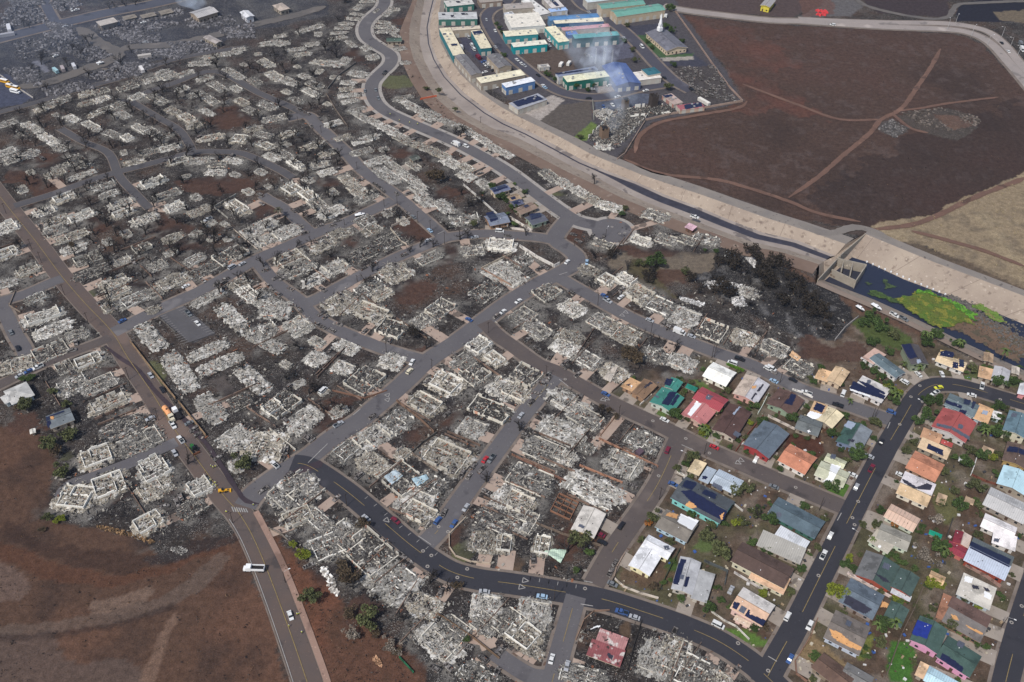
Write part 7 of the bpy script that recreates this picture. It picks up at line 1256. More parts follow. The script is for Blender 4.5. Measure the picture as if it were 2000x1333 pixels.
for (t, x, y, w_, l_, rgb, lb, nm, a) in (('H', 1500, 795, 2.6, 11, (206, 202, 194), 'long white trailer beside the low red edged building', 'trailer', -.9), ('H', 383, 505, 2.4, 5, (216, 212, 206), 'small white container in the bare lot, left one', 'container', 1.2), ('H', 444, 497, 2.4, 5, (208, 206, 200), 'small white container in the bare lot, right one', 'container', 1.2), ('A', 995, 872, 3, 3.4, (86, 70, 78), 'small box trailer with a purple-grey roof by the lot wall', 'trailer', .8), ('J', 1108, 543, 2.4, 8, (206, 202, 200), 'white rounded tank trailer in the scrapyard', 'trailer', -1.0), ('J', 578, 518, 2.4, 7, (190, 190, 194), 'pale container standing in the left yard', 'container', -1.0), ('J', 435, 552, 2.4, 7, (150, 180, 186), 'pale green container standing in the left yard', 'container', -.8), ('J', 490, 538, 2.4, 7, (160, 150, 150), 'grey-pink container in the left yard', 'container', -1.0), ('J', 1130, 440, 3, 10, (170, 164, 158), 'long pale trailer in the round yard', 'trailer', .4), ('J', 70, 220, 3, 12, (196, 196, 200), 'white roofed long trailer by the avenue', 'trailer', -1.1), ('J', 40, 275, 3, 14, (150, 150, 156), 'grey roofed long trailer by the avenue', 'trailer', .5)):
    p = at(px(t, x, y), 1.5); o = empty(nm, (p.x, p.y, 0), a); tag(o, lb, nm); m = MB(); m.box((0, 0, 1.6), (l_, w_, 2.3)); m.build('box_body', roofmat(rgb, 'metal'), o); m = MB(); m.box((0, 0, 2.8), (l_ - .2, w_ - .2, .1)); m.build('roof', mat('trailer_roof%s' % (rgb,), lin(tuple(min(255, int(v * 1.05)) for v in rgb)), .6, .1, 1), o)
for i, (x, y) in enumerate(((385, 88), (400, 95), (415, 92), (430, 100), (445, 92), (390, 118), (408, 124), (425, 118), (440, 122), (455, 105))):
    p = at(px('P', x, y)); m = MB(); m.box((0, 0, .6), (3.2, 1.8, 1.2), 0, 0, .9); m.box((.4, 0, 1.5), (1.2, 1.1, .7), 0, 0, .8); o = m.build('red_site_barrier', mat('red_plastic', lin((206, 70, 72)), .6, .15, 1)); o.location = p; o.rotation_euler = (0, 0, i * .7); tag(o, 'red plastic barrier stacked in the dirt lot by the bypass', 'barrier', 'red barriers by the bypass')
# ------------------------------------------------------------------ people (one continuous figure each)
def person_mesh(k):
    rr = random.Random(k); m = bpy.data.meshes.new('person'); sp = rr.uniform(.12, .3); ar = rr.uniform(.15, .5)
    V = [(0, 0, .95), (0, 0, 1.2), (0, 0, 1.42), (0, 0, 1.52), (0, 0, 1.66), (0, .2, 1.42), (ar * .3, .3, 1.15), (ar * .8, .32, .95), (0, -.2, 1.42), (ar * .3, -.3, 1.15), (ar, -.3, .98), (sp * .5, .1, .5), (sp * .3, .11, .06), (sp * .3 + .16, .11, .04), (-sp * .5, -.1, .5), (-sp * .8, -.11, .06), (-sp * .8 + .16, -.11, .04)]
    Ed = [(0, 1), (1, 2), (2, 3), (3, 4), (2, 5), (5, 6), (6, 7), (2, 8), (8, 9), (9, 10), (0, 11), (11, 12), (12, 13), (0, 14), (14, 15), (15, 16)]
    rad_ = [.17, .16, .19, .07, .12, .09, .06, .045, .09, .06, .045, .09, .06, .05, .09, .06, .05]
    m.from_pydata(V, Ed, []); o = bpy.data.objects.new('p', m); col.objects.link(o); md_ = o.modifiers.new('s', 'SKIN'); sv = m.skin_vertices[0].data
    for i, r_ in enumerate(rad_): sv[i].radius = (r_, r_)
    sv[0].use_root = True
    s2 = o.modifiers.new('u', 'SUBSURF'); s2.levels = s2.render_levels = 1; dg = bpy.context.evaluated_depsgraph_get(); me2 = bpy.data.meshes.new_from_object(o.evaluated_get(dg)); bpy.data.objects.remove(o)
    for x in (mat('work_trousers', lin((50, 52, 60)), .9, .2, 3), mat('hi_vis_yellow', lin((206, 214, 70)), .8, .1, 3), mat('skin_tone', lin((150, 108, 84)), .8, .1, 3)): me2.materials.append(x)
    for p_ in me2.polygons:
        z = p_.center.z; p_.material_index = 0 if z < .92 else (1 if z < 1.5 and not (abs(p_.center.y) > .22 and z < 1.15) else 2)
    return me2
hm_ = MB(); hm_.tube((0, 0, 1.70), (0, 0, 1.83), .15, .09, 8); HELM = hm_.mesh('helmet', M_white)
PM = [person_mesh(k) for k in range(3)]
for i, (t, x, y, lb) in enumerate((('E', 1648, 975, 'left one of two workers standing close together by the loader road'), ('E', 1664, 985, 'right one of two workers standing close together by the loader road'), ('E', 1684, 978, 'worker in yellow apart to the right of the pair on the kerb'), ('E', 1615, 1076, 'worker in yellow nearest the burned shrub across from the loader'), ('E', 1643, 1086, 'worker in yellow between the shrub and the loader group'), ('E', 1665, 1120, 'worker in yellow left of the tight trio by the loader'), ('E', 1681, 1105, 'worker in yellow at the back of the trio by the loader'), ('E', 1688, 1126, 'worker in yellow closest to the yellow loader'), ('E', 1980, 1278, 'worker in yellow alone at the dark water stain'), ('E', 1768, 1333, 'worker in yellow at the corner of the zebra crossing'),
        ('L', 258, 893, 'person in a yellow vest on the highway below the white car'), ('L', 358, 942, 'person in a red top on the verge path'), ('L', 322, 800, 'person standing beside the white car on the highway, inner'), ('L', 338, 796, 'person standing beside the white car on the highway, outer'), ('I', 1048, 895, 'person walking on the winding street, upper one'), ('I', 1120, 943, 'person in yellow on the winding street, middle one'), ('I', 1262, 972, 'person in yellow on the winding street, lower one'), ('I', 1200, 960, 'person walking between two others on winding street'))):
    p = at(px(t, x, y), .9); o = bpy.data.objects.new('person', PM[i % 3]); link(o); o.location = (p.x, p.y, .2); o.rotation_euler = (0, 0, i * 1.9); tag(o, lb, 'person'); h_ = bpy.data.objects.new('helmet', HELM); link(h_, o)
# ------------------------------------------------------------------ trees
def burned_tree(k):
    rr = random.Random(200 + k); m = MB()
    def br(a, d, L, r, lv):
        b = a + d * L; m.tube(a, b, r * 1.35, r * .9, 5 if lv < 2 else 3)
        if lv >= 5: return
        for _ in range(rr.choice([2, 3]) if lv else rr.choice([4, 5])):
            v = (d + Vector((rr.gauss(0, .6), rr.gauss(0, .6), rr.gauss(.12, .3)))).normalized(); br(a.lerp(b, rr.uniform(.6, 1)), v, L * rr.uniform(.6, .85), r * .62, lv + 1)
    br(Vector((0, 0, -.1)), Vector((rr.gauss(0, .08), rr.gauss(0, .08), 1)).normalized(), rr.uniform(1.8, 2.6), .26, 0); return m
BT = [burned_tree(k).mesh('charred_tree', M_charbark) for k in range(8)]
M_palm = mat('scorched_palm', lin((74, 72, 58)), .9, .3, 2)
def leafcrown(k, n, rgb, Rr=1.0, flat=.75, sz=.17):
    rr = random.Random(k); m = MB(); cl = [(Vector((rr.gauss(0, .42), rr.gauss(0, .42), rr.uniform(-.25, .5))), rr.uniform(.25, .5)) for _ in range(13)]
    for i in range(n):
        c, r_ = rr.choice(cl); d = Vector((rr.gauss(0, 1), rr.gauss(0, 1), rr.gauss(0, .8))).normalized() * r_ * rr.uniform(.55, 1.05); p = c + d; p.z = p.z * flat + .95
        s_ = sz * rr.uniform(.5, 1.2); q = Matrix.Rotation(rr.uniform(0, 6.3), 3, 'Z') @ Matrix.Rotation(rr.gauss(0, .7), 3, 'X') @ Matrix.Rotation(rr.gauss(0, .7), 3, 'Y')
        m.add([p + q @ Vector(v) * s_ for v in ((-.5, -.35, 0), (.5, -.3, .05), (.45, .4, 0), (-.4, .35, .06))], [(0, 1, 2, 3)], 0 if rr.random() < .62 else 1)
    return m
def trunkmb(k, h=.9):
    rr = random.Random(k); m = MB(); t = Vector((rr.gauss(0, .06), rr.gauss(0, .06), h * .55)); m.tube((0, 0, -.05), t, .06, .045, 6)
    for _ in range(5): m.tube(t, t + Vector((rr.gauss(0, .3), rr.gauss(0, .3), rr.uniform(.25, .5))), .035, .012, 4)
    return m
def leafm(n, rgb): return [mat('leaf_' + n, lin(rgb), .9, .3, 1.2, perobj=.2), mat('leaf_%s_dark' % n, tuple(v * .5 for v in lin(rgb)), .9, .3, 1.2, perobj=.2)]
M_bark = mat('bark', lin((92, 76, 62)), .95, .3, 1)
TK = {'g': ('green leafy tree', (66, 84, 44), 1500, .75), 'y': ('yellow-green tree', (116, 124, 42), 1400, .75), 'o': ('olive green tree', (84, 88, 56), 1100, .7), 'b': ('scorched brown tree', (84, 72, 56), 800, .75), 'k': ('soot-dark tree', (54, 48, 41), 480, .75), 'w': ('pale grey bare-looking tree', (140, 130, 118), 500, .7), 's': ('low green shrub', (74, 92, 48), 900, .5), 'r': ('red-orange flowering shrub', (150, 96, 44), 700, .55)}
TM = {k: [(leafcrown(i * 31 + ord(k), v[2], v[1], flat=v[3]).mesh('crown', leafm(k, v[1])), trunkmb(i + ord(k)).mesh('trunk', M_bark)) for i in range(3)] for k, v in TK.items()}
def tree(k, p, r_, grp='trees and shrubs with leaves'):
    if near_road(p.x, p.y)[0] < near_road(p.x, p.y)[1][4] + .8: return
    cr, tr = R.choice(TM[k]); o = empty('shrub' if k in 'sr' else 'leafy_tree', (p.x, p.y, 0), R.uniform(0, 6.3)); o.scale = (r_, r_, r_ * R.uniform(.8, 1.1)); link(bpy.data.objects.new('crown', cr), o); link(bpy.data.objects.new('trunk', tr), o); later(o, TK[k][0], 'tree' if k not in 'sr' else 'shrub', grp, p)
TREES = {'B': 'g,830,250,3 g,740,200,3 y,1000,420,4 y,940,395,3 g,690,555,3 g,165,610,4.2 g,480,735,3.6 g,700,925,5.5 g,510,1150,4.5 o,820,640,3 g,1240,480,4 g,1330,470,4 g,1410,370,4 g,1230,590,5 o,1600,230,4 g,1590,310,3.2 g,1770,340,5 g,1905,330,3.5 g,1890,400,4 g,1690,690,4 g,1760,740,5 g,1800,615,4 o,1620,1150,5 g,1540,970,4 o,1580,870,3.6 g,1660,920,4 o,1080,870,3.2 o,1130,790,3 g,1250,30,4 g,800,30,4 g,960,100,3 g,1450,30,3 g,1510,40,3 g,1800,520,4 o,1350,1270,3 g,1480,1290,4 g,560,350,3 g,600,590,3.2 o,850,650,3.5 g,890,290,3 g,950,340,3 g,1000,480,3.5 s,100,1010,2.5 s,220,750,2 s,300,760,2 o,440,950,3 g,1170,640,3.5 o,1450,1180,3 o,1370,1030,3 g,280,1290,3 o,1640,1290,3 y,1750,920,3 o,1880,560,3 g,1740,420,3',
 'D': 'y,520,630,4.5 g,1310,290,4.5 g,1360,320,4 w,1200,355,5 g,890,880,4.5 g,980,860,3 y,1000,685,2.6 g,610,420,3 y,630,370,2.4 g,250,450,2.6 y,1280,580,3 y,1335,582,2.4 o,1410,900,3.5 o,1530,690,2.6 y,1640,745,2 o,850,110,2.6 r,990,100,2.5 o,390,290,2.5 o,880,1040,3.5 g,30,80,4 g,10,310,3 o,1280,760,2.5 g,970,345,2.6 s,1000,380,2.6 s,1050,410,2.6 s,930,350,2.4 s,1130,450,2.4 o,740,110,2.4 o,430,60,2.4 s,640,1090,2.6 g,1210,120,2 w,1320,80,4 o,1640,190,3 s,1500,950,2.2 s,1560,980,2.2 s,1620,1040,2.2 s,360,1140,3 o,1700,720,2 r,1000,95,2',
 'C': 'o,530,260,6 o,930,250,4.6 o,1500,220,4.6 o,1630,345,5.8 o,1900,30,4 o,1090,60,4 s,490,470,2.2 g,1540,750,3.4 g,1900,905,2.6 g,1640,700,2.2 o,1800,100,3 s,1250,390,1.8 o,1560,120,3 g,1410,30,2.6 s,1700,750,2 y,1960,650,2.6 s,600,330,3 r,1070,95,2.4 y,1740,90,2.4 s,1600,600,2 s,1180,560,2 b,1100,590,3 b,870,800,2.6 b,1980,900,2.4 b,1680,1090,3',
 'A': 'b,950,160,6.5 b,900,110,5 o,1730,1190,4.6 o,1840,1170,4 g,1250,590,4.4 g,1600,560,3.6 y,1510,690,2.8 y,1480,720,2.4 g,1900,520,3.6 o,1400,920,3.8 o,1380,620,3 o,1680,395,3 g,1960,640,3.6 g,1590,745,2.6 g,1920,1310,2.6 g,1430,375,2.4 o,1290,1000,2.6 s,1310,600,2.2 s,1700,830,2 y,1860,650,2 s,1450,640,2 o,1720,930,1.8 g,1320,300,2 s,1430,890,2.2 g,1650,460,2.4 o,1390,1060,2.4 b,700,520,2.4 b,760,545,2.4 b,820,590,2.4',
 'E': 'o,400,830,5.4 o,545,760,5 b,440,880,4.5 o,480,1050,4.6 o,200,530,5 o,420,400,3 o,1900,985,5.6 s,230,290,2.6 o,520,500,3 b,150,520,3 b,1470,970,4 s,190,300,2.6 s,250,292,2.6',
 'L': 'y,370,340,3.4 o,430,680,5 o,860,870,6 w,760,990,4.4 b,680,490,5 b,740,810,4 b,1560,580,3 w,1040,1060,4 b,720,540,5 y,290,265,1.8 b,350,350,3.4 b,830,100,4 b,1090,1100,2.5 s,1640,1000,2 b,930,960,3',
 'O': 'k,60,720,7 k,110,770,8 k,170,850,7 k,40,880,6 k,200,960,8 k,290,1080,8 k,340,1130,8 k,400,1100,7 k,440,1150,6 k,120,1040,7 k,250,900,6 g,790,1160,5 g,850,1230,5.5 g,750,1200,4 o,960,1290,4 g,1220,1300,4 g,1310,1290,4 o,1000,1310,3.4 k,330,1000,6 k,460,1230,5',
 'F': 'g,1130,740,7 k,770,680,6.5 k,1700,700,8 k,1740,760,8 k,1900,700,8 k,1970,770,9 k,1950,860,9 k,1640,920,8 k,1690,980,8 k,1380,860,6 k,1080,840,6 k,1050,830,5 k,1610,730,6 k,1860,650,7 k,1990,900,8 k,1580,960,6 o,1000,740,4 g,1590,630,2 g,850,350,3 g,100,180,2.6 g,30,330,3 s,20,430,3 s,370,330,1.8 o,880,310,2.6 s,20,110,2 k,1060,870,5 o,1340,800,3.4 g,160,210,1.8 g,1500,620,1.6',
 'G': 'g,1930,225,4 g,1900,205,3 g,1960,240,3 g,1990,300,3 g,1840,130,3 b,1430,80,7 b,1380,60,5 k,1230,1280,6 g,1760,185,2 s,1960,340,2 o,1700,430,3',
 'H': 'g,500,690,4 g,590,712,2.4 g,800,745,3 o,1215,700,4.4 g,640,672,2.6 k,1120,430,3.4 g,1330,330,3 g,1240,250,4 g,1200,215,4 g,270,590,3.6 g,335,640,3.6 g,50,75,3 g,180,65,3 g,1230,75,5 g,880,330,3 k,955,380,2.6 o,960,480,3.4 g,1270,520,3 o,530,1080,3 o,360,680,2.4 g,1050,330,3 g,1090,380,2.6 g,450,640,2 o,900,210,3 o,940,400,2.6 g,285,700,2.4 g,425,740,2',
 'I': 'g,1880,190,2.6 g,1900,230,2.6 g,1920,260,2.4 g,1840,120,2.4 g,1945,440,3 k,700,20,6 o,1430,720,3 o,1560,860,2.6 o,1330,700,3', 'N': 'b,420,625,3 b,560,590,2.6 s,480,950,2', 'M': 'o,380,50,3 y,440,70,2 y,490,60,2 b,335,145,2'}
for t, s_ in TREES.items():
    for e in s_.split():
        k, x, y, r_ = e.split(','); tree(k, at(px(t, float(x), float(y)), .8), float(r_) * (.68 if k == 'k' else .82))
rs_ = random.Random(55); na_ = 0
for _ in range(900):
    if na_ >= 95: break
    x_, y_, W_, D_, a_ = rs_.choice(SKIRT); e_ = rs_.choice([(1, 0), (-1, 0), (0, 1), (0, -1)]); f_ = rs_.uniform(-.5, .5); u_, v_ = (e_[0] * (W_ / 2 + rs_.uniform(1.2, 3.2)), f_ * D_) if e_[0] else (f_ * W_, e_[1] * (D_ / 2 + rs_.uniform(1.2, 3.2)))
    p = Vector((x_ + u_ * math.cos(a_) - v_ * math.sin(a_), y_ + u_ * math.sin(a_) + v_ * math.cos(a_), 0)); q_ = topx(p)
    if q_[0] < 1230 or q_[1] < 690 or q_[0] > 2010 or q_[1] > 1340: continue
    if near_road(p.x, p.y)[0] < 7 or any(abs((p.x - x) * math.cos(a) + (p.y - y) * math.sin(a)) < W / 2 + .7 and abs(-(p.x - x) * math.sin(a) + (p.y - y) * math.cos(a)) < D / 2 + .7 for x, y, W, D, a in SKIRT): continue
    tree(rs_.choice('sssogo'), p, rs_.uniform(1.1, 2.2)); na_ += 1
# palms with drooping fronds
def palm(k):
    rr = random.Random(k); m = MB(); H_ = 6
    for i in range(15):
        a = i * 2.4 + rr.random(); c0_, c1_ = math.cos(a), math.sin(a); prev = [(0, 0, H_)] * 2
        for j in range(4):
            r_ = .75 * (j + 1); z = H_ + .5 * math.sin(j * .8) - .22 * j * j * rr.uniform(.5, .9); w_ = .42 * (1 - j / 4.5); q = [(c0_ * r_ - c1_ * w_, c1_ * r_ + c0_ * w_, z), (c0_ * r_ + c1_ * w_, c1_ * r_ - c0_ * w_, z)]
            m.add([prev[0], prev[1], q[1], q[0]], [(0, 1, 2, 3)]); prev = q
    t = MB(); t.tube((0, 0, -.1), (.15, .1, H_), .2, .13, 7); return m, t
PL = [palm(k) for k in range(3)]; M_frond = mat('palm_frond', lin((84, 98, 52)), .85, .3, 1.5, perobj=.2); PLm = [(a.mesh('fronds', M_frond), b_.mesh('trunk', M_bark)) for a, b_ in PL]; PLb = [(a.mesh('fronds', M_palm), b_.mesh('trunk', M_charbark)) for a, b_ in PL]
for e in 'B,1840,110,1.1 B,1180,215,.8 B,1060,180,.7 B,960,400,1 B,1000,440,1 D,985,890,1 D,1360,320,1 B,1500,30,1 A,1480,690,.9 A,1520,720,.9 D,850,900,.8 B,640,470,.7 O,1220,1290,.9 O,1260,1300,.9 D,820,215,.6 B,1690,720,.9 B,1740,700,.9 Z,180,340,1.1'.split():
    t, x, y, s_ = e.split(','); b_ = t == 'Z'; t = 'G' if b_ else t; p = at(px(t, float(x), float(y)), 3); fr, tr = R.choice(PLb if b_ else PLm); o = empty('palm_tree', (p.x, p.y, 0), R.uniform(0, 6)); o.scale = (float(s_),) * 3; link(bpy.data.objects.new('fronds', fr), o); link(bpy.data.objects.new('trunk', tr), o); later(o, 'scorched palm tree' if b_ else 'green palm tree', 'palm', 'palm trees', p)
BTL = {'N': '230,100 700,110 680,150 610,200 600,430 830,430 840,400 910,500 960,490 1380,400 1440,400 1090,650 1400,640 1370,660 700,740 860,730 160,590 130,160 1870,400 780,380 1460,300 1320,600 1560,560 980,560 730,560 1020,820 1120,830 790,330 1000,380 350,320',
 'G': '410,60 570,200 600,250 555,370 880,190 1100,350 1600,180 1660,270 1590,530 1650,520 1280,590 1200,630 910,780 850,870 390,890 720,710 1850,670 1380,590 320,600 1490,450 1730,240 1200,560 60,740 1760,240 1120,370', 'F': '110,510 640,110 1290,1000 1100,800 900,780 1480,920 650,690 1680,740 1780,820 1850,900 1920,760 1560,860 1640,1060 1740,1120 1850,1060 1930,980 1450,960',
 'K': '340,70 240,300 460,400 590,490 530,550 660,540 300,270 1330,60 420,410 1800,1100', 'I': '340,270 110,430 150,420 280,490 620,350 630,440 600,320 250,900 430,840 510,870 480,1220 1020,1200 330,1190 370,1100 400,1210 1620,1030 1560,1030 190,1200 920,1090 20,560 150,470 560,330 1600,1060 260,930 640,160',
 'J': '860,60 900,50 980,40 1060,30 230,210 190,200 720,300 1300,500 1700,460 1500,840 1900,560 1650,980 1610,1000 350,880 300,920 520,880 470,850 1920,1000 1000,820 480,970 1400,1090 900,930 650,1080 700,1060 950,1130 880,1150 1780,1100 530,1260 1200,970 1570,780 510,60', 'E': '350,320 750,830 1470,960 500,760 1900,220', 'L': '760,600 1360,560 1150,850 900,700 1500,600', 'C': '560,330 1900,40 430,320', 'A': '1280,60 980,130 60,700 700,600', 'O': '90,800 150,900 230,1010 310,1150 60,1000 380,1040 190,1080'}
nbt = 0; BPOS = []
def btree(p, s_):
    global nbt
    o = bpy.data.objects.new('burned_tree', BT[nbt % 8]); nbt += 1; link(o); o.location = (p.x, p.y, 0); o.scale = (s_,) * 3; o.rotation_euler = (0, 0, R.uniform(0, 6.3)); BPOS.append(p); later(o, 'bare charred tree', 'tree', 'charred bare trees', p)
for t, s_ in BTL.items():
    for e in s_.split():
        x, y = map(float, e.split(',')); btree(at(px(t, x, y + (12 if t in 'IJNG' else 0))), R.uniform(1.0, 1.5))
ZB = T('X', (0, 215), (60, 60), (300, 20), (400, 60), (130, 215), (330, 150), (480, 110), (640, 90), (650, 250), (760, 400), (700, 480), (520, 600), (380, 560), (230, 640), (120, 480), (40, 400)); tries = 0
while nbt < 298 and tries < 6000:
    tries += 1; p = at((R.uniform(0, 760), R.uniform(90, 620)))
    if not inpoly(ZB, np.array([[p.x]]), np.array([[p.y]]))[0, 0]: continue
    d, q, _ = near_road(p.x, p.y)
    if d < q[4] + 1.5 or any((p - b_).length < 7 for b_ in BPOS): continue
    btree(p, R.uniform(1.0, 1.7))
# ------------------------------------------------------------------ poles and lamps
PO = 'A,265,285,9 A,832,600,9 A,1350,960,8,l A,1500,885,8 A,1150,1240,9 A,1560,130,9 A,1578,128,9 A,133,700,6 A,385,480,4 B,90,330,8 B,805,615,9 B,827,612,9 B,400,1320,9 B,1180,560,8,l D,670,255,9,l D,1820,905,8,l C,328,690,9 K,1375,225,8 K,1020,95,8 K,710,1290,9 K,410,1080,6 L,230,555,8,l G,1102,275,8 G,1000,285,6 G,1262,410,9 G,1360,480,9 G,1470,575,9 G,790,870,5 G,1735,710,5 G,1810,1270,8 G,690,430,5 G,340,590,5 F,668,1055,9 F,1080,1290,9 F,485,590,4 F,575,590,4 F,730,520,6,l F,323,755,5 F,1360,780,4 N,50,340,8 N,250,620,8 N,325,722,8 N,505,975,8 N,690,1195,8 N,740,1310,8 E,1010,300,9 E,1240,620,9 E,1480,920,9 M,1820,90,8 P,1465,182,9,l P,1400,232,9,l P,1588,282,9,l P,1713,356,9,l P,1825,290,9,l P,1890,375,9,l P,1948,440,9,l N,1550,470,5 I,1755,960,5 I,510,1040,6 I,330,970,6 I,790,1325,6 J,1520,880,7 J,480,1010,6 J,1220,950,6 J,750,860,6 J,950,980,5 J,1330,690,6 I,720,1020,5 I,320,830,6'
for e in PO.split():
    q = e.split(','); p = at(px(q[0], float(q[1]), float(q[2]))); h_ = float(q[3]); a, rq, sd_ = roadang(p)
    lamp = len(q) > 4; o = empty('street_lamp' if lamp else 'utility_pole', (p.x, p.y, 0), a + math.pi / 2 * (-1 if sd_ else 1)); m = MB(); m.tube((0, 0, 0), (0, 0, h_), .16, .11, 7); m.build('pole', M_pole if not lamp or q[0] != 'P' else mat('lamp_steel', (.4, .4, .4), .5, .1, 1), o)
    if lamp:
        m = MB(); m.tube((0, 0, h_ - .3), (2.4, 0, h_ + .3), .06, .05, 5); m.build('arm', mat('lamp_steel', (.4, .4, .4), .5, .1, 1), o); m = MB(); m.box((2.7, 0, h_ + .3), (.9, .35, .16)); m.build('lamp_head', M_white, o); later(o, 'street lamp', 'street lamp', 'street lamps', p)
    else:
        m = MB(); m.box((0, 0, h_ - .7), (2.2, .12, .14)); m.build('crossarm', M_pole, o); later(o, 'dark utility pole', 'pole', 'utility poles', p)
for i, (x, y, h_) in enumerate(((650, 500, 13), (710, 508, 14), (722, 512, 12), (778, 502, 12))):
    p = at(px('H', x, y)); m = MB()
    for a, b_ in ((-.5, -.5), (.5, -.5), (.5, .5), (-.5, .5)): m.tube((a, b_, 0), (a * .5, b_ * .5, h_), .1, .07, 4)
    for k in range(int(h_)): m.box((0, 0, k + .5), (.9 - .035 * k, .9 - .035 * k, .09))
    o = m.build('lattice_mast', mat('lamp_steel', (.4, .4, .4), .5, .1, 1)); o.location = p; tag(o, 'grey steel lattice mast in the smoky yard, %s' % ('the one standing farthest from the other three', 'tallest of the close pair', 'shorter of the close pair', 'the one nearest the pale round court')[i], 'mast')
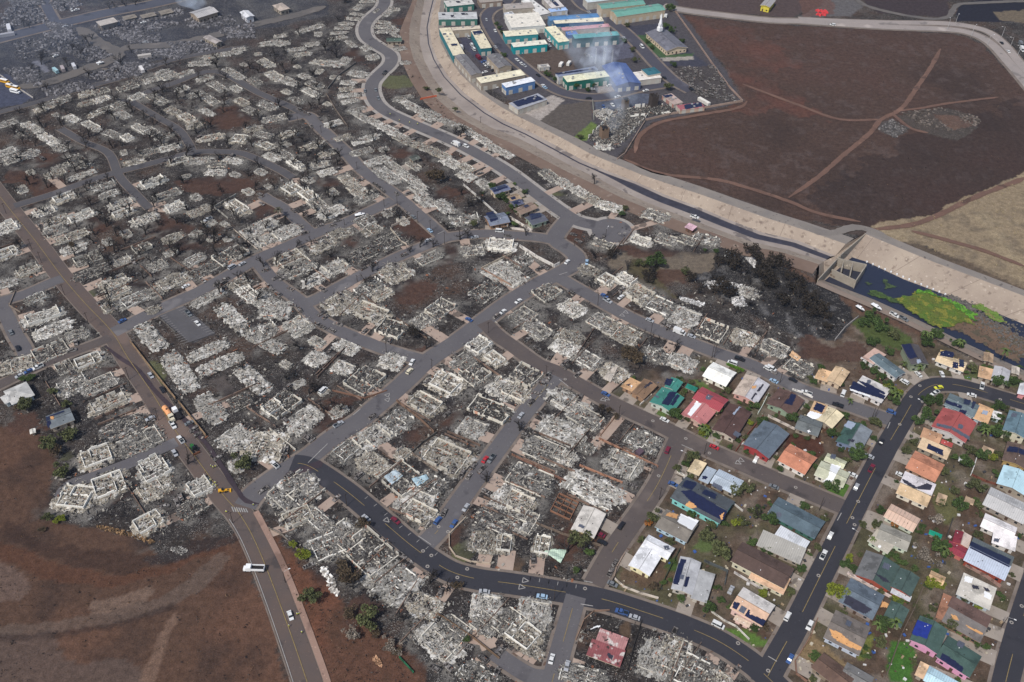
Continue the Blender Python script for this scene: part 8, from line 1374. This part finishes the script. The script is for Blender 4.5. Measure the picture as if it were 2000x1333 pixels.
# ------------------------------------------------------------------ garden, yard and field walls, fences, hedges
WA = [('E', [(1020, 10), (1195, 235), (1372, 455)], 1.8, (142, 118, 92), 'tan boundary wall between highway verge and apartment ruins'), ('E', [(1398, 480), (1500, 610), (1610, 745)], 1.8, (142, 118, 92), 'tan boundary wall below the apartment drive entrance'),
 ('F', [(60, 600), (200, 690), (330, 757), (368, 737)], 2.2, (206, 200, 192), 'white stepped wall around the two storey ruin'), ('G', [(1620, 120), (1760, 240), (1880, 350), (1960, 440)], 1.5, (190, 186, 180), 'ragged white fence behind the surviving solar houses'), ('F', [(0, 385), (150, 478)], 1.8, (214, 206, 196), 'white wall beside the corner solar house'), ('F', [(0, 460), (150, 478)], 1.6, (206, 196, 186), 'white street wall meeting the corner house wall'),
 ('H', [(1275, 95), (1400, 270), (1560, 500), (1700, 690), (1800, 795)], 1.6, (150, 128, 116), 'long pinkish wall between the field and church lots'), ('H', [(1800, 797), (1500, 850), (1240, 898), (1045, 945)], 1.6, (160, 138, 124), 'field wall below the burned car yard and condominium'), ('H', [(1043, 948), (960, 1080), (880, 1210), (822, 1252)], 1.6, (160, 138, 124), 'field wall running down to the channel from the condominium'),
 ('B', [(190, 382), (262, 405), (345, 445)], 1.3, (214, 210, 204), 'low white street wall in front of the brown solar house'), ('B', [(0, 590), (100, 640), (205, 692)], 1.5, (196, 186, 176), 'pale back wall behind the brown solar house'), ('B', [(1640, 870), (1600, 1000), (1580, 1050)], 1.5, (206, 204, 200), 'white fence beside the tan box shed'), ('B', [(1590, 1050), (1700, 1100), (1800, 1130)], 1.3, (112, 70, 56), 'rusty red yard wall behind the pale grey house'),
 ('A', [(1290, 1025), (1350, 1060), (1420, 1060)], 1.3, (206, 200, 190), 'white corner wall beside the charcoal roofed house'), ('A', [(1340, 1075), (1700, 1250), (1800, 1330)], 1.1, (190, 186, 180), 'white side wall behind the charcoal roofed house'), ('A', [(945, 395)[::1], (1000, 500), (1090, 425)][1:], 1.2, (206, 196, 184), 'short pale fence between the brown and teal houses'), ('A', [(2000, 420), (1950, 520), (1920, 570)], 1.4, (190, 196, 184), 'pale fence right of the torn roof house'),
 ('A', [(1960, 590), (1850, 720), (1750, 860)], 1.3, (110, 62, 52), 'dark red fence between brown and slate houses'), ('D', [(385, 840), (330, 980), (210, 1170), (220, 1270), (300, 1330)], 1.2, (130, 100, 84), 'brown wall wrapping the dry corner lot'), ('D', [(620, 485), (790, 585), (960, 675)], 1.6, (206, 190, 184), 'pale pinkish wall between the green and slate houses'), ('D', [(1440, 60), (1380, 250)], 1.5, (70, 66, 62), 'dark fence above the red roofed house'),
 ('D', [(1225, 560), (1130, 780), (1040, 960), (920, 1290)], 1.4, (96, 84, 74), 'long back fence between the two rows of avenue houses'), ('D', [(1540, 425), (1700, 510), (1810, 590)], 1.6, (150, 120, 110), 'long tan wall below the blue and red houses'), ('C', [(1560, 785), (1650, 850), (1750, 900), (1850, 1000)], 1.0, (196, 190, 180), 'curved white garden wall above the street corner lawn'), ('C', [(805, 530), (870, 590), (1000, 640), (1140, 680)], 1.2, (196, 184, 170), 'low pale wall around the scorched corner lot'), ('C', [(880, 330), (815, 440), (800, 500)], 1.2, (150, 130, 116), 'curb wall beside the burned cars at the brown street'),
 ('C', [(1310, 300), (1240, 430), (1165, 590)], 1.5, (60, 66, 52), 'dark fence between the white and grey solar houses'), ('C', [(190, 95), (400, 180), (690, 270)], 1.3, (110, 96, 84), 'brown wall below the half-burned white house'), ('C', [(1500, 390), (1680, 470), (1660, 570)], 1.6, (80, 84, 84), 'grey fence behind the pale grey solar house'), ('C', [(1735, 480), (1850, 550), (2000, 640)], 1.3, (190, 184, 180), 'white wall between brown house and solar house'), ('C', [(1010, 860), (950, 1050), (900, 1250)], 1.3, (50, 46, 44), 'charred fence right of the collapsed red roof'), ('C', [(1475, 1030), (1390, 1160), (1290, 1320)], 1.3, (96, 84, 76), 'charred fence left of the last bottom ruin'), ('C', [(500, 1000), (560, 850), (640, 780), (760, 775)], 1.0, (130, 106, 90), 'curved low wall around the collapsed red roof lot'),
 ('L', [(1640, 50), (1510, 180), (1510, 280), (1560, 350), (1680, 395), (1830, 410), (1845, 360)], 1.1, (176, 160, 142), 'pale rounded wall around the dry lawn corner'), ('L', [(100, 130), (200, 180), (330, 300)], 1.0, (120, 110, 100), 'thin wall at the top of the red verge'), ('L', [(1420, 800), (1700, 990), (1900, 1150)], 1.2, (110, 90, 72), 'brown wall between the bottom ruins'), ('L', [(1120, 1140), (1230, 1260)], 1.2, (40, 96, 66), 'bright green mesh fence at the verge'),
 ('K', [(1225, 870), (1300, 800), (1410, 720)], 1.5, (90, 84, 78), 'dark wall edging the red-brown yard'), ('K', [(1100, 470), (1300, 630), (1390, 715)], 1.5, (120, 96, 80), 'long brown wall beside the red-brown yard'), ('K', [(600, 390), (850, 450), (1020, 390)], 1.0, (120, 90, 74), 'broken brown wall around the blackened corner ruin'), ('K', [(110, 690), (310, 855)], 1.3, (190, 184, 172), 'pale thin wall slanting to the main connector'), ('K', [(1220, 880), (1420, 1025)], 1.3, (130, 116, 104), 'brown wall above the big ruin on the short street'),
 ('G', [(1060, 440), (1210, 375)], 1.3, (170, 158, 146), 'pale wall at the back of the bare red yard'), ('G', [(1050, 460), (1130, 560), (1175, 585)], 1.3, (180, 168, 152), 'pale wall at the side of the bare red yard'), ('G', [(1760, 770), (1920, 690), (1990, 660)], 1.4, (176, 164, 146), 'tan wall above the hill side ruin'), ('G', [(1760, 775), (1990, 905)], 1.4, (150, 122, 104), 'tan wall below the hill side ruin'), ('N', [(1670, 290), (1840, 195)], 1.2, (150, 146, 138), 'pale wall right of the dark empty lot'), ('N', [(1675, 295), (1780, 380)], 1.2, (150, 146, 138), 'pale wall below the dark empty lot'), ('N', [(1780, 425), (1900, 530), (2010, 620)], .6, (176, 164, 150), 'double pale kerb wall leading down to the crossing'), ('N', [(1240, 1150), (1370, 1270)], 1.2, (96, 92, 88), 'wall along the left of the striped car park'), ('N', [(160, 1110), (75, 1060), (120, 950)], 1.0, (130, 116, 104), 'low wall around the left lane corner'),
 ('H', [(630, 790), (640, 940)], 1.2, (150, 150, 140), 'low wall between lawn and condominium car park'), ('I', [(1285, 782), (1410, 758)], 1.4, (190, 96, 66), 'orange-red wall beside the channel ruins'), ('I', [(560, 700), (640, 600), (780, 500)], 1.4, (110, 104, 98), 'dark fence curving behind the winding street ruins'), ('I', [(550, 740), (620, 860), (720, 1000)], 1.4, (116, 104, 94), 'dark fence running down behind winding street ruins'), ('J', [(0, 590), (120, 680), (260, 770)], 1.2, (170, 164, 158), 'pale wall beside the school buses'),
 ('O', [(700, 1150), (600, 1230), (520, 1330)], 1.5, (150, 144, 140), 'pale curved fence above the smouldering yard'), ('A', [(1090, 755)[::1], (780, 400), (900, 300)][1:], 1.4, (110, 98, 88), 'wall between the last ruin and the brown house'), ('A', [(690, 740), (810, 590)], 1.0, (140, 110, 92), 'thin wall beside the red yard at street corner'), ('A', [(530, 975), (860, 1110)], 1.3, (160, 118, 96), 'orange-tan wall between two large corner ruins'), ('A', [(680, 765), (960, 900), (1140, 985)], 1.3, (150, 112, 92), 'rust-tan wall between the two corner ruins'), ('A', [(0, 890), (200, 990), (420, 1100)], 1.3, (124, 92, 78), 'rust-tan wall below the second ruin of the short street')]
for t, pts, h_, rgb, lb in WA:
    P = T(t, *pts); c = P[0]; m = MB()
    for i in range(len(P) - 1): wall_line(m, P[i] - c, P[i + 1] - c, h_, .35, 0, 0, .3)
    # one closed run: cap blocks hide the joints
    o = m.build('boundary_wall' if 'fence' not in lb else 'yard_fence', mat('wallrun_%d_%d_%d' % rgb, lin(rgb), .95, .2, .35, speck=(tuple(v * .55 for v in lin(rgb)), .3, .3))); o.location = (c.x, c.y, 0); tag(o, lb, 'fence' if 'fence' in lb else 'wall')
hd = leafcrown(5, 10, (0, 0, 0)); hp = T('A', (1680, 185), (1805, 235)); m = MB(); rr = random.Random(3)
for i in range(1300):
    u = rr.random(); p = hp[0].lerp(hp[1], u) - hp[0]; s_ = .3; v = Vector((p.x + rr.uniform(-.6, .6), p.y + rr.uniform(-.6, .6), rr.uniform(.1, 1.3))); m.add([v + Vector((rr.uniform(-s_, s_), rr.uniform(-s_, s_), rr.uniform(-s_, s_))) for _ in range(4)], [(0, 1, 2, 3)])
o = m.build('hedge', mat('hedge_leaf', lin((84, 120, 36)), .9, .3, 1.5)); o.location = hp[0]; tag(o, 'bright clipped green hedge along the upper cross street', 'hedge')
# parking bay lines
m = MB()
for i in range(14):
    u = i / 13; a = (311 + 44 * u, 621 + 52 * u); wall_line(m, at(a), at((a[0] + 14, a[1] - 4.5)), .02, .14, .37)
    a = (345 + 62 * u, 604 + 50 * u); wall_line(m, at(a), at((a[0] + 13, a[1] - 4.5)), .02, .14, .37)
o = m.build('parking_bay_lines', M_whl); o['kind'] = 'structure'
for t, cs, nm, rgb in (('N', [(1235, 1140), (1435, 1060), (1680, 1275), (1480, 1345)], 'car_park', (84, 82, 84)),):
    P = T(t, *cs); m = MB(); m.add([(p.x, p.y, .33) for p in P], [(0, 1, 2, 3)]); m.build(nm, mat('car_park_asphalt', lin(rgb), .95, .1, .15))['kind'] = 'structure'
# bits of junk standing in the yards of the unburned quarter
JC = [mat('junk_%d' % i, lin(c), .7, .2, 2) for i, c in enumerate(((200, 198, 196), (60, 90, 150), (90, 70, 58), (150, 130, 104), (60, 60, 62), (180, 170, 150)))]
rj = random.Random(77); SK = SKIRT; m = MB(); k = 0
poly_n = T('X', (1240, 735), (1440, 690), (1560, 740), (1680, 680), (1900, 690), (2040, 760), (2040, 1400), (1560, 1330), (1380, 1245), (1200, 1150), (1330, 880))
while k < 1500:
    p = at((rj.uniform(1190, 2040), rj.uniform(680, 1340))); k += 1
    if not inpoly(poly_n, np.array([[p.x]]), np.array([[p.y]]))[0, 0]: continue
    d, q, _ = near_road(p.x, p.y)
    if d < q[4] + 1.6: continue
    if any(abs((p.x - x) * math.cos(a) + (p.y - y) * math.sin(a)) < W / 2 + .3 and abs(-(p.x - x) * math.sin(a) + (p.y - y) * math.cos(a)) < D / 2 + .3 for x, y, W, D, a in SK): continue
    s_ = rj.choice([.3, .5, .8, 1.3]); m.box((p.x, p.y, s_ * .25), (s_, s_ * rj.uniform(.3, .9), s_ * .5), rj.uniform(0, 3), rj.randrange(6))
o = m.build('yard_clutter', JC); o['kind'] = 'stuff'; o['label'] = 'small boxes, boards and garden litter in the yards'
flush()
# ------------------------------------------------------------------ smoke and haze
def vol(name, dens_, c_, noise_=None, an=-.6):
    m = bpy.data.materials.new(name); m.use_nodes = True; n = m.node_tree.nodes; n.remove(n['Principled BSDF']); pv = n.new('ShaderNodeVolumePrincipled'); pv.inputs['Color'].default_value = (*c_, 1); pv.inputs['Density'].default_value = dens_; pv.inputs['Anisotropy'].default_value = an
    m.node_tree.links.new(pv.outputs[0], n['Material Output'].inputs['Volume'])
    if noise_:
        tc = n.new('ShaderNodeTexCoord'); nz = n.new('ShaderNodeTexNoise'); nz.inputs['Scale'].default_value = noise_; nz.inputs['Detail'].default_value = 3; mr = n.new('ShaderNodeMapRange'); mr.inputs[1].default_value = .42; mr.inputs[2].default_value = .75; mr.inputs[3].default_value = 0; mr.inputs[4].default_value = dens_
        m.node_tree.links.new(tc.outputs['Object'], nz.inputs['Vector']); m.node_tree.links.new(nz.outputs[0], mr.inputs[0]); m.node_tree.links.new(mr.outputs[0], pv.inputs['Density'])
    return m
for i, (p0, p1, r0, r1, dn, lb) in enumerate((((1190, 262), (1185, 60), 5, 26, .05, 'blue-white smoke rising from the burned condominium'), ((1215, 215), (1130, 20), 8, 34, .018, 'thin smoke drifting over the warehouses'), ((382, 20), (372, -5), 6, 14, .05, 'smoke puff above the buckled roof building'))):
    a = at(p0, 2); b_ = at(p1, 30); mid = (a + b_) / 2; m = MB(); n = 12; vs = []; L_ = 9
    for j in range(L_ + 1):
        u = j / L_; c = a.lerp(b_, u) + Vector((6 * math.sin(u * 7 + i), 0, 4 * math.sin(u * 5))); r_ = (r0 + (r1 - r0) * u) * (.5 + .5 * math.sin(math.pi * min(1, u * 1.1 + .12)) ** .5)
        for k in range(n):
            t_ = 2 * math.pi * k / n; vs.append((c.x + math.cos(t_) * r_, c.y + 0.3 * math.sin(t_) * r_, max(.6, c.z + math.sin(t_) * r_ * .45)))
    m.add(vs, [(j * n + k, j * n + (k + 1) % n, (j + 1) * n + (k + 1) % n, (j + 1) * n + k) for j in range(L_) for k in range(n)] + [tuple(reversed(range(n))), tuple(range(L_ * n, L_ * n + n))])
    me_ = m.mesh('smoke', []); bm_ = bmesh.new(); bm_.from_mesh(me_); bmesh.ops.recalc_face_normals(bm_, faces=bm_.faces); bm_.to_mesh(me_); m.f = [tuple(p_.vertices) for p_ in me_.polygons]
    o = m.build('smoke', vol('smoke_%d' % i, dn, (.74, .84, 1.0), .09)); o['kind'] = 'stuff'; o['label'] = lb
P_ = T('X', (-200, -60), (640, -60), (600, 40), (330, 150), (-200, 330)); m = MB(); m.prism([(p.x, p.y) for p in P_][::-1], 1.5, 60); me_ = m.mesh('s', []); bm_ = bmesh.new(); bm_.from_mesh(me_); bmesh.ops.recalc_face_normals(bm_, faces=bm_.faces); bm_.to_mesh(me_); me_.materials.append(vol('smoke_veil', .0016, (.55, .70, 1.0), .012, an=0)); o = bpy.data.objects.new('smoke', me_); link(o); o['kind'] = 'stuff'; o['label'] = 'blue smoke veil over the upper left yards'
m = MB(); m.box((0, 700, 180), (5200, 5600, 384)); o = m.build('haze', vol('haze', .000035, (.64, .76, 1.0), an=0)); o['kind'] = 'stuff'
